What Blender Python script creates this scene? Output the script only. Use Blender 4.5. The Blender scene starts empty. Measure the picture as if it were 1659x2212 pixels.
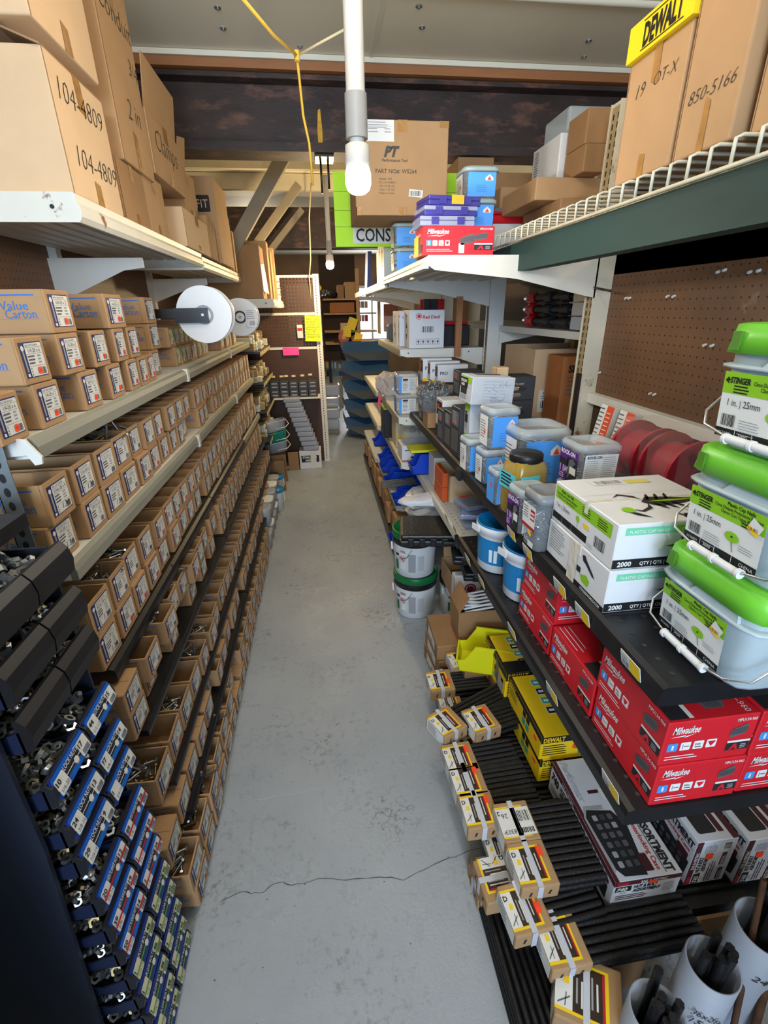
import bpy, bmesh, math, random
from mathutils import Matrix, Vector
random.seed(7)
SC = bpy.context.scene
COL = SC.collection
PI = math.pi
# ---------------------------------------------------------------- camera solve (1659 x 2212 frame)
FPX = 1020.0
def _n(v): return Vector(v).normalized()
CVY = _n((-143, 436, 1020)); CVZ = -_n((40, -2373, 1020)); CVZ = (CVZ - CVY*CVZ.dot(CVY)).normalized()
CVX = CVY.cross(CVZ)
if CVX.x < 0: CVX = -CVX
CAMP = Vector((0, 0, 1.6))
def _ray(px, py):
    c = Vector(((px-829.5)/FPX, -(py-1106.0)/FPX, 1.0))
    return Vector((CVX.dot(c), CVY.dot(c), CVZ.dot(c)))
def PX(px, py, x): d = _ray(px, py); return CAMP + d*(x/d.x)
def PY(px, py, y): d = _ray(px, py); return CAMP + d*(y/d.y)
def PZ(px, py, z): d = _ray(px, py); return CAMP + d*((z-1.6)/d.z)
cam = bpy.data.objects.new('camera', bpy.data.cameras.new('camera')); COL.objects.link(cam)
SC.camera = cam
right = Vector((CVX.x, CVY.x, CVZ.x)); up = Vector((CVX.y, CVY.y, CVZ.y)); fwd = Vector((CVX.z, CVY.z, CVZ.z))
if right.cross(up).dot(fwd) > 0: raise RuntimeError('handedness')
cam.matrix_world = Matrix(((right.x, up.x, -fwd.x, CAMP.x), (right.y, up.y, -fwd.y, CAMP.y), (right.z, up.z, -fwd.z, CAMP.z), (0, 0, 0, 1)))
cam.data.sensor_fit = 'VERTICAL'; cam.data.sensor_height = 36.0; cam.data.lens = FPX/2212*36.0
cam.data.clip_start = 0.02; cam.data.clip_end = 100
# ---------------------------------------------------------------- materials
def lin(h):
    h = h.lstrip('#'); out = []
    for i in (0, 2, 4):
        c = int(h[i:i+2], 16)/255
        out.append(c/12.92 if c <= .04045 else ((c+.055)/1.055)**2.4)
    return out
_M = {}
def mat(name, col='808080', rough=.6, metal=0, noise=0, nscale=20, bump=0, bscale=60, emit=None, estr=0, alpha=1, trans=0, spec=.5, ior=1.45, wear=None, wscale=6, wlo=.62, wsoft=.05, stretch=None, coat=0):
    if name in _M: return _M[name]
    m = bpy.data.materials.new(name); m.use_nodes = True; _M[name] = m
    nt = m.node_tree; N = nt.nodes; L = nt.links; b = N['Principled BSDF']
    c = lin(col)
    b.inputs['Base Color'].default_value = (*c, 1); b.inputs['Roughness'].default_value = rough
    b.inputs['Metallic'].default_value = metal; b.inputs['Specular IOR Level'].default_value = spec; b.inputs['IOR'].default_value = ior
    if coat: b.inputs['Coat Weight'].default_value = coat
    if trans: b.inputs['Transmission Weight'].default_value = trans
    if alpha < 1: b.inputs['Alpha'].default_value = alpha
    if emit: b.inputs['Emission Color'].default_value = (*lin(emit), 1); b.inputs['Emission Strength'].default_value = estr
    tc = None
    def coord():
        nonlocal tc
        if tc is None:
            tc = N.new('ShaderNodeTexCoord')
            if stretch:
                mp = N.new('ShaderNodeMapping'); mp.inputs['Scale'].default_value = stretch; L.new(tc.outputs['Object'], mp.inputs['Vector']); return_out = mp.outputs[0]
                tc = return_out
            else: tc = tc.outputs['Object']
        return tc
    cur = None
    if noise:
        n = N.new('ShaderNodeTexNoise'); n.inputs['Scale'].default_value = nscale; n.inputs['Detail'].default_value = 5; L.new(coord(), n.inputs['Vector'])
        r = N.new('ShaderNodeValToRGB'); r.color_ramp.elements[0].position = .3; r.color_ramp.elements[1].position = .7
        r.color_ramp.elements[0].color = (*[x*(1-noise) for x in c], 1); r.color_ramp.elements[1].color = (*[min(1, x*(1+noise)) for x in c], 1)
        L.new(n.outputs['Fac'], r.inputs['Fac']); cur = r.outputs['Color']
    if wear:
        n2 = N.new('ShaderNodeTexNoise'); n2.inputs['Scale'].default_value = wscale; n2.inputs['Detail'].default_value = 8; n2.inputs['Roughness'].default_value = .65; L.new(coord(), n2.inputs['Vector'])
        r2 = N.new('ShaderNodeValToRGB'); r2.color_ramp.elements[0].position = wlo; r2.color_ramp.elements[1].position = wlo+wsoft
        r2.color_ramp.elements[0].color = (0, 0, 0, 1); r2.color_ramp.elements[1].color = (1, 1, 1, 1); L.new(n2.outputs['Fac'], r2.inputs['Fac'])
        mx = N.new('ShaderNodeMix'); mx.data_type = 'RGBA'; L.new(r2.outputs['Color'], mx.inputs[0])
        if cur: L.new(cur, mx.inputs[6])
        else: mx.inputs[6].default_value = (*c, 1)
        mx.inputs[7].default_value = (*lin(wear), 1); cur = mx.outputs[2]
    if cur: L.new(cur, b.inputs['Base Color'])
    if bump:
        n3 = N.new('ShaderNodeTexNoise'); n3.inputs['Scale'].default_value = bscale; n3.inputs['Detail'].default_value = 4; L.new(coord(), n3.inputs['Vector'])
        bp = N.new('ShaderNodeBump'); bp.inputs['Strength'].default_value = bump; bp.inputs['Distance'].default_value = .01
        L.new(n3.outputs['Fac'], bp.inputs['Height']); L.new(bp.outputs['Normal'], b.inputs['Normal'])
    return m
def pegmat(name, col, pitch=.0254, rad=.0035, axes=('Y', 'Z'), see=False, wear=None):
    m = mat(name, col, rough=.55, noise=.18, nscale=5, wear=wear, wscale=2.2, wlo=.64); nt = m.node_tree; N = nt.nodes; L = nt.links; b = N['Principled BSDF']
    tc = N.new('ShaderNodeTexCoord'); sp = N.new('ShaderNodeSeparateXYZ'); L.new(tc.outputs['Object'], sp.inputs[0])
    def ma(op, a, bb=None):
        n = N.new('ShaderNodeMath'); n.operation = op
        for i, v in enumerate((a, bb)):
            if v is None: continue
            if isinstance(v, (int, float)): n.inputs[i].default_value = v
            else: L.new(v, n.inputs[i])
        return n.outputs[0]
    ds = []
    for a in axes:
        q = ma('SUBTRACT', ma('FRACT', ma('DIVIDE', sp.outputs[a], pitch)), .5); ds.append(ma('MULTIPLY', q, q))
    d = ma('SQRT', ma('ADD', ds[0], ds[1])); h = ma('LESS_THAN', d, rad/pitch)
    if see:
        b2 = ma('SUBTRACT', 1, h); L.new(b2, b.inputs['Alpha'])
    else:
        mx = N.new('ShaderNodeMix'); mx.data_type = 'RGBA'; L.new(h, mx.inputs[0])
        src = b.inputs['Base Color'].links[0].from_socket; L.new(src, mx.inputs[6]); mx.inputs[7].default_value = (.012, .009, .007, 1)
        L.new(mx.outputs[2], b.inputs['Base Color'])
    return m
CARD = mat('cardboard', 'ae8a63', .8, noise=.06, nscale=9, bump=.05, bscale=90)
CARDD = mat('cardboard_brown', '98744f', .8, noise=.08, nscale=7, bump=.05, bscale=90)
CARDP = mat('cardboard_pale', 'cfb08c', .8, noise=.05, nscale=8)
CARDIN = mat('cardboard_inside', '9a7a58', .85, noise=.06)
TAPE = mat('packing_tape', 'a87d48', .18, noise=.15, nscale=30, bump=.35, bscale=40, coat=.3)
CTAPE = mat('clear_tape', 'd9d3c8', .15, bump=.4, bscale=50)
WHT = mat('white_paint', 'd9d8d0', .45, noise=.05, nscale=4)
RUSTW = mat('rusty_white_steel', 'd4d1c5', .45, noise=.06, nscale=5, wear='7a4a2a', wscale=9, wlo=.66)
GALV = mat('galvanised', 'a9b0b4', .35, .85, noise=.15, nscale=30)
RAIL = mat('price_rail', '9a9b90', .38, .2, noise=.06, nscale=5, stretch=(1, .2, 1))
BLKS = mat('black_steel', '1b1b1e', .35, noise=.25, nscale=12, wear='3a3836', wscale=20, wlo=.7)
BLKP = mat('black_plastic', '19191b', .42, bump=.1, bscale=200)
NAVY = mat('navy_plastic', '1c2230', .45, noise=.2, nscale=6)
BLK = mat('ink_black', '141416', .6)
INK = mat('ink_grey', '5c5f66', .7)
INKL = mat('ink_light', '9a9ca2', .7)
PEN = mat('marker_ink', '2a2624', .7)
NAV = mat('ink_navy', '232a66', .55)
BLU = mat('ink_blue', '2f6fc0', .55)
PAPER = mat('label_paper', 'dcdedd', .5)
WBOX = mat('white_box', 'd8dade', .5, noise=.02, nscale=12)
ORG = mat('price_orange', 'ff4a1e', .55)
YEL = mat('price_yellow', 'f2cc1a', .5)
MAR = mat('ink_maroon', '7c1f4a', .55)
GRN = mat('ink_green', '86bf1f', .55)
ZINC = mat('zinc', '9a9fa4', .3, .85)
ZINCY = mat('zinc_yellow', '847c5c', .38, .85)
PEGB = pegmat('pegboard_brown', '6e4f36', .0254, .0027, ('Y', 'Z'), wear='8f7a62')
PEGD = pegmat('pegboard_dark', '4a2f1e', .0254, .003, ('X', 'Z'))
PEGS = pegmat('pegboard_open', '4a2f1e', .034, .0065, ('X', 'Z'), see=True)
# ---------------------------------------------------------------- mesh building
_TXT = {}
def text_mesh(s, shear=0., bold=0.):
    k = (s, shear, bold)
    if k in _TXT: return _TXT[k]
    cu = bpy.data.curves.new('t', 'FONT'); cu.body = s; cu.size = 1; cu.resolution_u = 2; cu.shear = shear; cu.offset = bold
    cu.fill_mode = 'FRONT'
    o = bpy.data.objects.new('t', cu); COL.objects.link(o)
    dg = bpy.context.evaluated_depsgraph_get()
    me = bpy.data.meshes.new_from_object(o.evaluated_get(dg))
    vs = [v.co.copy() for v in me.vertices]; fs = [tuple(p.vertices) for p in me.polygons]
    bpy.data.objects.remove(o); bpy.data.curves.remove(cu); bpy.data.meshes.remove(me)
    if vs:
        x0 = min(v.x for v in vs); x1 = max(v.x for v in vs); y0 = min(v.y for v in vs); y1 = max(v.y for v in vs)
    else: x0 = y0 = 0; x1 = y1 = 1
    _TXT[k] = (vs, fs, x0, x1, y0, y1); return _TXT[k]
_CB = {}
class B:
    def __init__(s, M=None): s.v = []; s.f = []; s.m = []; s.mats = []; s.M = M or Matrix(); s.sm = []
    def mi(s, m):
        if m not in s.mats: s.mats.append(m)
        return s.mats.index(m)
    def add(s, vs, fs, m, sm=False):
        o = len(s.v); s.v += [s.M @ Vector(v) for v in vs]; k = s.mi(m)
        for f in fs: s.f.append([i+o for i in f]); s.m.append(k); s.sm.append(sm)
        return s
    def box(s, x0, x1, y0, y1, z0, z1, m, skip=''):
        v = [(x0, y0, z0), (x1, y0, z0), (x1, y1, z0), (x0, y1, z0), (x0, y0, z1), (x1, y0, z1), (x1, y1, z1), (x0, y1, z1)]
        F = {'b': (0, 3, 2, 1), 't': (4, 5, 6, 7), 'n': (0, 1, 5, 4), 'r': (1, 2, 6, 5), 'f': (2, 3, 7, 6), 'l': (3, 0, 4, 7)}
        return s.add(v, [F[k] for k in F if k not in skip], m)
    def cbox(s, x0, x1, y0, y1, z0, z1, m, c=.004, seg=2):
        dx, dy, dz = x1-x0, y1-y0, z1-z0; c = min(c, .45*min(dx, dy, dz)); k = (round(dx, 4), round(dy, 4), round(dz, 4), round(c, 5), seg)
        if k not in _CB:
            bm = bmesh.new(); bmesh.ops.create_cube(bm, size=1); bmesh.ops.scale(bm, vec=(dx, dy, dz), verts=bm.verts)
            bmesh.ops.bevel(bm, geom=list(bm.edges), offset=c, segments=seg, affect='EDGES', profile=.5)
            bm.verts.index_update(); _CB[k] = ([v.co.copy() for v in bm.verts], [[v.index for v in f.verts] for f in bm.faces]); bm.free()
        vs, fs = _CB[k]; o = Vector(((x0+x1)/2, (y0+y1)/2, (z0+z1)/2))
        return s.add([v+o for v in vs], fs, m)
    def quad(s, a, b, c, d, m): return s.add([a, b, c, d], [(0, 1, 2, 3)], m)
    def poly(s, pts, m): return s.add(pts, [tuple(range(len(pts)))], m)
    def sheet(s, a, b, c, d, t, m):
        a, b, c, d = map(Vector, (a, b, c, d)); n = (b-a).cross(d-a).normalized()*t
        v = [a, b, c, d, a-n, b-n, c-n, d-n]
        return s.add(v, [(0, 1, 2, 3), (7, 6, 5, 4), (0, 4, 5, 1), (1, 5, 6, 2), (2, 6, 7, 3), (3, 7, 4, 0)], m)
    def cyl(s, p0, p1, r0, m, r1=None, n=16, caps=True, sm=True):
        p0 = Vector(p0); p1 = Vector(p1); r1 = r0 if r1 is None else r1; d = (p1-p0).normalized()
        a = d.orthogonal().normalized(); b = d.cross(a); v = []
        for p, r in ((p0, r0), (p1, r1)):
            for i in range(n): t = 2*PI*i/n; v.append(p+(a*math.cos(t)+b*math.sin(t))*r)
        s.add(v, [(i, (i+1) % n, n+(i+1) % n, n+i) for i in range(n)], m, sm)
        if caps:
            s.add(v[:n], [tuple(range(n-1, -1, -1))], m); s.add(v[n:], [tuple(range(n))], m)
        return s
    def tube(s, pts, r, m, n=8, close=False):
        pts = [Vector(p) for p in pts]; a = None; v = []; k = len(pts)
        for i, p in enumerate(pts):
            q = pts[(i+1) % k] if (i < k-1 or close) else p; o = pts[i-1] if (i > 0 or close) else p
            d = (q-o).normalized()
            a = d.orthogonal().normalized() if a is None else (a-d*a.dot(d)).normalized(); b = d.cross(a)
            for j in range(n): t = 2*PI*j/n; v.append(p+(a*math.cos(t)+b*math.sin(t))*r)
        fs = []
        for i in range(k if close else k-1):
            for j in range(n): i2 = (i+1) % k; fs.append((i*n+j, i*n+(j+1) % n, i2*n+(j+1) % n, i2*n+j))
        if not close: fs += [tuple(range(n-1, -1, -1)), tuple((k-1)*n+j for j in range(n))]
        return s.add(v, fs, m, True)
    def lathe(s, prof, c, m, n=24, sq=0, ang=None):
        # sq > 0: rounded-square section; prof = [(r, z)]
        c = Vector(c); v = []; k = len(prof)
        for r, z in prof:
            for i in range(n):
                t = 2*PI*i/n+(PI/4/ n if sq else 0); cx, cy = math.cos(t), math.sin(t)
                if sq:
                    e = 1/((abs(cx)**sq+abs(cy)**sq)**(1/sq)); cx *= e; cy *= e
                v.append(c+Vector((cx*r, cy*r, z)))
        fs = [(i*n+j, i*n+(j+1) % n, (i+1)*n+(j+1) % n, (i+1)*n+j) for i in range(k-1) for j in range(n)]
        s.add(v, fs, m, True)
        return s
    def disc(s, c, r, m, n=24, nrm=(0, 0, 1)):
        c = Vector(c); d = Vector(nrm).normalized(); a = d.orthogonal().normalized(); b = d.cross(a)
        return s.add([c+(a*math.cos(2*PI*i/n)+b*math.sin(2*PI*i/n))*r for i in range(n)], [tuple(range(n))], m)
    def prism(s, pts, w, m):
        # pts: planar outline of 3D points, extruded by vector w
        p = [Vector(q) for q in pts]; w = Vector(w); k = len(p); v = p+[q+w for q in p]
        return s.add(v, [tuple(range(k-1, -1, -1)), tuple(range(k, 2*k))]+[(i, (i+1) % k, k+(i+1) % k, k+i) for i in range(k)], m)
    def build(s, name, parent=None, loc=None):
        me = bpy.data.meshes.new(name); me.from_pydata([tuple(v) for v in s.v], [], s.f)
        for m in s.mats: me.materials.append(m)
        me.polygons.foreach_set('material_index', s.m); me.polygons.foreach_set('use_smooth', s.sm); me.update()
        o = bpy.data.objects.new(name, me); COL.objects.link(o)
        if parent: o.parent = parent
        if loc: o.location = loc
        return o
class F:
    """a printed face: x to the right (u), y up (v), seen from outside"""
    def __init__(s, b, o, u, v): s.b = b; s.o = Vector(o); s.u = Vector(u).normalized(); s.v = Vector(v).normalized(); s.n = s.u.cross(s.v)
    def p(s, x, y, l=1): return s.o+s.u*x+s.v*y+s.n*(l*.0005)
    def r(s, x, y, w, h, m, l=1): s.b.quad(s.p(x, y, l), s.p(x+w, y, l), s.p(x+w, y+h, l), s.p(x, y+h, l), m); return s
    def pg(s, pts, m, l=1): s.b.poly([s.p(x, y, l) for x, y in pts], m); return s
    def rr(s, x, y, w, h, m, c=.004, l=1):
        c = min(c, w*.4, h*.4); k = .3*c
        return s.pg([(x+c, y), (x+w-c, y), (x+w-k, y+k), (x+w, y+c), (x+w, y+h-c), (x+w-k, y+h-k), (x+w-c, y+h), (x+c, y+h), (x+k, y+h-k), (x, y+h-c), (x, y+c), (x+k, y+k)], m, l)
    def circ(s, x, y, r, m, l=1, n=16): return s.pg([(x+r*math.cos(2*PI*i/n), y+r*math.sin(2*PI*i/n)) for i in range(n)], m, l)
    def t(s, txt, x, y, h, m, l=2, al='l', maxw=None, shear=0, bold=.0):
        vs, fs, x0, x1, y0, y1 = text_mesh(txt, shear, bold); k = h/.73; w = (x1-x0)*k; kx = k
        if maxw and w > maxw: kx = k*maxw/w; w = maxw
        ox = x-(w/2 if al == 'c' else w if al == 'r' else 0)
        s.b.add([s.p(ox+(q.x-x0)*kx, y+q.y*k, l) for q in vs], fs, m); return s
    def bars(s, x, y, w, h, m=None, l=2, n=11, seed=1):
        rr = random.Random(seed); q = w/(n*2)
        for i in range(n): s.r(x+i*2*q, y, q*rr.choice((.6, 1, 1.4)), h, m or BLK, l)
        return s
    def lines(s, x, y, w, n, dy, h, m=None, l=2, seed=3):
        rr = random.Random(seed)
        for i in range(n): s.r(x, y-i*dy, w*rr.uniform(.7, 1), h, m or INK, l)
        return s
def tag(o, label, cat=None, group=None, kind=None):
    o['label'] = label
    if cat: o['category'] = cat
    if group: o['group'] = group
    if kind: o['kind'] = kind
    return o
def T(name, label, cat, loc=(0, 0, 0), rz=0, group=None):
    o = bpy.data.objects.new(name, None); COL.objects.link(o); o.empty_display_size = .05
    o.location = loc; o.rotation_euler = (0, 0, rz); return tag(o, label, cat, group)
def dup(root, loc=None, rz=None, label=None, group=None, scale=None):
    def cp(o, par):
        c = o.copy(); COL.objects.link(c)
        if par: c.parent = par
        for ch in KIDS.get(o.name, []) or [x for x in o.children]: cp(ch, c)
        return c
    r = cp(root, None)
    if loc is not None: r.location = loc
    if rz is not None: r.rotation_euler = (0, 0, rz)
    if scale is not None: r.scale = scale
    if label: r['label'] = label
    if group: r['group'] = group
    return r
KIDS = {}
def struct(b, name, kind='structure'):
    o = b.build(name); o['kind'] = kind; return o
ORD = 'first second third fourth fifth sixth seventh eighth ninth tenth eleventh twelfth thirteenth fourteenth fifteenth sixteenth seventeenth eighteenth nineteenth twentieth'.split()
def ordn(i):
    if i < 20: return ORD[i]
    t = ('twenty', 'thirty', 'forty')[(i+1)//10-2]; u = (i+1) % 10
    return {'twenty': 'twentieth', 'thirty': 'thirtieth', 'forty': 'fortieth'}[t] if u == 0 else t+'-'+ORD[u-1]
# ================================================================ the room
def floor_material():
    m = bpy.data.materials.new('painted_concrete'); m.use_nodes = True; nt = m.node_tree; N = nt.nodes; L = nt.links; b = N['Principled BSDF']
    tc = N.new('ShaderNodeTexCoord')
    def noise(sc, det=6, ro=.6, vec=None):
        n = N.new('ShaderNodeTexNoise'); n.inputs['Scale'].default_value = sc; n.inputs['Detail'].default_value = det; n.inputs['Roughness'].default_value = ro
        L.new(vec or tc.outputs['Object'], n.inputs['Vector']); return n
    def ramp(src, stops):
        r = N.new('ShaderNodeValToRGB'); e = r.color_ramp.elements
        while len(e) < len(stops): e.new(.5)
        for k, (p, c) in zip(e, stops): k.position = p; k.color = (*c, 1)
        L.new(src, r.inputs['Fac']); return r
    def mix(f, a, bb):
        x = N.new('ShaderNodeMix'); x.data_type = 'RGBA'
        if hasattr(f, 'links') or not isinstance(f, float): L.new(f, x.inputs[0])
        else: x.inputs[0].default_value = f
        for i, v in ((6, a), (7, bb)):
            if isinstance(v, tuple): x.inputs[i].default_value = (*v, 1)
            else: L.new(v, x.inputs[i])
        return x.outputs[2]
    base = ramp(noise(1.6).outputs['Fac'], [(.3, (.29, .335, .39)), (.7, (.38, .425, .48))]).outputs['Color']
    fine = ramp(noise(38, 8, .7).outputs['Fac'], [(.52, (0, 0, 0)), (.66, (1, 1, 1))]).outputs['Color']
    mask = ramp(noise(2.6, 4).outputs['Fac'], [(.45, (0, 0, 0)), (.62, (.85, .85, .85))]).outputs['Color']
    mm = N.new('ShaderNodeMath'); mm.operation = 'MULTIPLY'; L.new(fine, mm.inputs[0]); L.new(mask, mm.inputs[1])
    c1 = mix(mm.outputs[0], base, (.15, .145, .135))
    specks = ramp(noise(75, 2, .5).outputs['Fac'], [(.735, (0, 0, 0)), (.75, (1, 1, 1))]).outputs['Color']
    c2 = mix(specks, c1, (.12, .12, .12))
    # cracks: zero line of a warped noise
    wv = noise(1.1, 6, .7); av = N.new('ShaderNodeMath'); av.operation = 'SUBTRACT'; L.new(wv.outputs['Fac'], av.inputs[0]); av.inputs[1].default_value = .5
    ab = N.new('ShaderNodeMath'); ab.operation = 'ABSOLUTE'; L.new(av.outputs[0], ab.inputs[0])
    ck = ramp(ab.outputs[0], [(.0, (1, 1, 1)), (.0014, (0, 0, 0))]).outputs['Color']
    ckm = ramp(noise(1.3, 2).outputs['Fac'], [(.54, (0, 0, 0)), (.6, (.75, .75, .75))]).outputs['Color']
    mk = N.new('ShaderNodeMath'); mk.operation = 'MULTIPLY'; L.new(ck, mk.inputs[0]); L.new(ckm, mk.inputs[1])
    c3 = mix(mk.outputs[0], c2, (.1, .1, .1)); L.new(c3, b.inputs['Base Color'])
    rg = ramp(noise(5, 7, .7).outputs['Fac'], [(.35, (.22, .22, .22)), (.65, (.48, .48, .48))]); L.new(rg.outputs['Color'], b.inputs['Roughness'])
    bp = N.new('ShaderNodeBump'); bp.inputs['Strength'].default_value = .45; bp.inputs['Distance'].default_value = .004
    L.new(noise(90, 6, .7).outputs['Fac'], bp.inputs['Height']); L.new(bp.outputs['Normal'], b.inputs['Normal'])
    return m
struct(B().box(-3.2, 3.6, -3, 13, -.06, 0, floor_material()), 'floor')
CRK = mat('crack_dark', '3f4246', .8); SCF = mat('scuff_pale', 'b9bec4', .6)
def ribbon(pts, w, m, z=.0008):
    p = [PZ(x, y, 0) for x, y in pts]; b = B(); r = random.Random(4); v = []
    q = []
    for a, c in zip(p, p[1:]):
        for k in range(4): q.append(a.lerp(c, k/4)+Vector((r.uniform(-.003, .003), r.uniform(-.004, .004), 0)))
    q.append(p[-1])
    for i, a in enumerate(q):
        d = (q[min(i+1, len(q)-1)]-q[max(i-1, 0)]).normalized(); n = Vector((-d.y, d.x, 0))*w*r.uniform(.4, 1); v += [a+n+Vector((0, 0, z)), a-n+Vector((0, 0, z))]
    b.add(v, [(2*i, 2*i+1, 2*i+3, 2*i+2) for i in range(len(q)-1)], m); return b
struct(ribbon([(481, 1942), (530, 1925), (560, 1932), (600, 1905), (640, 1912), (700, 1897), (760, 1900), (820, 1893), (870, 1900), (930, 1872), (985, 1850), (1040, 1832)], .0012, CRK), 'floor_crack')
struct(ribbon([(553, 1727), (620, 1716), (690, 1704)], .001, SCF), 'floor_scuff'); struct(ribbon([(600, 1090), (690, 1080), (770, 1068)], .004, SCF), 'floor_scuff')
PANEL = mat('ceiling_panel', 'e4dfcc', .65, noise=.06, nscale=1.5, wear='b8a37c', wscale=1.3, wlo=.68)
PANW = mat('ceiling_strip', 'dcd8c8', .5)
CZ = 2.74
struct(B().box(-3.2, 3.6, -3, 13, CZ, CZ+.06, PANEL), 'ceiling')
b = B()
for y in (-.6, .9, 2.45): b.cyl((-3.1, y, CZ), (3.5, y, CZ), .016, PANW, n=8)
b.box(.33, .35, 2.0, 3.1, CZ-.006, CZ, PANW); b.box(-.55, -.53, .0, 2.45, CZ-.006, CZ, PANW)
struct(b, 'trim_ceiling')
for i, (px, py) in enumerate([(482, 60), (470, 15), (505, 147), (912, 58), (870, 168), (1272, 87), (1262, 122), (1184, 193), (905, 12), (648, 100)]):
    p = PZ(px, py, CZ); o = B().cyl((0, 0, -.004), (0, 0, 0), .014, GALV, n=14).cyl((0, 0, -.009), (0, 0, -.004), .005, GALV, n=6).build('ceiling_screw', loc=p)
    tag(o, 'small round washer screw head on the pale ceiling panel', 'screw', 'ceiling panel screws')
OUTW = mat('wall_panel', '8c8474', .8, noise=.1, nscale=2)
struct(B().box(-3.3, -3.2, -3, 13, 0, 2.8, OUTW), 'wall_left')
struct(B().box(3.6, 3.7, -3, 13, 0, 2.8, OUTW), 'wall_right')
# far wall with a bright window
FY = 12.0; wx0, wx1, wz0, wz1 = .78, 1.75, .95, 2.05
WF = mat('far_wall_wood', '7a5f45', .7, noise=.2, nscale=3)
struct(B().box(-3.2, wx0, FY, FY+.1, 0, 2.8, WF).box(wx1, 3.6, FY, FY+.1, 0, 2.8, WF).box(wx0, wx1, FY, FY+.1, 0, wz0, WF).box(wx0, wx1, FY, FY+.1, wz1, 2.8, WF), 'wall_far')
w = struct(B().box(wx0-.05, wx0, FY-.03, FY+.1, wz0-.05, wz1+.05, WHT).box(wx1, wx1+.05, FY-.03, FY+.1, wz0-.05, wz1+.05, WHT).box(wx0, wx1, FY-.03, FY+.1, wz1, wz1+.05, WHT).box(wx0, wx1, FY-.03, FY+.1, wz0-.05, wz0, WHT).box((wx0+wx1)/2-.02, (wx0+wx1)/2+.02, FY-.01, FY+.06, wz0, wz1, WHT), 'window_1')
B().box(wx0, wx1, FY+.03, FY+.035, wz0, wz1, mat('window_glass', 'ffffff', .02, trans=1, ior=1.01, spec=.2)).build('window_pane', w)
# rear wall behind the camera, with the wide shop doorway that lets the daylight in
struct(B().box(-3.2, -1.1, -3.1, -3, 0, 2.8, OUTW).box(1.9, 3.6, -3.1, -3, 0, 2.8, OUTW).box(-1.1, 1.9, -3.1, -3, 2.45, 2.8, OUTW), 'wall_rear')
# dark rusty steel beam and the smaller far beams
STEEL = mat('rusty_beam', '382d2b', .65, noise=.3, nscale=9, wear='6b4c40', wscale=8, wlo=.52, wsoft=.14, stretch=(.55, 1, 1.5), bump=.2)
WOODO = mat('orange_wood', '9a673f', .6, noise=.2, nscale=3, stretch=(.3, 4, 4))
YW = mat('yellow_paint', 'd0a022', .6, noise=.2, nscale=40)
BY = 3.12
t = T('roof_beam', 'rusty dark steel beam across the aisle under the pale ceiling', 'beam', (0, BY, 0)); t['kind'] = 'structure'
B().box(-2.8, 3.2, -.012, .012, 2.40, 2.66, STEEL).box(-2.8, 3.2, -.09, .09, 2.36, 2.40, STEEL).box(-2.8, 3.2, -.09, .09, 2.655, 2.675, STEEL).build('beam_body', t)
B().box(-2.8, 3.2, -.12, .1, 2.68, 2.715, WOODO).build('wooden_packer', t)
B().box(-2.8, 3.2, -.13, .1, 2.717, 2.738, PANW).build('edge_strip', t)
p0 = PY(688, 235, BY-.013); p1 = PY(687, 330, BY-.013)
f = F(B(), (p0.x-.012, -.0125, p1.z), (1, 0, 0), (0, 0, 1)); f.pg([(.002, 0), (.022, 0), (.026, .1), (.02, (p0.z-p1.z)), (.008, (p0.z-p1.z)*.98), (0, .1)], YW); f.b.build('yellow_mark', t)
p = PY(700, 335, BY); B().tube([(p.x-.02, .03, 2.37), (p.x-.02, .03, 2.2)], .006, BLKS).tube([(p.x+.02, .03, 2.37), (p.x+.02, .03, 2.22)], .006, BLKS).box(p.x-.05, p.x+.05, -.06, .08, 2.348, 2.358, BLKS).build('hanger_rods', t)
JOI = mat('grey_timber', '8d8370', .7, noise=.12, nscale=5); PUR = mat('pale_purlin', 'c4bda8', .6, noise=.06, nscale=5)
for i, (y, z) in enumerate(((3.75, 2.66), (4.5, 2.66), (5.2, 2.66))):
    o = B().box(-2.8, 3.2, y-.03, y+.03, z-.05, z+.075, PUR).build('ceiling_joist'); o['kind'] = 'structure'
o = B().box(-2.8, 3.2, 5.9, 6.1, 2.22, 2.6, STEEL).build('roof_beam'); o['kind'] = 'structure'
o = B().box(-2.8, 3.2, 7.5, 7.6, 2.42, 2.7, WOODO).build('wooden_fascia'); o['kind'] = 'structure'
for i, (a, c, y) in enumerate((((603, 352), (516, 512), 4.0), ((622, 430), (558, 520), 4.9), ((632, 478), (588, 535), 5.6))):
    q0 = PY(*a, y); q1 = PY(*c, y); d = (q1-q0).normalized(); q0 = q0-d*.15; q1 = q1+d*.25; n = Vector((d.z, 0, -d.x))*(.045, .033, .028)[i]; e = Vector((0, .06, 0))
    o = B().prism([q0+n, q1+n, q1-n, q0-n], e, JOI).build('roof_brace')
    tag(o, ('grey timber brace slanting down just behind the rusty beam', 'second slanted grey roof brace, middle one of the three', 'smallest slanted grey roof brace, farthest from the rusty beam')[i], 'brace', 'slanted roof braces')
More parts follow.
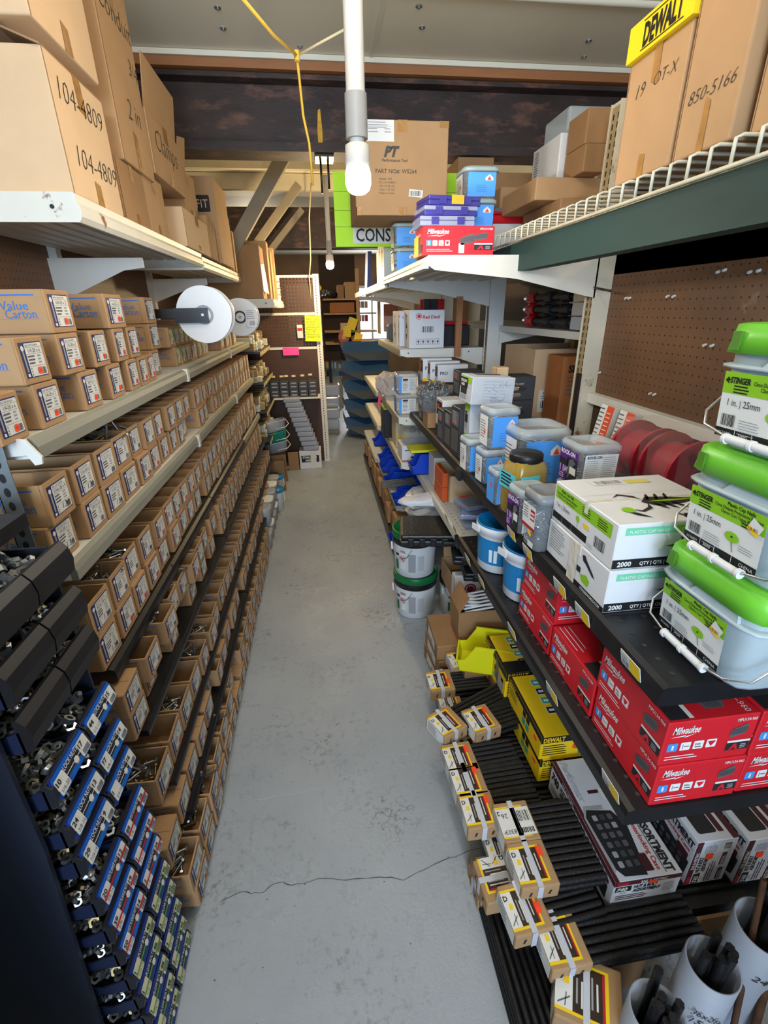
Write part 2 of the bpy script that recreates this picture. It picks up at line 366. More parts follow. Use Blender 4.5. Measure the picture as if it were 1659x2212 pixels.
# lamps
PVC = mat('pvc_pipe', 'c9c8c2', .4); PVCD = mat('pvc_socket', '9b9a98', .4)
BULB = mat('bulb_lit', 'ffffff', .4, emit='fff3dc', estr=28); BULB2 = mat('bulb_lit_warm', 'ffffff', .4, emit='ffd28a', estr=40)
def lamp(label, bx, by, bz, top, bm, r=.024, en=20, col=(1, .93, .82)):
    t = T('pendant_lamp', label, 'lamp', (bx, by, bz), 0, 'pipe pendant lamps')
    B().cyl((0, 0, .19), (0, 0, top-bz), r, PVC, n=20).build('drop_pipe', t)
    B().cyl((0, 0, .098), (0, 0, .19), r*1.18, PVCD, n=20).cyl((0, 0, .09), (0, 0, .1), r*.8, PVC, n=20).build('pipe_coupling', t)
    B().lathe([(0, .092), (.02, .09), (.031, .084), (.033, .045), (.03, .036)], (0, 0, 0), PVC).build('lamp_holder', t)
    b = B().lathe([(.029, .04), (.034, .022), (.034, .0), (.029, -.014), (.018, -.022), (0, -.025)], (0, 0, 0), bm)
    b.build('bulb', t)
    l = bpy.data.objects.new('bulb_light', bpy.data.lights.new('bulb_light', 'POINT')); COL.objects.link(l); l.parent = t; l.location = (0, 0, -.09)
    l.data.energy = en; l.data.color = col; l.data.shadow_soft_size = .04
bp = PY(774, 398, 1.5); lamp('bare lit bulb on a thick pale pipe hanging near the front of the aisle', bp.x, bp.y, bp.z, CZ, BULB, en=10)
bp = PY(713, 575, 4.6); lamp('warm lit bulb on a thin dark pipe deeper in the aisle', bp.x, bp.y, bp.z, 2.6, BULB2, r=.02, en=38, col=(1, .74, .4))
# rope and cord
ROPE = mat('yellow_rope', 'd9b343', .7, bump=.4, bscale=300); CORD = mat('pale_cord', 'c9bf9a', .7)
k = PY(641, 120, 2.0); a = PY(520, -8, 1.6); c = PY(760, 55, 1.9)
o = B().tube([a, a.lerp(k, .5)+Vector((0, 0, -.01)), k], .0045, ROPE).cyl(k+Vector((0, 0, .012)), k-Vector((0, 0, .014)), .009, ROPE, n=8).tube([k, PY(646, 165, 2.05), PY(655, 250, 2.1), PY(668, 310, 2.15), PY(676, 400, 2.2)], .0045, ROPE).build('hanging_rope')
tag(o, 'knotted yellow rope hanging from the ceiling in front of the rusty beam', 'rope')
o = B().tube([k+Vector((.011, 0, .004)), k.lerp(c, .5), c], .0035, CORD).build('pale_twine'); tag(o, 'pale cord running from the rope knot to the lamp pipe', 'cord')
o = B().tube([PY(672, 395, 5), PY(668, 470, 5.1), PY(671, 560, 5.2), PY(668, 600, 5.25), PY(672, 645, 5.3)], .006, CORD).build('hanging_twine'); tag(o, 'thin yellowish cord hanging down behind the far lamp', 'cord')
# neon hanging sign
NEON = mat('neon_paper', 'b9f02a', .6, noise=.03)
q0 = PY(718, 370, 2.95); q1 = PY(735, 533, 2.95)
t = T('hanging_sign', 'neon green hanging sign board reading CONS behind the big carton', 'sign', (0, 2.95, 0))
b = B(); x0 = q0.x; x1 = .80; z1 = q0.z; z0 = q1.z
b.box(x0, x1, 0, .004, z0, z1, NEON); f = F(b, (x0, 0, z0), (1, 0, 0), (0, 0, 1)); H = z1-z0; W = x1-x0
for k in (.27, .49, .74): f.r(0, H*k, W, .003, mat('neon_fold', '7fae10', .6))
b.build('board', t)
b = B(); f = F(b, (x0, 0, z0), (1, 0, 0), (0, 0, 1)); f.r(.095, .016, .57, .085, PAPER, 2); f.t('CONSTRUCTION', .112, .026, .064, BLK, 3, maxw=.54, bold=.015); b.build('lettering_strip', t)
# ================================================================ left shelving with the bolt cartons
def shelf_part(parent, x_back, x_lip, y0, y1, z, m, rail=None, lip=.04, holes=True):
    """z = top surface; lip hangs down at the aisle edge"""
    b = B(); b.box(min(x_back, x_lip), max(x_back, x_lip), y0, y1, z-.012, z, m)
    s = 1 if x_lip > x_back else -1
    for y in (y0, y1-.004): b.box(min(x_back, x_lip), max(x_back, x_lip), y, y+.004, z-lip, z-.012, m)
    o = b.build('shelf', parent)
    k = 1 if lip > .03 else .5
    r = B(); r.prism([(x_lip, y0, z+.004), (x_lip+s*.012*k, y0, z-.002), (x_lip+s*.016*k, y0, z-.016*k), (x_lip+s*.016*k, y0, z-lip), (x_lip, y0, z-lip)], (0, y1-y0, 0), rail or m)
    r.build('price_rail', o)
    return o
def bracket(parent, x_back, x_lip, y, z, m, h=.1, t=.006):
    s = 1 if x_lip > x_back else -1; w = abs(x_lip-x_back)
    B().prism([(x_back, y, z), (x_lip-s*.01, y, z), (x_lip-s*.01, y, z-.035), (x_lip-s*w*.25, y, z-.045), (x_back, y, z-h)], (0, t, 0), m).build('bracket', parent)
GL = T('shelving_unit', 'long left shelving run packed with tan bolt cartons', 'shelving', (0, 0, 0))
LXB = -1.02; YS = (1.02, 2.24, 3.36, 4.30)
B().box(LXB-.02, LXB, 1.02, 5.2, .02, 2.35, PEGB).build('back_panel', GL)
for y in YS: B().box(LXB-.03, LXB+.03, y-.02, y+.02, 0, 2.3, WHT).build('upright', GL)
for i in range(3):
    a, c = YS[i]+.004, YS[i+1]-.004
    shelf_part(GL, LXB+.03, -.602, a, c, 1.367, WHT, RAIL)
    shelf_part(GL, LXB+.03, -.602, a, c, 1.075, WHT, RAIL)
    shelf_part(GL, LXB+.03, -.585, a, c, .768, BLKS, BLKS if i < 2 else RAIL, lip=.035)
    shelf_part(GL, LXB+.03, -.54, a, c, .555, BLKS, BLKS, lip=.02)
    shelf_part(GL, LXB+.03, -.505, a, c, .35, BLKS, BLKS, lip=.018)
    shelf_part(GL, LXB+.03, -.478, a, c, .215, BLKS, BLKS, lip=.018)
B().box(LXB, -.5, 1.02, 4.3, 0, .02, BLKS).build('base_deck', GL)
# near end arm of the white carton shelf
b = B(); b.prism([(-.64, 1.012, 1.375), (-.597, 1.012, 1.372), (-.575, 1.012, 1.335), (-.578, 1.012, 1.32), (-.592, 1.012, 1.318), (-.602, 1.012, 1.34), (-.66, 1.012, 1.335), (-.72, 1.012, 1.335), (-.72, 1.012, 1.375)], (0, -.006, 0), WHT); b.build('end_arm', GL)
# joint clips along the rails
for (y, z) in ((2.24, 1.365), (3.36, 1.365), (2.24, 1.07), (3.36, 1.07)):
    B().box(-.603, -.582, y-.014, y+.014, z-.045, z+.008, WHT).build('rail_clip', GL)
# the deep ribbed top shelf
def topshelf(x0, x1, y0, y1, z, parent):
    b = B(); x1 += .008; b.box(x0, x1, y0, y1, z-.006, z, RUSTW); n = 8
    for i in range(n):
        x = x0+.05+(x1-x0-.07)*i/(n-1); b.box(x-.018, x+.018, y0+.01, y1-.01, z-.03, z-.006, RUSTW)
    b.box(x0, x1, y0, y0+.004, z-.062, z-.006, RUSTW).box(x0, x1, y1-.004, y1, z-.06, z-.006, RUSTW)
    b.cyl(((x1-.05), y0-.002, z-.03), ((x1-.05), y0+.001, z-.03), .005, BLK, n=10)
    o = b.build('shelf', parent)
    r = B(); r.prism([(x1, y0, z), (x1+.008, y0, z-.004), (x1+.005, y0, z-.02), (x1+.012, y0, z-.03), (x1+.012, y0, z-.05), (x1+.004, y0, z-.062), (x1, y0, z-.062)], (0, y1-y0, 0), RUSTW); r.build('front_lip', o)
    return o
topshelf(LXB, -.565, 1.40, 2.72, 1.865, GL); topshelf(LXB, -.565, 2.725, 3.95, 1.855, GL)
bracket(GL, LXB, -.66, 2.2, 1.80, WHT, .16); bracket(GL, LXB, -.66, 3.36, 1.79, WHT, .14)
topshelf(-.95, -.345, 4.0, 5.15, 1.685, GL); bracket(GL, LXB, -.62, 4.3, 1.63, WHT, .12)
# ---------------------------------------------------------------- carton prototypes
CW, CH, CD = .108, .095, .33
def carton_body(b, op, side_print=True):
    t = .004
    if op:
        b.box(-CD, 0, 0, t, 0, CH, CARD).box(-CD, 0, CW-t, CW, 0, CH, CARD).box(-t, 0, t, CW-t, 0, CH, CARD).box(-CD, -CD+t, t, CW-t, 0, CH, CARD).box(-CD+t, -t, t, CW-t, 0, t, CARDIN)
        b.box(-.02, -.006, -.002, .0, .0, CH+.001, CARD)
    else:
        b.cbox(-CD, 0, 0, CW, 0, CH, CARD, .002, 1); b.box(-CD+.01, -.004, CW/2-.0008, CW/2+.0008, CH, CH+.0004, INK)
        b.box(-.018, -.003, -.0015, 0, 0.002, CH-.002, CARD)
    if side_print:
        f = F(b, (-CD, 0, 0), (1, 0, 0), (0, 0, 1)); e = CD-.022
        f.r(0, CH*.86, e, .0035, BLU); f.r(e-.15, CH*.34, .15, .0007, BLU)
        f.t('Value', e-.078, CH*.55, .02, BLU, maxw=.064); f.t('Carton', e-.07, CH*.36, .02, BLU, maxw=.066)
        f.t('MIDWEST', e-.088, CH*.43, .029, BLU, al='r', maxw=.15, shear=.3, bold=.03)
SIZES = ['1/4-20 x 6', '1/4-20 x 1', '1/4-20 x 2', '5/16-18 x 4', '3/8-16 x 3', '1/2-13 x 5']
def carton_label(b, k, strip, hand=None):
    f = F(b, (0, 0, 0), (0, 1, 0), (0, 0, 1)); x0, y0, w, h = .012, .013, .084, .072
    f.r(x0, y0, w, h, strip); f.rr(x0+.018, y0+.002, w-.0195, h-.0045, PAPER, .003, 2); X = x0+.021; W = w-.025
    f.circ(x0+.009, y0+h-.012, .0062, PAPER, 2, 6); f.rr(x0+.0062, y0+.012, .0056, h-.03, INKL, .002, 2); f.rr(x0+.0045, y0+.003, .008, .006, PAPER, .001, 2)
    f.t('HEX CAP SCREW', X, y0+h-.009, .0045, INK, 3, maxw=W*.8); f.r(X-.003, y0+h-.0115, W+.004, .0006, INK, 3)
    f.t(SIZES[k % 6], X+W/2, y0+h-.0215, .0085, INK, 3, al='c', maxw=W*.9); f.r(X-.003, y0+h-.0245, W+.004, .0006, INK, 3)
    f.lines(X, y0+h-.031, W*.45, 3, .0068, .0035, INK, 3, k); f.lines(X+W*.62, y0+h-.031, W*.25, 3, .0068, .0035, INKL, 3, k+9)
    f.r(X-.003, y0+h-.0495, W+.004, .0006, INK, 3); f.bars(X+W*.64, y0+.0045, W*.33, .014, INK, 3, 8, k); f.lines(X, y0+.0165, .004, 3, .006, .003, INK, 3)
    if hand: f.t(hand, X+W*.35, y0+.008, .014, PEN, 3, maxw=W*.6, shear=.3)
PROTO = {}
for op in (0, 1):
    for strip, sm in (('navy', NAV), ('maroon', MAR), ('green', GRN)):
        for k in range(3 if strip == 'navy' else 1):
            for st in (0, 1):
                r = T('bolt_carton', 'proto', 'carton')
                b = B(); carton_body(b, op); b.build('carton_body', r)
                b = B(); carton_label(b, k*2+op, sm, '1.34' if (k == 1 and not st) else None); lo = b.build('front_label', r)
                if st:
                    b = B(); F(b, (0, 0, 0), (0, 1, 0), (0, 0, 1)).rr(.058, .018, .014, .015, ORG, .003, 5).t('10', .0615, .023, .006, mat('sticker_ink', 'b0300f'), 6); b.build('price_sticker', lo)
                PROTO[(op, strip, k, st)] = r
USED = set()
def carton(y, x, z, w=CW, h=CH, op=0, strip='navy', k=0, st=0, label='', group='', rz=0, d=1):
    key = (op, strip, k if strip == 'navy' else 0, st); p = PROTO[key]
    if key in USED: o = dup(p)
    else: USED.add(key); o = p
    o.location = (x, y, z); o.scale = (d, w/CW, h/CH); o.rotation_euler = (0, 0, rz); o['label'] = label; o['group'] = group
    return o
rg = random.Random(11)
def row(starts, x, z, h, op, shelf, rowname, strips=None, gap=.012, near='near end', xr=.012):
    n = len(starts)
    for i, it in enumerate(starts):
        y, w = it[0], it[1]; o = it[2] if len(it) > 2 else {}
        strip = o.get('strip', 'navy'); op_ = o.get('op', op); st = o.get('st', int(rg.random() < .3)); k = o.get('k', rg.randrange(3))
        lab = f"{'open' if op_ else 'closed'} tan carton, {strip} label, {ordn(i)} from {near}, {rowname}{shelf}"
        carton(y, x+o.get('dx', rg.uniform(-xr, 0)), z, w, h*o.get('h', 1), op_, strip, k, st, lab, f'bolt cartons {rowname}{shelf}', rg.uniform(-.02, .02) if xr else 0, o.get('d', 1))
def run(y0, y1, w0, w1, p=.0, gap=(.006, .022), **kw):
    out = []; y = y0
    while y < y1:
        w = rg.uniform(w0, w1)
        if rg.random() >= p: out.append((y, w, dict(kw)))
        y += w+rg.uniform(*gap)
    return out
def mixs(l, pm=.15):
    for it in l:
        if rg.random() < pm: it[2]['strip'] = 'maroon'
    return l
# closed cartons, top white shelf
z1 = 1.3685
row([(.962, .095, dict(st=1, k=0, dx=0)), (1.113, .106, dict(st=1, k=1, dx=0)), (1.324, .1, dict(st=1, dx=0)), (1.50, .1, dict(st=1, dx=0)), (1.655, .085, dict(st=1, dx=0)), (1.765, .08, dict(st=1)), (1.875, .07, dict(st=1, strip='maroon'))], -.612, z1, .094, 0, 'carton shelf', 'bottom row, ')
row([(1.095, .106, dict(st=1, dx=0)), (1.265, .11, dict(st=1, k=1, dx=0)), (1.44, .1, dict(st=1, dx=0)), (1.60, .085, dict(st=1)), (1.72, .085, dict(st=1, k=2))], -.612, z1+.0955, .094, 0, 'carton shelf', 'middle row, ')
row([(1.262, .116, dict(st=1, k=1, dx=0)), (1.587, .128, dict(st=1, k=0, dx=0))], -.612, z1+.191, .094, 0, 'carton shelf', 'top row, ')
row([(2.42+i*.085, .078, dict(st=1, strip='green' if i != 3 else 'navy')) for i in range(8)], -.66, z1, .085, 0, 'carton shelf', 'green lower row, ', near='first rail clip')
row([(2.36+i*.085, .078, dict(st=1, strip='green', dx=-.01)) for i in range(6)], -.66, z1+.0865, .085, 0, 'carton shelf', 'green upper row, ', near='first rail clip')
row([(3.38+i*.1, .09, dict(st=0)) for i in range(7)], -.645, z1, .095, 0, 'carton shelf', 'lower far row, ', near='second rail clip')
row([(3.30+i*.1, .09, dict(st=0)) for i in range(7)], -.65, z1+.0965, .095, 0, 'carton shelf', 'upper far row, ', near='second rail clip')
# long closed stock cartons lying behind, printed side to the aisle end
for i, (y, z, x) in enumerate(((2.03, z1, -.66), (2.08, z1+.0965, -.66), (2.1, z1+.193, -.665))):
    carton(y, x, z, .11, .095, 0, 'navy', i, 0, 'wide closed stock carton with printed side, ' + ('bottom', 'middle', 'top')[i]+' of the three behind the white spools', 'stock cartons behind the spools')
# second white shelf
z2 = 1.0765
T2 = [(1.03, .108, dict(st=0, k=1, dx=0)), (1.16, .108, dict(st=0, dx=0)), (1.282, .116, dict(st=0, dx=0)), (1.42, .115, dict(st=0, dx=-.01)), (1.55, .1), (1.66, .108), (1.785, .085, dict(st=1)), (1.935, .1), (2.065, .1), (2.18, .1)]
T2 = T2[:]+[(2.40, .11, dict(strip='maroon')), (2.55, .09), (2.70, .1), (2.82, .09), (2.96, .1, dict(strip='maroon')), (3.1, .1, dict(strip='maroon')), (3.24, .1), (3.38, .1), (3.52, .1), (3.66, .1), (3.8, .1), (3.93, .1), (4.06, .1), (4.18, .1)]
row(T2, -.607, z2+.0955, .094, 1, 'second white shelf', 'upper row, ')
row([(1.02, .105, dict(k=1, st=0, dx=-.012)), (1.162, .108, dict(dx=0)), (1.282, .116, dict(k=1, st=0, dx=0)), (1.42, .115), (1.56, .1, dict(st=1)), (1.675, .1), (1.81, .095, dict(st=1)), (1.94, .09, dict(st=1)), (2.05, .09), (2.17, .1, dict(dx=-.03)), (2.40, .09), (2.52, .09, dict(strip='maroon')), (2.78, .1, dict(strip='maroon')), (2.95, .1), (3.1, .1, dict(strip='maroon')), (3.28, .1), (3.4, .1), (3.52, .1), (3.66, .1), (3.8, .1), (3.93, .1), (4.06, .1), (4.18, .1)], -.607, z2, .094, 0, 'second white shelf', 'lower row, ')
# third shelf
z3 = .7695
row([(1.025, .11, dict(dx=0, st=0, k=1)), (1.155, .105, dict(dx=0))]+mixs([(y, .105, {}) for y in (1.275, 1.4, 1.525, 1.65, 1.762, 1.868, 1.985, 2.1, 2.26, 2.37, 2.48, 2.6, 2.73, 2.87, 3.0, 3.12, 3.25, 3.38, 3.5, 3.63, 3.76, 3.88, 4.0, 4.12)]), -.59, z3+.0955, .094, 1, 'third shelf', 'upper row, ')
row([(1.02, .108, dict(dx=0, k=1, st=0)), (1.15, .108, dict(dx=0, st=1))]+mixs([(y, .105, {}) for y in (1.272, 1.4, 1.525, 1.665, 1.8, 1.92, 2.05, 2.26, 2.4, 2.53, 2.66, 2.8, 2.95, 3.1, 3.25, 3.4, 3.55, 3.7, 3.85, 4.0, 4.15)]), -.59, z3, .094, 0, 'third shelf', 'lower row, ')
# fourth shelf: gaps
z4 = .5565
row([(.985, .105, dict(dx=0, op=0)), (1.12, .105, dict(dx=.012)), (1.285, .11, dict(dx=.012)), (1.42, .1), (1.53, .1), (1.65, .1, dict(dx=.01)), (1.78, .1), (1.9, .1), (2.08, .1), (2.26, .09), (2.4, .1), (2.55, .1), (2.68, .1), (2.85, .1), (3.0, .1), (3.15, .1), (3.3, .1), (3.5, .1), (3.65, .1), (3.8, .1), (4.0, .1)], -.548, z4+.0825, .08, 1, 'fourth shelf', 'upper row, ')
row([(.99, .105, dict(dx=0)), (1.15, .09, dict(strip='maroon', dx=-.02)), (1.35, .09), (1.62, .1), (1.8, .1), (2.0, .1), (2.26, .09), (2.4, .1), (2.55, .1), (2.68, .1), (2.85, .1), (3.0, .1), (3.15, .1), (3.3, .1), (3.5, .1), (3.65, .1), (3.8, .1), (4.0, .1)], -.55, z4, .08, 0, 'fourth shelf', 'lower row, ')
# fifth
z5 = .3515
row([(.955, .115, dict(dx=.0, k=2)), (1.083, .112, dict(dx=0)), (1.205, .115, dict(dx=0)), (1.33, .11, dict(dx=0)), (1.46, .1, dict(dx=.006)), (1.6, .1, dict(dx=.01)), (1.72, .1), (1.88, .1), (2.0, .1), (2.12, .1), (2.26, .1), (2.4, .1), (2.55, .1), (2.7, .1), (2.86, .1), (3.0, .1), (3.15, .1), (3.3, .1), (3.5, .1), (3.66, .1), (3.8, .1), (4.0, .1), (4.15, .1)], -.515, z5, .09, 1, 'fifth shelf', '')
# sixth (low) shelf and the floor rows
z6 = .2165
row([(.86, .1, dict(dx=0)), (.985, .1, dict(dx=-.003)), (1.1, .1), (1.215, .1), (1.335, .1), (1.47, .1, dict(dx=-.03)), (1.64, .1), (1.78, .1), (1.92, .1), (2.05, .1), (2.26, .1), (2.4, .1), (2.55, .1), (2.7, .1), (2.86, .1), (3.0, .1), (3.15, .1), (3.3, .1), (3.5, .1), (3.66, .1)], -.487, z6, .085, 0, 'sixth shelf', '')
row([(.86, .11, dict(dx=.0)), (.985, .105, dict(dx=0)), (1.1, .11, dict(dx=.008)), (1.225, .1, dict(dx=-.005)), (1.345, .11), (1.47, .1), (1.59, .1, dict(dx=-.02)), (1.8, .1), (1.93, .1), (2.06, .1), (2.2, .1), (2.33, .1), (2.46, .1), (2.6, .1), (2.75, .1), (2.9, .1), (3.05, .1)], -.45, .1015, .078, 1, 'floor stack', 'upper row, ', xr=.006)
row([(.87, .11, dict(dx=.0)), (.99, .105, dict(dx=0)), (1.105, .11, dict(dx=.004)), (1.225, .1), (1.345, .11), (1.47, .1), (1.6, .1), (1.73, .1), (1.86, .1), (2.0, .1), (2.13, .1), (2.26, .1), (2.4, .1), (2.55, .1), (2.7, .1), (2.85, .1), (3.0, .1)], -.447, .0215, .078, 0, 'floor stack', 'lower row, ', xr=.004)
# one carton turned lengthways so that its printed side shows
c = carton(1.515, -.478, .245, .075, .075, 1, 'navy', 0, 0, 'open carton pulled out over the aisle with its printed side showing', 'carton pulled out')
# stockpiles of bolts inside the near open cartons
def bolt(b, p, d, L, r, m):
    d = Vector(d).normalized(); p = Vector(p); b.cyl(p, p+d*L, r*.55, m, n=6); b.cyl(p-d*r*.8, p, r, m, n=6, sm=False)
def bolt_pile(n, seed, w=.1, d=.12, L=(.03, .06)):
    b = B(); q = random.Random(seed)
    for i in range(n):
        x, y, l = q.uniform(-d, -.02), q.uniform(.015, w-.015), q.uniform(*L); v = Vector((q.uniform(-1, 1), q.uniform(-.8, .8), q.uniform(-.2, .45))).normalized()
        if x+v.x*l > -.014: v.x = -abs(v.x)
        if not .012 < y+v.y*l < w-.012: v.y = -v.y
        if not .012 < y+v.y*l < w-.012: v.y = 0
        bolt(b, (x, y, q.uniform(.0, .03)), v, l, .007, ZINC if q.random() < .7 else ZINCY)
    return b
bpm = [bolt_pile(34, 1), bolt_pile(26, 2), bolt_pile(30, 3, L=(.05, .09))]
piles = [b.build('bolt_pile') for b in bpm]; used = [0]*3
def pile(x, y, z, k, w, where):
    o = piles[k] if not used[k] else piles[k].copy()
    if used[k]: COL.objects.link(o)
    used[k] = 1; o.location = (x, y, z+.012); o.scale = (1, w/.1, 1); tag(o, 'loose shiny zinc bolts in the '+where, 'bolts', 'loose bolts in cartons', 'stuff')
pile(-.525, .957, z5+.03, 0, .11, 'nearest carton of the fifth shelf')
pile(-.525, 1.205, z5+.022, 1, .11, 'third carton of the fifth shelf')
pile(-.52, 1.46, z5+.03, 2, .1, 'fifth carton of the fifth shelf')
pile(-.52, 1.6, z5+.03, 1, .1, 'sixth carton of the fifth shelf')
pile(-.462, .862, .13, 1, .105, 'nearest floor carton'); pile(-.462, .987, .135, 0, .1, 'second floor carton from the near end')
pile(-.455, 1.102, .135, 2, .1, 'third floor carton from the near end'); pile(-.462, 1.345, .13, 2, .1, 'fifth floor carton from the near end'); pile(-.465, 1.47, .125, 1, .095, 'sixth floor carton from the near end')
pile(-.62, 1.55, z2+.135, 0, .1, 'fifth carton of the second white shelf'); pile(-.62, 1.42, z2+.13, 2, .11, 'fourth carton of the second white shelf')
pile(-.605, 1.275, z3+.14, 1, .1, 'third carton of the third shelf'); pile(-.605, 1.155, z3+.12, 2, .1, 'second carton of the third shelf')
pile(-.56, 1.285, z4+.115, 1, .1, 'third carton of the fourth shelf'); pile(-.56, 1.53, z4+.12, 2, .1, 'fifth carton of the fourth shelf')
for key, p in PROTO.items():
    if key not in USED:
        for ch in list(p.children):
            for g in list(ch.children): bpy.data.objects.remove(g)
            bpy.data.objects.remove(ch)
        bpy.data.objects.remove(p)
# ---------------------------------------------------------------- slotted post and bin rack
b = B(); px_, py_ = -.665, .985
b.box(px_, px_+.036, py_, py_+.002, 0, 1.44, GALV).box(px_, px_+.002, py_, py_+.036, 0, 1.44, GALV)
for i in range(30): b.prism([(px_+.018+.006*math.cos(a), py_-.0006, 1.42-i*.03+.01*math.sin(a)) for a in [2*PI*j/12 for j in range(12)]], (0, -.0004, 0), BLK)
tag(b.build('slotted_angle_post'), 'galvanised slotted angle post with a row of oval holes beside the bin rack', 'post')
RX = -.475; RY0, RY1 = .565, .81
t = T('bin_rack', 'dark navy steel rack holding tilted bins of nuts', 'rack', (0, 0, 0))
B().prism([(-.86, RY0-.012, 0), (-.552, RY0-.012, 0), (-.54, RY0-.012, .25), (-.495, RY0-.012, .8), (-.49, RY0-.012, 1.22), (-.86, RY0-.012, 1.22)], (0, .008, 0), NAVY).build('near_side_panel', t)
B().box(-.86, RX-.03, RY1+.006, RY1+.012, 0, 1.22, NAVY).build('far_side_panel', t)
B().box(-.87, -.86, RY0-.01, RY1+.01, 0, 1.25, NAVY).build('back_panel', t)
B().box(-.86, -.535, RY0-.02, RY1+.03, 1.255, 1.28, BLKS).build('top_plate', t)
DIV = mat('divider_blue', '1b2440', .4); BIN = mat('bin_plastic', '22242c', .42, noise=.2, nscale=14)
BINL = mat('bin_lip', '17171b', .5, noise=.3, nscale=10)
LBLU = mat('strip_blue', '0f62c4', .4); LRED = mat('strip_red', 'c41d33', .4); LGRN = mat('strip_green', '5f9f4a', .4); LNAV = mat('strip_navy', '143a7a', .4); LDBL = mat('strip_edge', '1a2f8c', .4); IVORY = mat('strip_ivory', 'd8d2b4', .5)
def nut(b, c, r, n, m):
    c = Vector(c); n = Vector(n).normalized(); a = n.orthogonal().normalized(); e = n.cross(a); h = r*.8; v = []
    for zz, rr in ((0, r), (h, r), (h, r*.55), (0, r*.55)):
        for i in range(6):
            q = 2*PI*i/6; v.append(c+n*zz+(a*math.cos(q)+e*math.sin(q))*rr)
    b.add(v, [(k*6+i, k*6+(i+1) % 6, ((k+1) % 4)*6+(i+1) % 6, ((k+1) % 4)*6+i) for k in range(4) for i in range(6)], m)
def nuts(seed, n, r):
    b = B(); q = random.Random(seed)
    for i in range(n):
        x = q.uniform(-.15, -.018); base = .002+(-.018-x)*.16
        nut(b, (x, q.uniform(.012, .098), base+q.uniform(0, .014)), r*q.uniform(.85, 1.15), (q.uniform(-1, 1), q.uniform(-1, 1), q.uniform(.1, 1)), ZINC if q.random() < .92 else ZINCY)
    return b.build('nut_pile')
npl = [nuts(21, 60, .011), nuts(22, 170, .0068), nuts(23, 110, .0088)]; nu = [0]*3
def strip(kind, title, a, c, bb, d):
    b = B(); n = Vector((1, 0, .28)).normalized(); v = Vector((0, 0, 1)); v = (v-n*v.dot(n)).normalized()
    f = F(b, (.004, .002, .006), (0, 1, 0), v); W, H = .106, .042
    b.prism([f.p(0, 0, 0), f.p(W, 0, 0), f.p(W, H, 0), f.p(0, H, 0)], f.n*-.002, LDBL)
    f.rr(.001, .001, W-.002, H-.002, {'lock': LBLU, 'flange': LBLU, 'plow': LNAV}[kind], .004, 1)
    pw = .028; pp = PAPER if kind != 'plow' else IVORY
    if kind != 'lock': f.r(.002, H*.34, W-.004, .0055, LRED if kind == 'flange' else LGRN, 2)
    else: f.r(.002, H*.4, W-.004, .003, PAPER, 2)
    f.rr(.0025, .003, pw, H-.011, pp, .003, 3); f.rr(W-pw-.002, .003, pw, H-.011, pp, .003, 3)
    if kind != 'lock':
        for x in (.0025, W-pw-.002): f.r(x, H*.34, pw, .005, LRED if kind == 'flange' else LGRN, 4)
    f.t(title, W*.3, H*.62, .0085 if kind != 'lock' else .0095, PAPER, 3, maxw=W*.42, bold=.01)
    f.t(a, .004, H*.5, .0105, BLK, 5, maxw=pw*.5, bold=.02); f.t(c, W-pw, H*.5, .0105, BLK, 5, maxw=pw*.6, bold=.02)
    f.t(bb, .006, .007, .0075, INK, 5, maxw=pw*.8); f.bars(W-pw+.003, .005, pw*.7, .01, INK, 5, 8, 5); f.circ(W*.58, H*.4, .0065, PAPER, 4, 6); f.circ(W*.59, H*.33, .0068, INKL, 3, 6)
    return b
rows_ = [(1.185, None), (1.095, None), (1.008, None), (.882, 'lock'), (.785, 'lock'), (.705, 'lock'), (.585, 'flange'), (.497, 'flange'), (.415, 'flange'), (.322, 'plow'), (.245, 'plow'), (.165, 'plow'), (.085, 'plow'), (.012, 'plow')]
price = {3: ('44', '15', '10', '17', '1/2-13', '1/4-20'), 4: ('77', '14', '24', '13', '5/8-11', '3/8-16'), 5: ('1', '16', '29', '9', '3/4-10', '7/16-14'), 6: ('89', '26', '20', '12', '5/8-11', '3/8-16'), 7: ('1', '29', '39', '19', '3/4-10', '5/8-11'), 8: ('2', '34', '50', '14', '1-8', '3/4-10')}
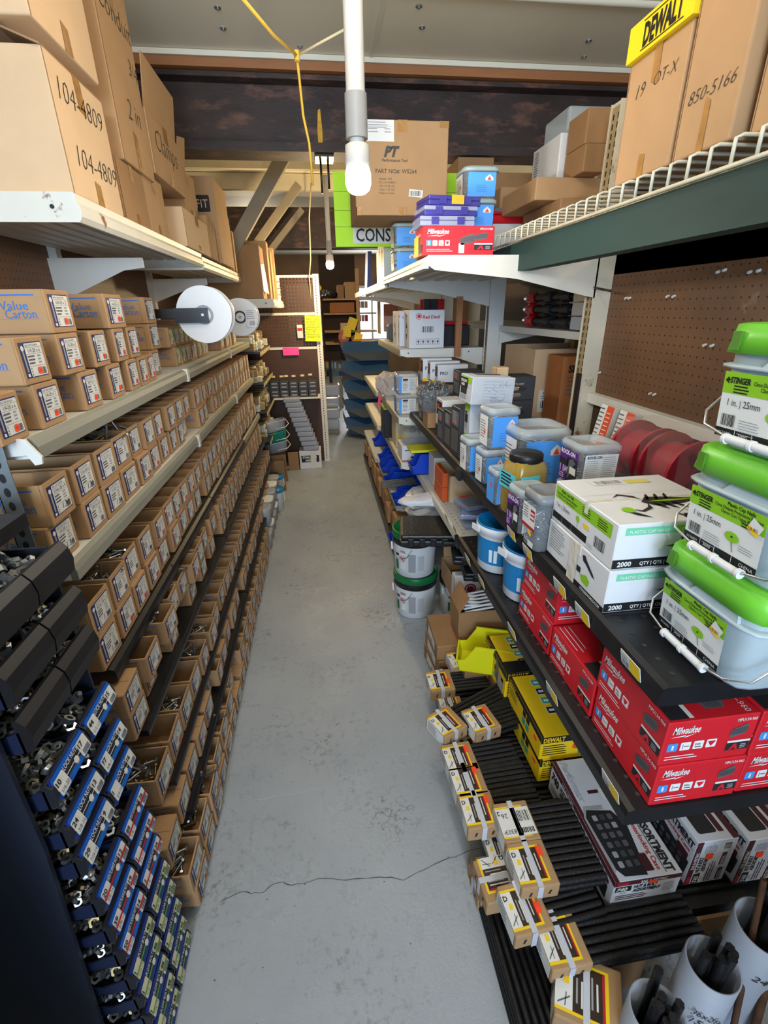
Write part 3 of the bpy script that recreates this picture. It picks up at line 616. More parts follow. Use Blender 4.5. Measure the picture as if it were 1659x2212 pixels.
for ri, (z, kind) in enumerate(rows_):
    nz = rows_[ri-1][0] if ri else 1.255
    for ci in range(2):
        y = RY0+.008+(.118 if ci == 0 else 0)+.0
        col = 'far column' if ci == 0 else 'near column'; what = {None: 'unlabelled', 'lock': 'blue labelled', 'flange': 'blue and red labelled', 'plow': 'navy and green labelled'}[kind]
        r = T('nut_bin', f'{what} dark nut bin, {ordn(ri)} from the rack top, {col}', 'bin', (RX, y, z), 0, 'nut bins of the rack')
        b = B(); h = .052 if kind is None else .04
        hb = min(nz-z-.008, .085)
        for yy in (0, .111): b.prism([(-.26, yy, -.012), (0, yy, -.012), (0, yy, .03), (-.05, yy, .012), (-.12, yy, .03), (-.2, yy, hb), (-.26, yy, hb)], (0, .003, 0), DIV)
        b.box(-.26, -.01, .003, .111, -.012, -.008, BIN); b.build('tray', r)
        b = B(); pts = [(0, 0, -.012), (.012, 0, -.006), (.016, 0, h*.35), (.012, 0, h*.75), (.002, 0, h), (-.004, 0, h), (-.004, 0, -.012)]
        b.prism([(x, .0, zz) for x, _, zz in pts], (0, .114, 0), BINL if kind is None else BIN); b.build('front_lip', r)
        if kind:
            pr = price.get(ri, ('3', '92', '1', '46', '3/8-16', '7/16-14')); tt = {'lock': 'LOCK NUTS', 'flange': 'HEX FLANGE NUTS', 'plow': 'PLOW BOLTS'}[kind]
            a, c_, sz = (pr[0], pr[1], pr[4]) if ci == 0 else (pr[2], pr[3], pr[5])
            sb = strip(kind, tt, a, c_, sz, 0); o = sb.build('label_strip', r); o.location = (.0145, .003, -.004)
        k = (ri+ci*2) % 3 if kind is None else (0 if ci == 0 else 1+ri % 2)
        o = npl[k] if not nu[k] else npl[k].copy()
        if nu[k]: COL.objects.link(o)
        nu[k] = 1; o.location = (RX, y, z+.006); tag(o, f'shiny loose nuts in the {ordn(ri)} bin down, {col} of the rack', 'nuts', 'nuts in the bins', 'stuff')
# ---------------------------------------------------------------- white spools on a black arm
c1 = PY(441, 680, 2.35); SPW = mat('spool_white', 'd6d8da', .35); WIRE = mat('white_wire', 'dfe0e0', .5, bump=.5, bscale=120, stretch=(1, 8, 1))
def spool(label, c, r, yw, arm):
    t = T('wire_spool', label, 'spool', c, 0, 'white wire spools')
    B().cyl((0, yw-.012, 0), (0, yw, 0), r, SPW, n=48).build('flange', t); b = B(); b.cyl((0, 0, 0), (0, .012, 0), r, SPW, n=48)
    b.cyl((0, -.001, 0), (0, 0, 0), r*.34, mat('spool_grey', '8b9094', .4) if arm else mat('spool_hub_navy', '20263c', .4), n=32).cyl((0, -.004, 0), (0, -.001, 0), r*.24, SPW, n=28).cyl((0, -.006, 0), (0, -.004, 0), r*.07, ZINC, n=12); b.build('flange', t)
    b = B(); b.cyl((0, .012, 0), (0, yw-.012, 0), r*(.93 if arm else .75), WIRE, n=48); b.build('wire_wrap', t)
    if not arm:
        b = B(); f = F(b, (r*.3, -.0065, -.055), (1, 0, 0), (0, 0, 1)); f.r(0, 0, .06, .095, PAPER); f.lines(.005, .085, .05, 5, .01, .004, INKL); f.bars(.02, .01, .03, .025, INK); b.build('paper_label', t)
    return t
spool('big white spool with a flat black arm across its face', c1, .118, .1, 1)
c2 = PY(519, 685, 3.0); spool('smaller white spool with a paper label, behind the big spool', c2, .10, .09, 0)
t = T('spool_arm', 'flat black steel arm carrying the white spools', 'arm', c1)
B().box(-.12, .02, -.03, -.008, -.032, .028, BLKS).box(-.2, -.12, -.026, -.012, -.012, .026, BLKP).box(-.42, -.2, -.024, -.014, 0, .022, BLKP).build('arm_plate', t)
B().cyl((0, -.034, 0), (0, -.03, 0), .006, ZINC, n=10).build('arm_bolt', t)
# ---------------------------------------------------------------- big cartons on the top shelf
def flapped(name, label, x0, x1, y0, y1, z0, z1, m=None, cat='box', tape=True, rz=0, group=None, writing=(), open_=False, face='r', bulge=0):
    """a big shipping carton; parts: body, tape strips; writing on the aisle side (face r: +X, l: -X, n: -Y)"""
    m = m or CARD; c = Vector(((x0+x1)/2, (y0+y1)/2, z0)); hx, hy, H = (x1-x0)/2, (y1-y0)/2, z1-z0
    t = T(name, label, cat, c, rz, group); b = B()
    if open_:
        w = .005; b.box(-hx, hx, -hy, -hy+w, 0, H, m).box(-hx, hx, hy-w, hy, 0, H, m).box(-hx, -hx+w, -hy+w, hy-w, 0, H, m).box(hx-w, hx, -hy+w, hy-w, 0, H, m).box(-hx+w, hx-w, -hy+w, hy-w, 0, w, CARDIN)
    else: b.cbox(-hx, hx, -hy, hy, 0, H, m, .004, 2)
    if face == 'r': f = F(b, (hx, -hy, 0), (0, 1, 0), (0, 0, 1)); W = 2*hy
    elif face == 'l': f = F(b, (-hx, hy, 0), (0, -1, 0), (0, 0, 1)); W = 2*hy
    else: f = F(b, (-hx, -hy, 0), (1, 0, 0), (0, 0, 1)); W = 2*hx
    for txt, x, y, h in writing: f.t(txt, W*x, H*y, h, PEN, 2, shear=.25, maxw=W*(.98-x), bold=-.018)
    f.r(0, 0, .003, H, CARDIN, 1)
    b.build('carton_body', t)
    if tape:
        tb = B(); ff = F(tb, f.o, f.u, f.v)
        ff.pg([(W*.44, H*.0), (W*.56, 0), (W*.55, H*.18), (W*.45, H*.2)], TAPE, 2); tb.build('tape', t); tb = B(); ff.b = tb; ff.pg([(W*.44, H), (W*.56, H), (W*.57, H*.72), (W*.45, H*.74)], TAPE, 2)
        tb.build('tape', t)
    return t, b, f, W, H
S0 = 1.866
flapped('shipping_carton', 'large pale carton marked 104-4809 at the near left end of the top shelf', -.96, -.56, 1.425, 1.745, S0, S0+.275, CARDP, writing=[('104-4809', .12, .70, .05), ('104-4809', .2, .25, .05)])
flapped('shipping_carton', 'large carton stacked on the marked one at the near left end', -.96, -.555, 1.40, 1.74, S0+.31, S0+.6, CARDP, writing=[('1009', .3, .55, .05)])
o = B().sheet((-.56, 1.42, S0+.276), (-.56, 1.745, S0+.276), (-.64, 1.745, S0+.305), (-.64, 1.42, S0+.305), .004, CARDIN).build('loose_flap'); tag(o, 'dark gaping carton flap between the two big near cartons', 'flap')
flapped('shipping_carton', 'tall carton with marker scrawl reading Conduit 2 in, third from the near end', -.95, -.558, 1.85, 2.15, S0+.17, S0+.72, CARD, writing=[('Conduit', .1, .68, .06), ('3/4', .7, .5, .05), ('2 in', .4, .25, .06)])
t, b, f, W, H = flapped('shipping_carton', 'low carton with crushed corner under the tall scrawled carton', -.95, -.565, 1.78, 2.02, S0, S0+.165, CARDD)
flapped('shipping_carton', 'small taped carton with green sticker under the clamps carton', -.95, -.57, 2.03, 2.27, S0, S0+.19, CARD)
t, b, f, W, H = flapped('shipping_carton', 'carton with handwritten Clamps and a raised open flap', -.93, -.555, 2.17, 2.62, S0+.205, S0+.40, CARD, writing=[('Clamps', .15, .45, .075)])
B().sheet((hx_ := (.1775), -.2, H), (hx_, .2, H), (hx_+.02, .2, H+.16), (hx_+.02, -.2, H+.16), .004, CARD).build('flap', t)
t, b, f, W, H = flapped('shipping_carton', 'wide taped carton overhanging the top shelf edge', -.93, -.545, 2.45, 2.95, S0, S0+.15, CARDP)
t, b, f, W, H = flapped('shipping_carton', 'carton with upright open flaps above the overhanging carton', -.93, -.58, 2.66, 2.95, S0+.155, S0+.35, CARD)
B().sheet((.17, -.14, H), (.17, .0, H), (.19, .0, H+.13), (.19, -.14, H+.1), .004, CARD).build('flap', t)
t, b, f, W, H = flapped('shipping_carton', 'brown carton with a black FIT print block', -.93, -.53, 3.2, 3.6, S0-.006, S0+.42, CARD, tape=False, face='n')
f.rr(.22, H-.16, .16, .07, BLK, .006, 2); f.t('FIT', .26, H-.145, .045, CARD, 3)
fb = B(); f2 = F(fb, (-.2, -.2, 0), (1, 0, 0), (0, 0, 1)); f2.rr(.2, H-.17, .17, .08, BLK, .006, 3); f2.t('UNIFIT', .21, H-.15, .042, CARDP, 4, maxw=.15); fb.build('print_block', t)
for i in range(5):
    flapped('flat_carton', f'narrow upright carton, {ordn(i)} behind the print block carton', -.9, -.555+.008*(i % 2), 3.62+i*.062, 3.675+i*.062, S0-.008, S0+.33-.03*i, CARD, tape=i % 2 == 0, group='narrow cartons on the top shelf')
for i in range(6):
    flapped('flat_carton', f'low narrow carton at the shelf edge, {ordn(i)} past the overhanging carton', -.9, -.548, 2.97+i*.037, 3.003+i*.037, S0-.001, S0+.2-.008*i, CARD, tape=i % 2 == 1, group='low narrow cartons on the top shelf')
# second top shelf, farther and lower
S1_ = 1.687
t, b, f, W, H = flapped('shipping_carton', 'wide dark carton with a white sheet on the far lower top shelf', -.93, -.40, 4.02, 4.3, S1_, S1_+.36, CARDD, tape=False)
o = B().sheet((-.395, 4.03, 1.74), (-.37, 4.16, 1.72), (-.385, 4.14, 1.93), (-.398, 4.03, 1.92), .002, PAPER).build('paper_sheet'); tag(o, 'white paper sheet stuck on the dark carton of the far top shelf', 'paper')
for i in range(4): flapped('flat_carton', f'gold taped carton on the far top shelf, {ordn(i)} behind the white sheet', -.9, -.372+.012*(i % 2), 4.33+i*.15, 4.47+i*.15, S1_, S1_+.42-.05*(i % 3), CARD, group='gold taped cartons')
for i in range(4):
    b = B(); b.box(0, .03, 0, .08, 0, .05, PAPER); f = F(b, (.03, 0, 0), (0, 1, 0), (0, 0, 1)); f.r(.01, .01, .06, .02, BLK)
    o = b.build('white_packet', loc=(-.375, 5.085 if i > 99 else 5.05, S1_+.0+i*.056)); tag(o, f'little white packet, {("lowest", "second lowest", "third up", "topmost")[i]} of the pile at the far top shelf end', 'packet', 'white packets')
# far third bay: small parts shelves with yellow price strips
t = T('shelving_unit', 'far left bay of small part trays with yellow striped shelf edges', 'shelving', (0, 0, 0))
STRP = mat('stripe_yellow', 'c9b04a', .5)
FZ = (1.28, 1.02, .77, .5)
for z in FZ:
    b = B(); b.box(-1.0, -.515, 4.32, 5.2, z-.012, z, BLKS); b.box(-.515, -.51, 4.32, 5.2, z-.04, z+.002, BLKS)
    for i in range(16): b.box(-.51, -.5085, 4.335+i*.055, 4.37+i*.055, z-.034, z-.002, STRP if i % 3 else PAPER)
    b.build('shelf', t)
B().box(-1.02, -1.0, 4.32, 5.2, 0, 1.6, PEGB).build('back_panel', t)
q = random.Random(5); PALEP = [mat('packet_white', 'cfcfc4', .4), mat('packet_khaki', '9c8f5f', .4), mat('packet_tan', '8a7550', .5), mat('packet_dark', '38362f', .5)]
hl = {}
for zi, z in enumerate(FZ):
    for i in range(11):
        for lv in range(2):
            h = q.uniform(.045, .075); d = q.uniform(.0, .05); b = B(); hl[(i, lv)] = h; b.cbox(-.2, 0, 0, .068, 0, h, PALEP[q.choice((0, 0, 1, 2, 2))], .004, 1); f = F(b, (0, 0, 0), (0, 1, 0), (0, 0, 1)); f.r(.01, h*.25, .045, h*.5, PAPER); f.r(.018, h*.36, .03, h*.25, BLK, 2)
            o = b.build('parts_box', loc=(-.522-d-.03*lv, 4.335+i*.078, z+.0015+(hl.get((i, 0), 0)+.001)*lv))
            tag(o, f'small parts box, {ordn(i)} along, {("lower", "upper")[lv]} layer, {ordn(zi)} shelf down, far left bay', 'box', 'small parts boxes in the far bay')
for i, (z, y) in enumerate([(0.0015, 3.2+.17*k) for k in range(6)]+[(.152, 3.3+.17*k) for k in range(5)]):
    lab = f'clear parts tub, {ordn(i if i < 6 else i-6)} along, {"bottom" if i < 6 else "upper"} layer, floor by far left shelves'
    t = T('parts_tub', lab, 'tub', (-.5, y, z+.001), 0, 'clear parts tubs by the floor')
    CLRT = mat('clear_tub', 'b9bec2', .25, alpha=.75)
    B().lathe([(0, 0), (.055, 0), (.06, .1), (.062, .122), (.058, .122), (.052, .01)], (0, 0, 0), CLRT, n=20, sq=5).build('tub_body', t); B().lathe([(.064, .112), (.066, .126), (.05, .128), (0, .128)], (0, 0, 0), PAPER if i % 2 else CLRT, n=20, sq=5).build('tub_lid', t)
# ================================================================ right shelving
GR = T('shelving_unit', 'right shelving run with black shelves, white top shelves and brown pegboard', 'shelving', (0, 0, 0))
RXB = 1.0
UPM = mat('upright_cream', 'cfc9b6', .5, noise=.08, nscale=6, wear='7d5636', wscale=7, wlo=.63)
UPT = mat('upright_tan', 'a08c68', .5, noise=.15, nscale=8); UPD = mat('upright_dark', '2c2320', .5, noise=.2, nscale=8)
SLOT = mat('slot_dark', '2a211a', .7)
for i, (y, m) in enumerate(((1.80, UPM), (2.93, WHT), (4.08, WHT))):
    b = B(); b.box(RXB, RXB+.085, y-.03, y+.03, 0 if i else 1.33, 2.2, m)
    if i == 0: b.box(RXB, RXB+.085, y-.03, y+.03, 0, 1.33, UPM)
    b.box(RXB-.0006, RXB, y-.026, y+.026, .8, 2.19, UPT)
    b.box(RXB-.006, RXB, y-.03, y-.026, 0, 2.2, m).box(RXB-.006, RXB, y+.026, y+.03, 0, 2.2, m)
    for k in range(84): b.box(RXB-.0008, RXB, y-.018, y-.010, .03+k*.0256, .046+k*.0256, SLOT).box(RXB-.0008, RXB, y+.010, y+.018, .03+k*.0256, .046+k*.0256, SLOT)
    b.build('upright', GR)
o = B().box(RXB-.012, RXB-.0065, 1.768, 1.80, .7, 1.36, UPD).build('dark_splice', GR)
B().box(RXB+.062, RXB+.07, -.6, 1.775, .95, 1.25, mat('dark_backing', '3a2c20', .8)).build('lower_backing', GR)
PEGR = B().box(RXB+.06, RXB+.066, -.6, 1.775, 1.286, 1.78, PEGB).build('pegboard_panel', GR)
B().box(RXB+.03, RXB+.06, -.6, 1.768, 1.250, 1.286, WHT).build('panel_rail', GR)
for (px, py) in ((1553, 586), (1567, 582), (1641, 583), (1622, 586), (1354, 643), (1361, 643), (1444, 639), (1457, 639), (1524, 744), (1540, 745), (1288, 803), (1296, 804), (1406, 849), (1415, 851)):
    p = PX(px, py, RXB+.058); o = B().cyl((.004, 0, 0), (-.007, 0, -.003), .0036, PAPER, n=8).build('peg_stub', loc=p); tag(o, 'small pale peg stub sticking out of the brown pegboard', 'peg', 'peg stubs on the pegboard')
# black shelves
def bshelf(parent, x, y0, y1, z, depth=.46, m=BLKS, lip=.036):
    b = B(); b.box(x, x+depth, y0, y1, z-.014, z, m)
    q = B()
    for y in (y0, y1-.006): b.box(x, x+depth, y, y+.006, z-.04, z-.014, m)
    hb = b; rr = random.Random(int(z*100))
    HM = mat('shelf_hole', '39302c', .8) if m is BLKS else mat('shelf_hole_grey', '5c6063', .8)
    k = 0
    for j in range(3):
        y = y0+.03+.008*j
        while y < y1-.02: hb.disc((x+.025+.055*j, y, z+.0006), .0048, HM, n=8); y += .0375
    o = b.build('shelf', parent)
    r = B(); r.prism([(x, y0, z+.002), (x-.012, y0, z-.002), (x-.016, y0, z-.014), (x-.018, y0, z-lip), (x-.004, y0, z-lip-.004), (x, y0, z-lip)], (0, y1-y0, 0), m); r.build('price_rail', o)
    return o
SH1 = bshelf(GR, .535, .535, 1.735, 1.02); SH1b = bshelf(GR, .535, 1.745, 2.86, 1.02)
SH2 = bshelf(GR, .528, .528, 1.70, .73)
GREYP = mat('grey_pegshelf', 'b9bdbc', .45, noise=.04)
bshelf(GR, .57, 1.70, 2.86, .655, .40, GREYP, .03)
bshelf(GR, .44, .62, 1.60, .142, .82, BLKS, .05)
for i, (y, z) in enumerate(((1.735, 1.0), (1.70, .715))):
    B().box(.508, .522, y-.02, y+.03, z-.03, z+.012, BLKS).build('end_clip', GR)
# price tags on the rails
def ptag(px, py, x, rail, k):
    p = PX(px, py, x); b = B(); f = F(b, (0, .028, -.016), (0, -1, 0), (-.25, 0, 1)); f.rr(0, 0, .056, .032, PAPER, .004, 1); f.rr(.028, 0, .028, .032, YEL, .004, 2); f.bars(.006, .004, .02, .012, INK, 3, 6, k); f.lines(.005, .024, .02, 2, .005, .002, INKL, 3)
    f.b.prism([f.p(0, 0, 0), f.p(.056, 0, 0), f.p(.056, .032, 0), f.p(0, .032, 0)], f.n*-.001, PAPER)
    o = b.build('price_tag', loc=p); tag(o, f'shelf price tag, {ordn(k)} from the near end of the {rail}', 'tag', 'shelf price tags')
for k, (px, py) in enumerate(((1366, 1436), (1261, 1326), (1212, 1269), (1142, 1192), (1107, 1152))): ptag(px, py, .517, 'upper black shelf edge', k)
for k, (px, py) in enumerate(((1322, 1697), (1195, 1497), (1108, 1363), (1042, 1256), (1012, 1208))): ptag(px, py, .509, 'lower black shelf edge', k)
for k, (px, py) in enumerate(((1002, 1172), (984, 1143), (966, 1117))): ptag(px, py, .554, 'grey perforated shelf edge', k)
# white shelves on the aisle side
def wshelf(x, y0, y1, z, xb=.99, m=WHT, h=.1, lip=.04):
    b = B(); b.box(x, xb, y0, y1, z-.01, z, m); o = b.build('shelf', GR)
    r = B(); r.prism([(x, y0, z), (x-.01, y0, z-.003), (x-.012, y0, z-.015), (x-.012, y0, z-lip), (x, y0, z-lip)], (0, y1-y0, 0), RAIL if m is WHT else m); r.build('price_rail', o)
    w = xb-x
    for y in (y0-.005, y1-.002):
        B().prism([(x-.01, y, z), (xb, y, z), (xb, y, z-h), (xb-.03, y, z-h), (xb-w*.35, y, z-lip-.012), (x+.03, y, z-lip-.006), (x-.006, y, z-lip*.85)], (0, .005, 0), m).build('bracket', o)
    for q in (x+.04, xb-.09): B().cyl((q, y0-.007, z-.022), (q, y0-.004, z-.022), .004, SLOT, n=10).build('hole', o)
    return o
TZ = 1.765
b = B(); tx = .385
b.box(tx, RXB, 1.78, 2.93, TZ-.006, TZ, RUSTW)
for i in range(7): x = tx+.04+i*.085; b.box(x-.016, x+.016, 1.79, 2.92, TZ-.026, TZ-.006, RUSTW)
o = b.build('top_shelf', GR)
B().prism([(tx-.004, 1.77, TZ), (RXB, 1.77, TZ), (RXB, 1.77, TZ-.14), (RXB-.05, 1.77, TZ-.13), (RXB-.3, 1.77, TZ-.075), (tx+.02, 1.77, TZ-.045), (tx-.004, 1.77, TZ-.03)], (0, .006, 0), RUSTW).build('bracket', o)
B().prism([(tx, 1.78, TZ), (tx-.008, 1.78, TZ-.004), (tx-.008, 1.78, TZ-.018), (tx-.016, 1.78, TZ-.026), (tx-.016, 1.78, TZ-.04), (tx, 1.78, TZ-.04)], (0, 1.15, 0), RUSTW).build('front_lip', o)
B().prism([(tx+.02, 2.92, TZ-.02), (RXB, 2.92, TZ-.02), (RXB, 2.92, TZ-.16), (RXB-.3, 2.92, TZ-.09), (tx+.02, 2.92, TZ-.05)], (0, .006, 0), WHT).build('bracket', o)
b = B(); b.box(.40, RXB, 2.94, 5.3, 1.745, 1.751, RUSTW)
for i in range(7): x = .43+i*.08; b.box(x-.014, x+.014, 2.95, 5.29, 1.72, 1.745, RUSTW)
b.box(.385, .40, 2.94, 5.3, 1.71, 1.75, RUSTW); o = b.build('top_shelf', GR)
for y in (4.1, 5.29): B().prism([(.43, y, 1.72), (RXB, y, 1.72), (RXB, y, 1.58), (.7, y, 1.66), (.43, y, 1.70)], (0, .006, 0), WHT).build('bracket', o)
wshelf(.485, 2.96, 4.07, 1.375); wshelf(.475, 2.96, 4.07, .965, lip=.045, h=.14); wshelf(.49, 2.96, 4.07, .665, lip=.045, h=.14)
wshelf(.46, 4.09, 5.2, .95); wshelf(.46, 4.09, 5.2, .66); wshelf(.46, 2.96, 4.07, .36, m=GREYP); wshelf(.44, 4.09, 5.2, .36, m=GREYP); wshelf(.42, 2.96, 5.2, .09, m=BLKS, h=.06)
B().box(RXB+.06, RXB+.066, 4.1, 5.3, .1, 1.7, PEGB).build('back_panel', GR)
# ---------------------------------------------------------------- printed boxes
MRED = mat('box_red', 'c8202c', .42, noise=.03, nscale=20); MDK = mat('print_dark', '26262a', .5); ICB = mat('icon_blue', '3f8fd8', .5); NAILS = mat('nail_grey', '5d5a5e', .5)
def nailstrip(f, x, y, w, h, l=2):
    f.pg([(x, y+h*.12), (x+w*.12, y), (x+w, y+h*.28), (x+w, y+h*.86), (x+w*.86, y+h), (x, y+h*.62)], NAILS, l)
    for i in range(5): f.pg([(x+.04*w, y+h*(.22+.09*i)), (x+w*.98, y+h*(.38+.1*i)), (x+w*.98, y+h*(.40+.1*i)), (x+.04*w, y+h*(.24+.09*i))], MDK, l+1)
def red_face(f, W, H, wide):
    f.t('Milwaukee', W*.06, H*.74, H*.17, PAPER, 2, maxw=W*.30 if wide else W*.34, shear=.35, bold=.02)
    f.pg([(W*.05, H*.66), (W*.22, H*.70), (W*.20, H*.665), (W*.32, H*.71), (W*.21, H*.635), (W*.22, H*.665)], PAPER)
    s = H*.19
    for i, m in enumerate((ICB, PAPER, PAPER, PAPER)):
        x = W*.05+i*s*1.28; f.rr(x, H*.33, s, s, m, .002)
        if i == 0: f.pg([(x+s*.4, H*.33+s*.2), (x+s*.6, H*.33+s*.2), (x+s*.6, H*.33+s*.8), (x+s*.4, H*.33+s*.8)], PAPER, 2)
        elif i == 1: f.r(x+s*.2, H*.33+s*.2, s*.05, s*.6, INK, 2); f.r(x+s*.35, H*.33+s*.45, s*.5, s*.1, INK, 2)
        elif i == 2: f.t('990', x+s*.12, H*.33+s*.45, s*.28, MDK, 2, maxw=s*.76); f.r(x+s*.2, H*.33+s*.22, s*.6, s*.1, MDK, 2)
        else: f.pg([(x+s*.5, H*.33+s*.15), (x+s*.75, H*.33+s*.5), (x+s*.88, H*.33+s*.8), (x+s*.1, H*.33+s*.8), (x+s*.3, H*.33+s*.45)], MRED, 2)
    f.lines(W*.05, H*.2, W*.42, 2, H*.06, H*.02, PAPER)
    f.t('MPU134-960', W*.97, H*.87, H*.07, PAPER, 2, al='r', maxw=W*.22, bold=.01)
    nailstrip(f, W*.72, H*.5, W*.18, H*.3)
    f.r(W*.72, H*.18, W*.26, H*.22, MDK); f.r(W*.72, H*.37, W*.26, H*.05, PAPER, 2); f.pg([(W*.76, H*.20), (W*.80, H*.34), (W*.83, H*.34), (W*.86, H*.20), (W*.83, H*.2), (W*.815, H*.27), (W*.79, H*.2)], MRED, 2); f.lines(W*.88, H*.3, W*.08, 3, H*.04, H*.018, INKL)
def red_box(label, x, y, z, L=.205, Wd=.175, H=.103, rz=0):
    t = T('nail_box', label, 'box', (x, y, z), rz, 'red nail strip boxes'); b = B(); b.cbox(0, Wd, 0, L, 0, H, MRED, .002, 1); b.build('carton', t); b = B()
    f = F(b, (0, L, 0), (0, -1, 0), (0, 0, 1)); red_face(f, L, H, 0)
    f = F(b, (0, 0, 0), (1, 0, 0), (0, 0, 1)); red_face(f, Wd, H, 1)
    f = F(b, (0, L, H), (0, -1, 0), (1, 0, 0)); f.r(L*.70, Wd*.03, L*.27, Wd*.25, MDK); f.r(L*.70, Wd*.24, L*.27, Wd*.05, PAPER, 2); nailstrip(f, L*.45, Wd*.38, L*.45, Wd*.35)
    s = .022
    for i, m in enumerate((ICB, PAPER, PAPER, PAPER)): f.rr(L*.08+i*s*1.2, Wd*.7, s, s, m, .002)
    f.lines(L*.05, Wd*.2, L*.55, 3, .012, .002, PAPER); f.t('MPU134-960', L*.97, Wd*.86, .012, PAPER, 2, al='r', maxw=L*.4)
    b.build('printing', t); return t
for i, (x, y, z, n) in enumerate(((.557, .532, .7315, 'lower of the nearest pair at the shelf corner'), (.553, .534, .8355, 'upper of the nearest pair at the shelf corner'), (.738, .535, .7315, 'lower of the pair at the right edge'), (.734, .534, .8355, 'upper of the pair at the right edge'),
    (.556, .745, .7315, 'single one in the middle of the lower black shelf'), (.556, .958, .7315, 'lower of the pair beside the blue pails'), (.560, .955, .8355, 'upper of the pair beside the blue pails'), (.737, .745, .7315, 'behind the single middle one'))):
    red_box('red printed nail strip box, '+n, x, y, z)
YB = mat('box_yellow', 'e8c21c', .45, noise=.03, nscale=15); TEAL = mat('icon_teal', '2f9a86', .5)
def yel_box(label, x, y, z, L=.27, Wd=.15, H=.095):
    t = T('nail_box', label, 'box', (x, y, z), 0, 'yellow nail boxes'); b = B(); b.cbox(0, Wd, 0, L, 0, H, YB, .002, 1); b.build('carton', t); b = B()
    f = F(b, (0, L, 0), (0, -1, 0), (0, 0, 1)); f.r(0, H*.78, L, H*.22, BLK); f.t('DEWALT', L*.03, H*.81, H*.14, YB, 2, bold=.03, maxw=L*.2); f.lines(L*.04, H*.66, L*.3, 4, H*.09, H*.03, BLK)
    for i, m in enumerate((TEAL, BLK, TEAL, BLK)): f.rr(L*.48+(i//2)*.03, H*.2+(i % 2)*.03, .024, .024, m, .002)
    F(b, (0, L, 0), (0, -1, 0), (0, 0, 1)).rr(L*.82, H*.5, .022, .014, ORG, .003, 3)
    f = F(b, (0, 0, 0), (1, 0, 0), (0, 0, 1)); f.r(0, H*.72, Wd, H*.28, BLK); f.t('DEWALT', Wd*.05, H*.76, H*.2, YB, 2, bold=.04, maxw=Wd*.48); f.lines(Wd*.06, H*.58, Wd*.6, 5, H*.1, H*.035, BLK); f.rr(Wd*.72, H*.35, .026, .022, ORG, .006, 3); f.rr(Wd*.86, H*.1, .02, .03, TEAL, .003, 2)
    f = F(b, (0, L, H), (0, -1, 0), (1, 0, 0))
    for i, m in enumerate((TEAL, BLK, TEAL, BLK)): f.rr(L*.1+i*.042, Wd*.42, .03, .034, PAPER, .003, 1); f.rr(L*.1+i*.042+.002, Wd*.42+.002, .026, .03, m, .002, 2); f.r(L*.1+i*.042+.01, Wd*.42+.008, .01, .018, PAPER, 3)
    f.r(0, 0, L, .008, BLK); b.build('printing', t); return t
yel_box('long yellow and black nail box, lower of the near pair on the bottom shelf', .612, 1.0, .172)
yel_box('long yellow and black nail box, upper of the near pair on the bottom shelf', .607, 1.005, .268)
t = yel_box('yellow nail box with grey nail strip picture and black lid, behind the yellow pair', .60, 1.29, .235, .22, .16, .13)
b = B(); f = F(b, (0, .22, 0), (0, -1, 0), (0, 0, 1)); f.pg([(.12, .045), (.15, .02), (.15, .11), (.12, .128)], NAILS, 4); f.rr(.15, .01, .05, .07, INKL, .003, 3); b.box(.0, .16, .0, .06, .1302, .1315, BLK); b.build('picture_panel', t)
o = B().cbox(.60, .76, 1.29, 1.50, .171, .234, CARDD, .003).build('small_carton'); tag(o, 'plain brown carton under the yellow box with the nail strip picture', 'box')
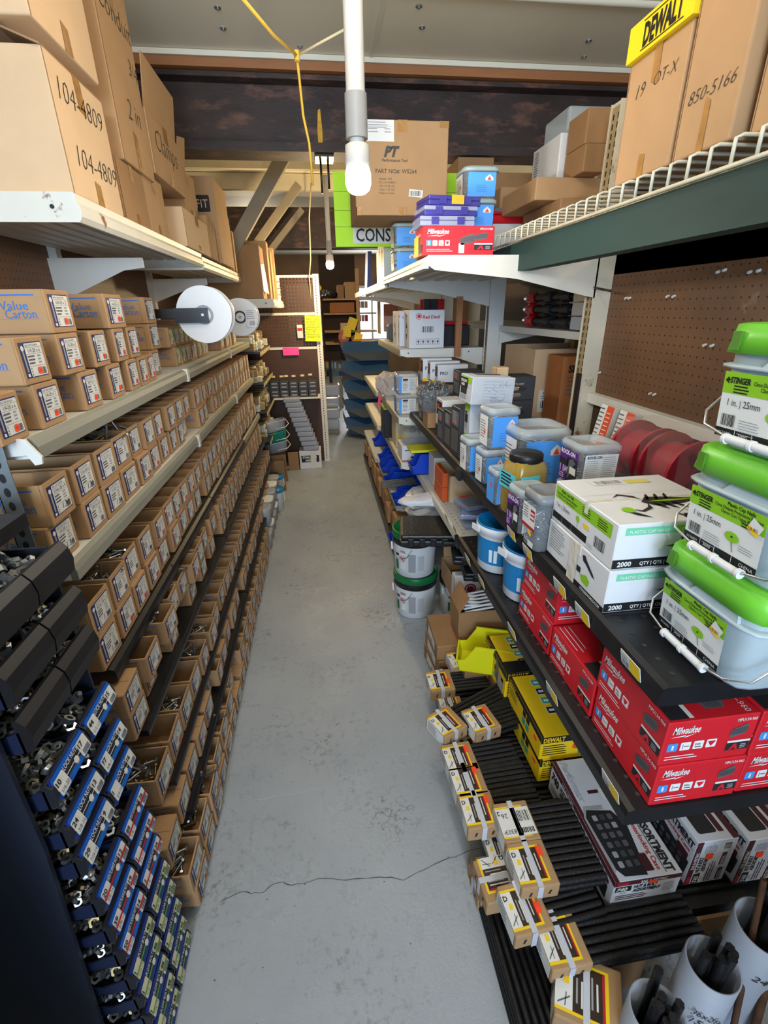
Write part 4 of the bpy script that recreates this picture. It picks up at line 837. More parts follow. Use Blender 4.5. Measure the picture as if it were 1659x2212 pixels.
# nut and bolt assortments
ASW = mat('assort_white', 'c9ccd6', .45, noise=.03); ASM = mat('assort_maroon', '4a1f26', .5); ASR = mat('assort_red', 'b1202a', .5)
def assort(label, x, y, z, W, L, H, rz=0, upright=False):
    t = T('assortment_box', label, 'box', (x, y, z), rz, 'nut and bolt assortment boxes'); b = B(); b.cbox(0, W, 0, L, 0, H, ASW, .002, 1); b.build('carton', t); b = B()
    def front(f, W, H):
        f.r(0, H*.86, W, H*.14, ASM); f.pg([(W*.03, H*.88), (W*.2, H*.88), (W*.2, H*.97), (W*.03, H*.97)], ASR, 2); f.t('SAE & METRIC', W*.38, H*.885, H*.08, PAPER, 2, maxw=W*.4, bold=.02)
        f.r(W*.02, H*.66, W*.24, H*.17, MDK); f.t('740', W*.035, H*.685, H*.12, PAPER, 2, maxw=W*.2, shear=.2, bold=.03); f.r(W*.02, H*.58, W*.24, H*.07, PAPER); f.t('PIECE', W*.1, H*.595, H*.04, MDK, 2)
        f.t('NUT & BOLT', W*.29, H*.73, H*.1, MDK, 2, maxw=W*.36, shear=.2, bold=.04); f.t('ASSORTMENT', W*.29, H*.60, H*.1, MDK, 2, maxw=W*.42, shear=.2, bold=.04)
        f.lines(W*.05, H*.5, W*.55, 3, H*.06, H*.02, ASM); f.rr(W*.04, H*.12, W*.3, H*.12, ASM, .004); f.rr(W*.4, H*.16, W*.3, H*.12, ASM, .004); f.lines(W*.06, H*.19, W*.24, 2, H*.04, H*.015, PAPER); f.lines(W*.42, H*.23, W*.24, 2, H*.04, H*.015, PAPER)
        f.r(W*.76, H*.1, W*.19, H*.26, PAPER); f.bars(W*.78, H*.14, W*.15, H*.18, BLK, 2, 10); f.lines(W*.74, H*.74, W*.2, 6, H*.05, H*.02, INKL)
    def top(f, W, L):   # u along the length
        f.r(0, 0, W, L*.06, ASM); f.t('Performax', W*.02, L*.1, L*.12, mat('assort_shade', 'aeb2be', .5), 1, maxw=W*.8, shear=.3, bold=.04)
        f.circ(W*.2, L*.72, L*.17, ASR, 2, 24); f.circ(W*.2, L*.72, L*.155, MDK, 3, 24); f.pg([(W*.14, L*.75), (W*.2, L*.78), (W*.21, L*.66), (W*.17, L*.62)], BLU, 4); f.pg([(W*.22, L*.64), (W*.27, L*.6), (W*.29, L*.7), (W*.25, L*.72)], ASR, 4); f.pg([(W*.17, L*.80), (W*.24, L*.80), (W*.25, L*.70), (W*.2, L*.7)], INK, 4)
        f.rr(W*.3, L*.5, W*.1, L*.24, PAPER, .003, 2); f.t('STACKABLE', W*.305, L*.63, L*.06, ORG, 3, maxw=W*.09); f.t('STORAGE', W*.305, L*.54, L*.06, MDK, 3, maxw=W*.09); f.rr(W*.31, L*.3, W*.03, L*.18, ASM, .002)
        f.pg([(W*.47, L*.12), (W*.53, L*.06), (W*.92, L*.10), (W*.97, L*.17), (W*.98, L*.5), (W*.62, L*.62), (W*.5, L*.5)], MDK, 2); f.pg([(W*.44, L*.1), (W*.53, L*.03), (W*.95, L*.05), (W*.92, L*.10), (W*.53, L*.06), (W*.47, L*.12), (W*.48, L*.4), (W*.45, L*.4)], INKL, 2)
        rr = random.Random(4)
        for i in range(6):
            for j in range(3): f.rr(W*(.52+i*.07), L*(.15+j*.12+i*.003), W*.045, L*.075, rr.choice((NAILS, INKL, ZINC, INK)), .003, 3)
        f.t('ASSORTMENT', W*.56, L*.80, L*.12, MDK, 2, maxw=W*.42, bold=.05); f.r(W*.56, L*.77, W*.42, L*.012, MDK, 2); f.t('Interlocking Case', W*.62, L*.67, L*.075, ASR, 2, maxw=W*.34, bold=.02); f.rr(W*.84, L*.5, W*.12, L*.13, ASM, .003, 4); f.lines(W*.28, L*.93, W*.3, 5, L*.04, L*.012, MDK)
    def side(f, W, H):
        f.r(0, H*.84, W, H*.16, ASM); f.t('740', W*.03, H*.5, H*.26, MDK, 2, maxw=W*.13, shear=.2, bold=.05); f.t('NUT & BOLT', W*.19, H*.62, H*.15, MDK, 2, maxw=W*.2, bold=.04); f.t('ASSORTMENT', W*.19, H*.44, H*.15, MDK, 2, maxw=W*.22, bold=.04); f.t('SAE & METRIC', W*.2, H*.87, H*.09, PAPER, 2, maxw=W*.2)
        f.rr(W*.5, H*.3, W*.12, H*.3, INK, .006); f.rr(W*.68, H*.14, W*.26, H*.45, MDK, .006); f.lines(W*.04, H*.3, W*.4, 3, H*.08, H*.025, ASM); f.rr(W*.66, H*.62, W*.28, H*.14, ASM, .003)
    if not upright:
        front(F(b, (0, 0, 0), (1, 0, 0), (0, 0, 1)), W, H); top(F(b, (0, L, H), (0, -1, 0), (1, 0, 0)), L, W); side(F(b, (0, L, 0), (0, -1, 0), (0, 0, 1)), L, H)
        F(b, (0, 0, 0), (1, 0, 0), (0, 0, 1)).rr(W*.5, H*.84, .024, .012, ORG, .003, 4)
    else:
        front(F(b, (0, 0, 0), (0, 0, 1), (-1, 0, 0)) if 0 else F(b, (W, 0, 0), (0, 0, 1), (-1, 0, 0)), H, W); top(F(b, (0, L, 0), (0, -1, 0), (0, 0, 1)), L, H); side(F(b, (W, 0, H), (-1, 0, 0), (0, 1, 0)) if 0 else F(b, (0, L, H), (0, -1, 0), (1, 0, 0)), L, W)
        F(b, (0, 0, 0), (1, 0, 0), (0, 0, 1)).rr(W*.3, H*.6, .02, .022, ORG, .003, 4)
    b.build('printing', t); return t
assort('white nut and bolt assortment box lying flat, showing its case picture', .638, .632, .172, .18, .345, .118)
assort('upright nut and bolt assortment box, first to the right of the flat one', .868, .66, .172, .115, .33, .175, .0, True)
assort('upright nut and bolt assortment box, second to the right of the flat one', .996, .645, .172, .115, .33, .18, 0, True)
assort('upright nut and bolt assortment box, third to the right of the flat one', 1.125, .63, .172, .115, .33, .18, 0, True)
# ---------------------------------------------------------------- baluster bundles on the bottom shelf and floor
RODM = mat('baluster_black', '131316', .5, bump=.25, bscale=250, noise=.3, nscale=60); STRAP = mat('strap_white', 'c4c9d6', .25); LBR = mat('label_brown', '33261c', .5, noise=.3, nscale=60)
CAPM = mat('cap_cardboard', 'a58662', .8, noise=.08, nscale=14, bump=.12, bscale=40)
def bundle(label, x, y, z, rz=0, L=.66, sticker=1, white=0, nl=2, rods=6, tilt=0, w=.112, capL=.1, flip=False, rodflag=True):
    t = T('baluster_bundle', label, 'bundle', (x, y, z), rz, 'black baluster bundles'); t.rotation_euler = (0, tilt, rz)
    h = .026*nl; b = B(); b.cbox(0, capL, -w/2, w/2, 0, h, CAPM, .004, 2)
    f = F(b, (0, -w/2, 0), (1, 0, 0), (0, 0, 1)); f.pg([(capL*.2, h*.35), (capL*.26, h*.35), (capL*.3, h*.65), (capL*.24, h*.65)], PEN); f.pg([(capL*.7, h*.35), (capL*.76, h*.35), (capL*.8, h*.65), (capL*.74, h*.65)], PEN)
    cap = b.build('end_cap', t)
    b = B(); f = F(b, (0, -w/2, h), (1, 0, 0), (0, 1, 0)) if not flip else F(b, (capL, w/2, h), (-1, 0, 0), (0, -1, 0)); lx, lw = (0.0, capL*.8); ly, lh = w*.1, w*.78
    f.r(lx, ly, lw, lh, YEL, 1); f.r(lx, ly+.006, lw*.33, lh-.012, PAPER, 2); f.r(lx+lw*.33, ly+.006, lw*.6, lh-.012, LBR, 2); f.r(lx+lw*.88, ly+.008, lw*.05, lh-.016, ASR, 3)
    f.t('D', lx+.003, ly+lh*.72, .012, MDK, 3, bold=.03); f.pg([(lx+lw*.05, ly+.01), (lx+lw*.28, ly+.028), (lx+lw*.28, ly+.031), (lx+lw*.05, ly+.013)], INK, 3); f.pg([(lx+lw*.18, ly+.01), (lx+lw*.2, ly+.01), (lx+lw*.22, ly+.035), (lx+lw*.2, ly+.035)], INK, 3); f.r(lx+lw*.14, ly+lh*.5, lw*.12, lh*.14, YEL, 3)
    rr = random.Random(int(y*1000))
    for i in range(5): f.r(lx+lw*(.39+.095*i), ly+lh*rr.uniform(.1, .3), lw*.035, lh*rr.uniform(.45, .65), (INKL, PAPER, mat('label_gold', 'b8953a', .5))[i % 3], 3)
    b.build('paper_label', cap)
    b = B(); f2 = F(b, (0, w/2, 0), (0, -1, 0), (0, 0, 1)); f2.r(w*.08, .002, w*.84, h-.004, PAPER, 1); f2.lines(w*.14, h*.75, w*.5, 4, h*.18, h*.06, INK)
    b.build('side_label', cap)
    b = B(); sx = capL*.42
    b.box(sx, sx+.014, -w/2-.0015, w/2+.0015, h+.0012, h+.002, STRAP).box(sx, sx+.014, -w/2-.002, -w/2-.001, .0, h+.002, STRAP); b.build('strap', cap)
    if white:
        b = B(); f = F(b, (capL, w/2, h), (-1, 0, 0), (0, -1, 0)); f.r(.005, .02, .085, .078, PAPER, 4); f.bars(.01, .03, .038, .03, BLK, 5, 9); f.t('26', .07, .035, .014, BLK, 5); f.t('8303', .06, .08, .012, BLK, 5); f.bars(.01, .078, .04, .014, BLK, 5, 9, 5); f.r(.048, .022, .001, .07, INK, 5); b.build('white_label', cap)
    if sticker:
        b = B(); f = F(b, (0, -w/2, h), (1, 0, 0), (0, 1, 0)); f.rr(capL*.72, w*.62 if sticker == 1 else w*.3, .014, .024, ORG, .003, 6); b.build('price_sticker', cap)
    if rodflag:
        n = rods; dw = (w-.006)/n
        rod = None
        for i in range(n):
            for k in range(nl):
                if rod is None: rod = B().cyl((capL*.9, 0, 0), (L, 0, 0), dw*.47, RODM, n=8).build('baluster', t); o = rod
                else: o = rod.copy(); COL.objects.link(o)
                o.location = (0, -w/2+.003+dw*(i+.5), dw*.5+k*.0245+.001)
    return t
bz = .171; q = []
Bn = lambda px, py, z: PZ(px, py, z)
# the bed: two layers of bundles lying across the bottom shelf, cap ends to the aisle
ys = [.70, .815, .93, 1.045, 1.16, 1.275, 1.39, 1.505]
for i, y in enumerate(ys):
    bundle(f'black baluster bundle lying under the boxes, {ordn(i)} from the near end', .375+.006*(i % 3), y, .1435, 0, .68, sticker=0, nl=1, rodflag=True, capL=.09)
def topb(label, px, py, z, rz=0, **k):
    p = PZ(px, py, z); return bundle(label, p.x, p.y, z-.026*k.get('nl', 2), rz, **k)
topb('baluster bundle with white strap, farthest of the top ones by the tan cartons', 925, 1472, .212, .0, sticker=2, L=.245)
topb('baluster bundle half hidden under the yellow bin', 972, 1428, .212, .1, sticker=0, L=.245)
topb('baluster bundle slanting away from the aisle, cap on its own corner', 940, 1570, .265, .42, sticker=0, L=.5)
topb('baluster bundle with cap between slanted rods and the yellow boxes', 1012, 1560, .265, .22, sticker=1, L=.30)
topb('baluster bundle fifth from the far end, bright orange sticker on shiny label', 962, 1640, .238, .05, sticker=1, L=.245)
topb('baluster bundle sixth from the far end, wrinkled clear tape on cap', 978, 1688, .238, .03, sticker=1, L=.245)
topb('baluster bundle seventh from the far end, leaning over the aisle floor', 1000, 1752, .238, 0, sticker=1, L=.245)
topb('baluster bundle with white shipping label marked 26', 1078, 1778, .278, 0, sticker=0, white=1, nl=2, L=.245)
topb('baluster bundle under the one with the white shipping label', 1082, 1778, .225, .04, sticker=0, nl=2, L=.245)
topb('baluster bundle with two caps tied, beside the flat assortment box', 1110, 1870, .278, 0, sticker=1, L=.245)
topb('lower baluster bundle of the tied pair beside the assortment box', 1116, 1872, .225, .03, sticker=0, L=.245)
topb('nearest labelled baluster bundle lying across the shelf corner', 1093, 1968, .236, .08, sticker=2, L=.245)
topb('short end of a baluster bundle sticking out lowest by the shelf corner', 1170, 2035, .223, .02, sticker=0, L=.4)
# bundles lying along the aisle on the floor
for i in range(4):
    lay = i//2; x = .40+.115*(i % 2)
    t = bundle(('lower', 'upper')[lay]+' floor baluster bundle pointing at the viewer, '+('aisle side', 'inner side')[i % 2], x, .86-.02*lay, .001+.053*lay, -PI/2, .66, sticker=0, nl=2)
t = topb('frayed floor baluster cap turned sideways at the aisle corner', 1062, 1850, .17, -PI/2+.05, sticker=0, L=.12, rodflag=False, capL=.11)
t = topb('baluster bundle cap nearest the viewer at the bottom edge', 1200, 2112, .19, -.5, sticker=0, L=.5, capL=.14, nl=3, rodflag=False, w=.13)
# ================================================================ goods on the right shelves
LIDG = mat('lid_green', '6fc437', .38); TUBC = mat('frosted_tub', 'aebfc6', .35, noise=.1, nscale=14, alpha=.93, bump=.05, bscale=25); CLR = mat('clear_plastic', 'c3ccd2', .12, alpha=.22, spec=.8); CLRL = mat('clear_lid', 'c4ced4', .2, alpha=.5)
WIRES = mat('steel_wire', 'b5b7b6', .3, .8)
def lface(b, x, y1, z): return F(b, (x, y1, z), (0, -1, 0), (0, 0, 1))
def nface(b, x, y, z): return F(b, (x, y, z), (1, 0, 0), (0, 0, 1))
def bucket(label, x, y, z, rz):
    t = T('cap_nail_bucket', label, 'bucket', (x, y, z), rz, 'square green lidded buckets'); H = .183
    b = B(); b.lathe([(0, .001), (.088, .001), (.094, .01), (.1, .1), (.1025, .115), (.1025, .182)], (0, 0, 0), TUBC, n=40, sq=7); b.lathe([(.1025, .118), (.112, .121), (.112, .125), (.1025, .127)], (0, 0, 0), TUBC, n=40, sq=7)
    b.prism([(-.1085, .03, .124), (-.1085, -.075, .124), (-.106, -.068, .142), (-.106, .015, .142)], (.006, 0, 0), TUBC); b.build('tub', t)
    b = B(); b.lathe([(.1035, .142), (.112, .142), (.107, .181), (.1, .183), (0, .183)], (0, 0, 0), LIDG, n=40, sq=7); b.box(-.1125, -.108, .072, .086, .146, .172, mat('lid_slot', '4d7f22', .5)); b.build('lid', t)
    b = B(); n = Vector((-1, 0, 0)); f = F(b, (-.099, .085, .018), (0, -1, 0), (-.085, 0, 1)); W, Hh = .145, .098
    f.rr(0, 0, W, Hh, PAPER, .002, 3); f.r(0, Hh*.68, W, Hh*.32, GRN, 4); f.t('STINGER', .012, Hh*.84, .009, BLK, 5, bold=.04, maxw=.035, shear=.1); f.pg([(.003, Hh*.87), (.008, Hh*.93), (.01, Hh*.9), (.013, Hh*.88), (.009, Hh*.86), (.012, Hh*.82), (.007, Hh*.84)], BLK, 5)
    f.t('Plastic Cap Nails', .075, Hh*.92, .0062, BLK, 5, bold=.02, maxw=.05); f.t('Clous Disques Protecteurs Plastique', .052, Hh*.845, .0058, BLK, 5, bold=.01, maxw=.088); f.t('Clavos Con Tapas Plasticas', .065, Hh*.77, .0058, BLK, 5, bold=.01, maxw=.07); f.lines(.02, Hh*.79, .03, 3, .0045, .002, BLK, 5); f.lines(.105, Hh*.735, .025, 2, .0045, .002, BLK, 5)
    f.t('1 in. | 25mm', .014, Hh*.5, .0105, MDK, 5, maxw=.056); f.bars(.008, Hh*.18, .026, .018, BLK, 5, 11); f.lines(.04, Hh*.3, .04, 6, .004, .0012, INKL, 5); f.r(0, 0, W, Hh*.14, BLK, 4)
    for k in (.036, .066, .1): f.r(k, 0, .001, Hh*.14, PAPER, 5)
    f.t('3000', .043, .004, .006, PAPER, 5); f.t('CHINA', .115, .004, .006, PAPER, 5); f.t('0136001', .007, .004, .005, PAPER, 5, maxw=.025)
    f.pg([(.094+.013*math.cos(2*PI*i/20), Hh*.44+.0085*math.sin(2*PI*i/20)) for i in range(20)], GRN, 5); f.pg([(.094, Hh*.36), (.0955, Hh*.36), (.1, Hh*.2), (.0985, Hh*.2)], INK, 5); f.circ(.094, Hh*.45, .0018, MDK, 6); f.lines(.108, Hh*.36, .03, 3, .004, .0012, INKL, 5)
    lb = b.build('front_label', t)
    b = B(); f.b = b; f.pg([(.116, Hh*.72), (.135, Hh*.63), (.143, Hh*.82), (.124, Hh*.92)], PAPER, 8); f.pg([(.116, Hh*.72), (.135, Hh*.63), (.138, Hh*.7), (.119, Hh*.79)], YEL, 9); f.t('18.80', .1195, Hh*.71, .006, MAR, 10, maxw=.016); b.build('price_sticker', lb)
    b = B(); b.tube([(-.0, .113, .12), (-.05, .118, .09), (-.1, .112, .05), (-.118, .09, .034), (-.119, .055, .026), (-.118, .04, .022)], .0022, WIRES).tube([(-.118, -.045, .02), (-.119, -.06, .026), (-.119, -.09, .034), (-.1, -.118, .05), (-.05, -.12, .09), (0, -.113, .12)], .0022, WIRES); hd = b.build('wire_handle', t)
    b = B(); b.cyl((-.118, .045, .022), (-.118, -.05, .02), .0065, WBOX, n=14)
    for yy in (.045, .0, -.05): b.cyl((-.118, yy+.003, .021), (-.118, yy-.003, .021), .008, WBOX, n=14)
    b.build('grip', hd)
    return t
BK = (.715, .598)
for i, n in enumerate(('bottom', 'middle', 'top')): bucket(f'square frosted bucket of cap nails with green lid, {n} of the stack of three', BK[0]+.003*i, BK[1]-.004*i, 1.0215+.1845*i, .0+.02*i)
# white boxes with the green band
def sbox(label, x, y, z, W, L, H, which):
    t = T('cap_nail_box', label, 'box', (x, y, z), 0, 'white cap nail boxes'); b = B(); b.cbox(0, W, 0, L, 0, H, WBOX, .002, 1); b.build('carton', t); b = B()
    f = lface(b, 0, L, 0)
    if which:
        f.r(L*.03, H*.62, L*.9, H*.3, GRN); f.t('Plastic Cap Nails', L*.13, H*.83, H*.065, BLK, 2, bold=.02, maxw=L*.22); f.t('Clous Disques Protecteurs Plastique', L*.05, H*.74, H*.06, BLK, 2, bold=.01, maxw=L*.36); f.t('Clavos Con Tapas Plasticas', L*.08, H*.66, H*.06, BLK, 2, maxw=L*.3); f.lines(L*.5, H*.84, L*.15, 4, H*.05, H*.018, BLK); f.lines(L*.74, H*.84, L*.16, 4, H*.05, H*.018, BLK)
        f.t('1 in. | 25mm', L*.07, H*.43, H*.11, MDK, 2, maxw=L*.24); f.r(L*.02, H*.1, L*.17, H*.17, BLK); f.r(L*.195, H*.1, L*.17, H*.17, BLK); f.r(L*.37, H*.1, L*.25, H*.17, BLK); f.circ(L*.45, H*.5, H*.075, GRN, 2); f.r(L*.452, H*.3, L*.004, H*.14, INK, 2)
        f.bars(L*.73, H*.2, L*.16, H*.25, BLK, 2, 12); f.pg([(L*.55, H*.42), (L*.63, H*.42), (L*.63, H*.52), (L*.55, H*.52)], YEL, 3); f.lines(L*.64, H*.14, L*.1, 2, .005, .0015, INKL)
    else:
        f.lines(L*.05, H*.86, L*.3, 9, H*.065, H*.014, INK); f.r(0, H*.0, L, H*.13, BLK); f.t('STINGERWORLD.COM', L*.95, H*.03, H*.07, PAPER, 2, al='r', maxw=L*.3, bold=.02)
        f.pg([(L*.62, H*.84), (L*.66, H*.88), (L*.69, H*.8), (L*.80, H*.62), (L*.83, H*.54), (L*.79, H*.55), (L*.68, H*.70), (L*.64, H*.72)], MDK, 2); f.pg([(L*.62, H*.36), (L*.72, H*.46), (L*.77, H*.38), (L*.75, H*.22), (L*.66, H*.24)], GRN, 2); f.r(L*.56, H*.38, L*.06, H*.14, MDK, 2); f.r(L*.42, 0, L*.13, H, CTAPE, 3)
    f = nface(b, 0, 0, 0); f.r(W*.06, H*.76, W*.4, H*.16, mat('ink_mint', '6fc9a0', .5)); f.r(W*.46, H*.76, W*.52, H*.16, GRN); f.t('PLASTIC CAP NAILS', W*.09, H*.80, H*.07, PAPER, 2, maxw=W*.32, bold=.01); f.t('CLOUS DISQUES', W*.5, H*.80, H*.07, PAPER, 2, maxw=W*.3)
    f.r(W*.0, H*.03, W, H*.2, BLK); f.t('2000', W*.04, H*.075, H*.11, PAPER, 2, bold=.03, maxw=W*.16); f.t('QTY | QTE | CANT', W*.22, H*.085, H*.08, PAPER, 2, bold=.02, maxw=W*.32)
    def scorp(f, cx, cy, s, m=BLK, ft=1):
        f.pg([(cx-s, cy), (cx-s*.3, cy+s*.12*ft), (cx+s*.2, cy+s*.16*ft), (cx+s*.45, cy), (cx+s*.2, cy-s*.16*ft), (cx-s*.3, cy-s*.12*ft)], m, 3); f.pg([(cx-s*.95, cy), (cx-s*.2, cy+s*.05), (cx+s*.3, cy), (cx-s*.2, cy-s*.05)], GRN, 4)
        for k in (-.25, -.02, .2):
            for sg in (1, -1): f.pg([(cx+s*k, cy+sg*s*.1), (cx+s*(k+.06), cy+sg*s*.1), (cx+s*(k-.04), cy+sg*s*.34), (cx+s*(k-.14), cy+sg*s*.44), (cx+s*(k-.11), cy+sg*s*.3)], m, 3)
        for sg in (1, -1): f.pg([(cx+s*.35, cy+sg*s*.08), (cx+s*.5, cy+sg*s*.3), (cx+s*.72, cy+sg*s*.44), (cx+s*.95, cy+sg*s*.32), (cx+s*.72, cy+sg*s*.52), (cx+s*.42, cy+sg*s*.36)], m, 3)
    scorp(f, W*.58, H*.48, W*.18); f.t('STINGER', W*.76, H*.40, H*.17, BLK, 3, bold=.05, maxw=W*.4, shear=.1)
    f = F(b, (W, L, H), (-1, 0, 0), (0, -1, 0))
    scorp(f, W*.42, L*.62, W*.36, mat('scorpion_ink', '2a2420', .6), 1.7); f.t('STINGER', W*.05, L*.88, L*.075, BLK, 2, bold=.05, maxw=W*.5); f.t('andDrive', W*.1, L*.8, L*.05, GRN, 2, maxw=W*.3); f.r(W*.45, L*.08, W*.3, L*.12, PAPER, 2); f.bars(W*.47, L*.1, W*.25, L*.08, INK, 3, 14); f.r(W*.2, L*.1, W*.22, L*.09, mat('sticker_pale_yellow', 'd9d06a', .5), 2)
    f.r(0, L*.42, W, L*.002, INK, 2); f.circ(W*.78, L*.76, W*.05, GRN, 4); f.pg([(W*.80, L*.8), (W*.74, L*.82), (W*.68, L*.92), (W*.77, L*.86)], BLK, 3)
    b.build('printing', t); b = B(); b.box(-.0012, 0, L*.42, L*.47, H*.75, H, CTAPE).box(0, W, L*.42, L*.47, H+.0002, H+.0014, CTAPE); b.build('tape', t); return t
sbox('white cap nail box with black bottom band, lower of the pair', .536, .742, 1.0215, .26, .262, .098, 0)
sbox('white cap nail box with green band, upper of the pair', .538, .745, 1.1205, .262, .258, .098, 1)
# clear tubs
def nails_in(w, d, h, n, seed, m=ZINC, L=.06):
    b = B(); q = random.Random(seed)
    for i in range(n):
        p = Vector((q.uniform(-w, w), q.uniform(-d, d), q.uniform(.008, h))); dr = Vector((q.uniform(-1, 1), q.uniform(-1, 1), q.uniform(-.5, .5))).normalized(); l = min(L, .9*w)
        a = p-dr*l*.5; e = p+dr*l*.5
        for v in (a, e): v.x = max(-w, min(w, v.x)); v.y = max(-d, min(d, v.y)); v.z = max(.006, min(h, v.z))
        b.cyl(a, e, .0021, m, n=5)
    return b
PUR = mat('ink_purple', '5b1f86', .5); LBL = mat('tub_blue', '4f9df0', .45); GOLD = mat('brass_bits', 'b8973a', .3, .7); AQUA = mat('label_aqua', '56c5d6', .5)
def tub(label, x, y, z, w, h, kind, lidm=None, rz=0, group='clear nail tubs', content=ZINC, d=None, n=60):
    t = T('nail_tub', label, 'tub', (x, y, z), rz, group); r = w/2
    b = B(); b.lathe([(0, .001), (r*.9, .001), (r*.93, .006), (r, h*.86)], (0, 0, 0), CLR, n=32, sq=6); b.build('tub_body', t)
    b = B(); b.lathe([(r*1.0, h*.84), (r*1.09, h*.84), (r*1.09, h*.95), (r*1.03, h*.96), (r*1.0, h), (r*.85, h), (r*.82, h*.975), (0, h*.975)], (0, 0, 0), lidm or CLRL, n=32, sq=6); b.build('lid', t)
    b = B(); fl = F(b, (-r*.97, r*.82, h*.06), (0, -1, 0), (-r*.07/h, 0, 1)); fn = F(b, (-r*.82, -r*.97, h*.06), (1, 0, 0), (0, -r*.07/h, 1)); W = r*1.64; H = h*.74
    if kind == 'blue':
        fn.r(0, 0, W, H, LBL, 4); fl.r(W*.1, 0, W*.8, H, PAPER, 4); fl.lines(W*.18, H*.8, W*.6, 7, H*.09, H*.025, INK, 5); fl.rr(W*.55, H*.4, .012, .012, ORG, .003, 6)
        fn.pg([(W*.62, H*.66), (W*.9, H*.66), (W*.9, H*.78), (W*.76, H*.92), (W*.62, H*.78)], PAPER, 5); fn.pg([(W*.68, H*.68), (W*.84, H*.68), (W*.76, H*.84)], ORG, 6); fn.lines(W*.3, H*.45, W*.45, 4, H*.08, H*.018, BLU, 5)
    elif kind == 'white':
        fn.r(0, 0, W, H, PAPER, 4); fn.r(0, 0, W*.16, H, LBL, 5); fn.r(W*.22, H*.82, W*.3, H*.13, MDK, 5); fn.lines(W*.22, H*.74, W*.32, 7, H*.09, H*.025, INK, 5); fn.lines(W*.62, H*.86, W*.3, 9, H*.08, H*.025, INKL, 5, 7); fl.r(0, 0, W, H, LBL, 4); fl.rr(W*.5, H*.6, .014, .014, ORG, .003, 6)
    elif kind == 'rock':
        fl.r(0, 0, W, H, PUR, 4); fl.t('ROCK-ON', W*.06, H*.84, H*.13, PAPER, 5, maxw=W*.85, bold=.04); fl.r(0, H*.48, W*.5, H*.2, MDK, 5); fl.t('1 1/4"', W*.06, H*.26, H*.2, PAPER, 5, maxw=W*.5, bold=.03); fl.r(W*.42, 0, W*.58, H*.78, MDK, 5); fl.pg([(W*.55, H*.7), (W*.75, H*.78), (W*.92, H*.66), (W*.80, H*.58), (W*.62, H*.2), (W*.52, H*.1)], INK, 6); fl.r(W*.62, H*.3, W*.34, H*.22, PAPER, 7); fl.lines(W*.06, H*.18, W*.3, 3, H*.06, H*.02, PAPER, 6)
        fn.r(0, 0, W, H, PAPER, 4); fn.t('ROCK-ON', W*.06, H*.88, H*.08, BLK, 5, maxw=W*.44, bold=.04); fn.lines(W*.05, H*.8, W*.42, 12, H*.065, H*.018, INKL, 5); fn.lines(W*.54, H*.9, W*.42, 14, H*.06, H*.018, INKL, 5, 5)
    elif kind == 'grey':
        fl.r(0, H*.45, W*.95, H*.5, PAPER, 4); fl.r(W*.6, H*.62, W*.3, H*.25, ASR, 5); fl.r(W*.62, H*.66, W*.26, H*.06, PAPER, 6); fl.r(W*.62, H*.76, W*.26, H*.05, PAPER, 6); fl.r(0, H*.38, W, H*.08, ASR, 5); fl.lines(W*.08, H*.86, W*.4, 5, H*.06, H*.02, INK, 5); fl.t('8 x', W*.1, H*.22, H*.1, PAPER, 5, bold=.02); fl.t('1 1/2', W*.15, H*.08, H*.1, PAPER, 5, bold=.02); fl.r(W*.55, -H*.02, W*.4, H*.14, PAPER, 4); fl.pg([(W*.5, H*.3), (W*.75, H*.22), (W*.78, H*.3), (W*.55, H*.38)], YEL, 6)
    b.build('printed_label', t)
    o = nails_in(r*.78, r*.78, h*.72, n, int(x*1000+y*77), content).build('nail_fill'); o.location = (x, y, z+.004); o.rotation_euler = (0, 0, rz); tag(o, 'loose fasteners in the '+label, 'nails', 'nails inside clear tubs', 'stuff')
    return t
GLID = mat('grey_lid', '7d8186', .35)
tub('clear nail tub with grey lid, beside the white boxes', .548, 1.052, 1.0215, .088, .155, 'grey', GLID, .05)
tub('clear tub with purple label behind the grey lidded tub', .545, 1.155, 1.0215, .085, .13, 'rock', None, .08)
tub('large clear tub with purple label standing back on another lid', .74, 1.215, 1.128, .118, .125, 'rock', None, .02)
tub('clear tub carrying the large purple labelled tub', .74, 1.215, 1.0215, .118, .105, 'rock', None, .02)
tub('clear tub with blue label, lower one nearest the shelf edge', .575, 1.56, 1.0215, .082, .125, 'blue', None, .1)
tub('clear tub with blue label, left beside the green edged boxes', .562, 1.70, 1.0215, .09, .13, 'blue', None, .1)
tub('clear tub with blue label stacked above the others', .60, 1.57, 1.149, .105, .14, 'blue', None, .06)
tub('big clear tub of long nails behind the amber jar', .70, 1.49, 1.05, .17, .19, 'blue', None, .03, n=150)
tub('clear tub behind the amber jar at shelf edge', .545, 1.36, 1.0215, .07, .115, 'white', None, .05)
o = B().cbox(.62, .78, 1.40, 1.57, 1.0215, 1.048, CARDD, .003).build('flat_carton'); tag(o, 'flat brown carton lifting the big clear nail tub', 'box')
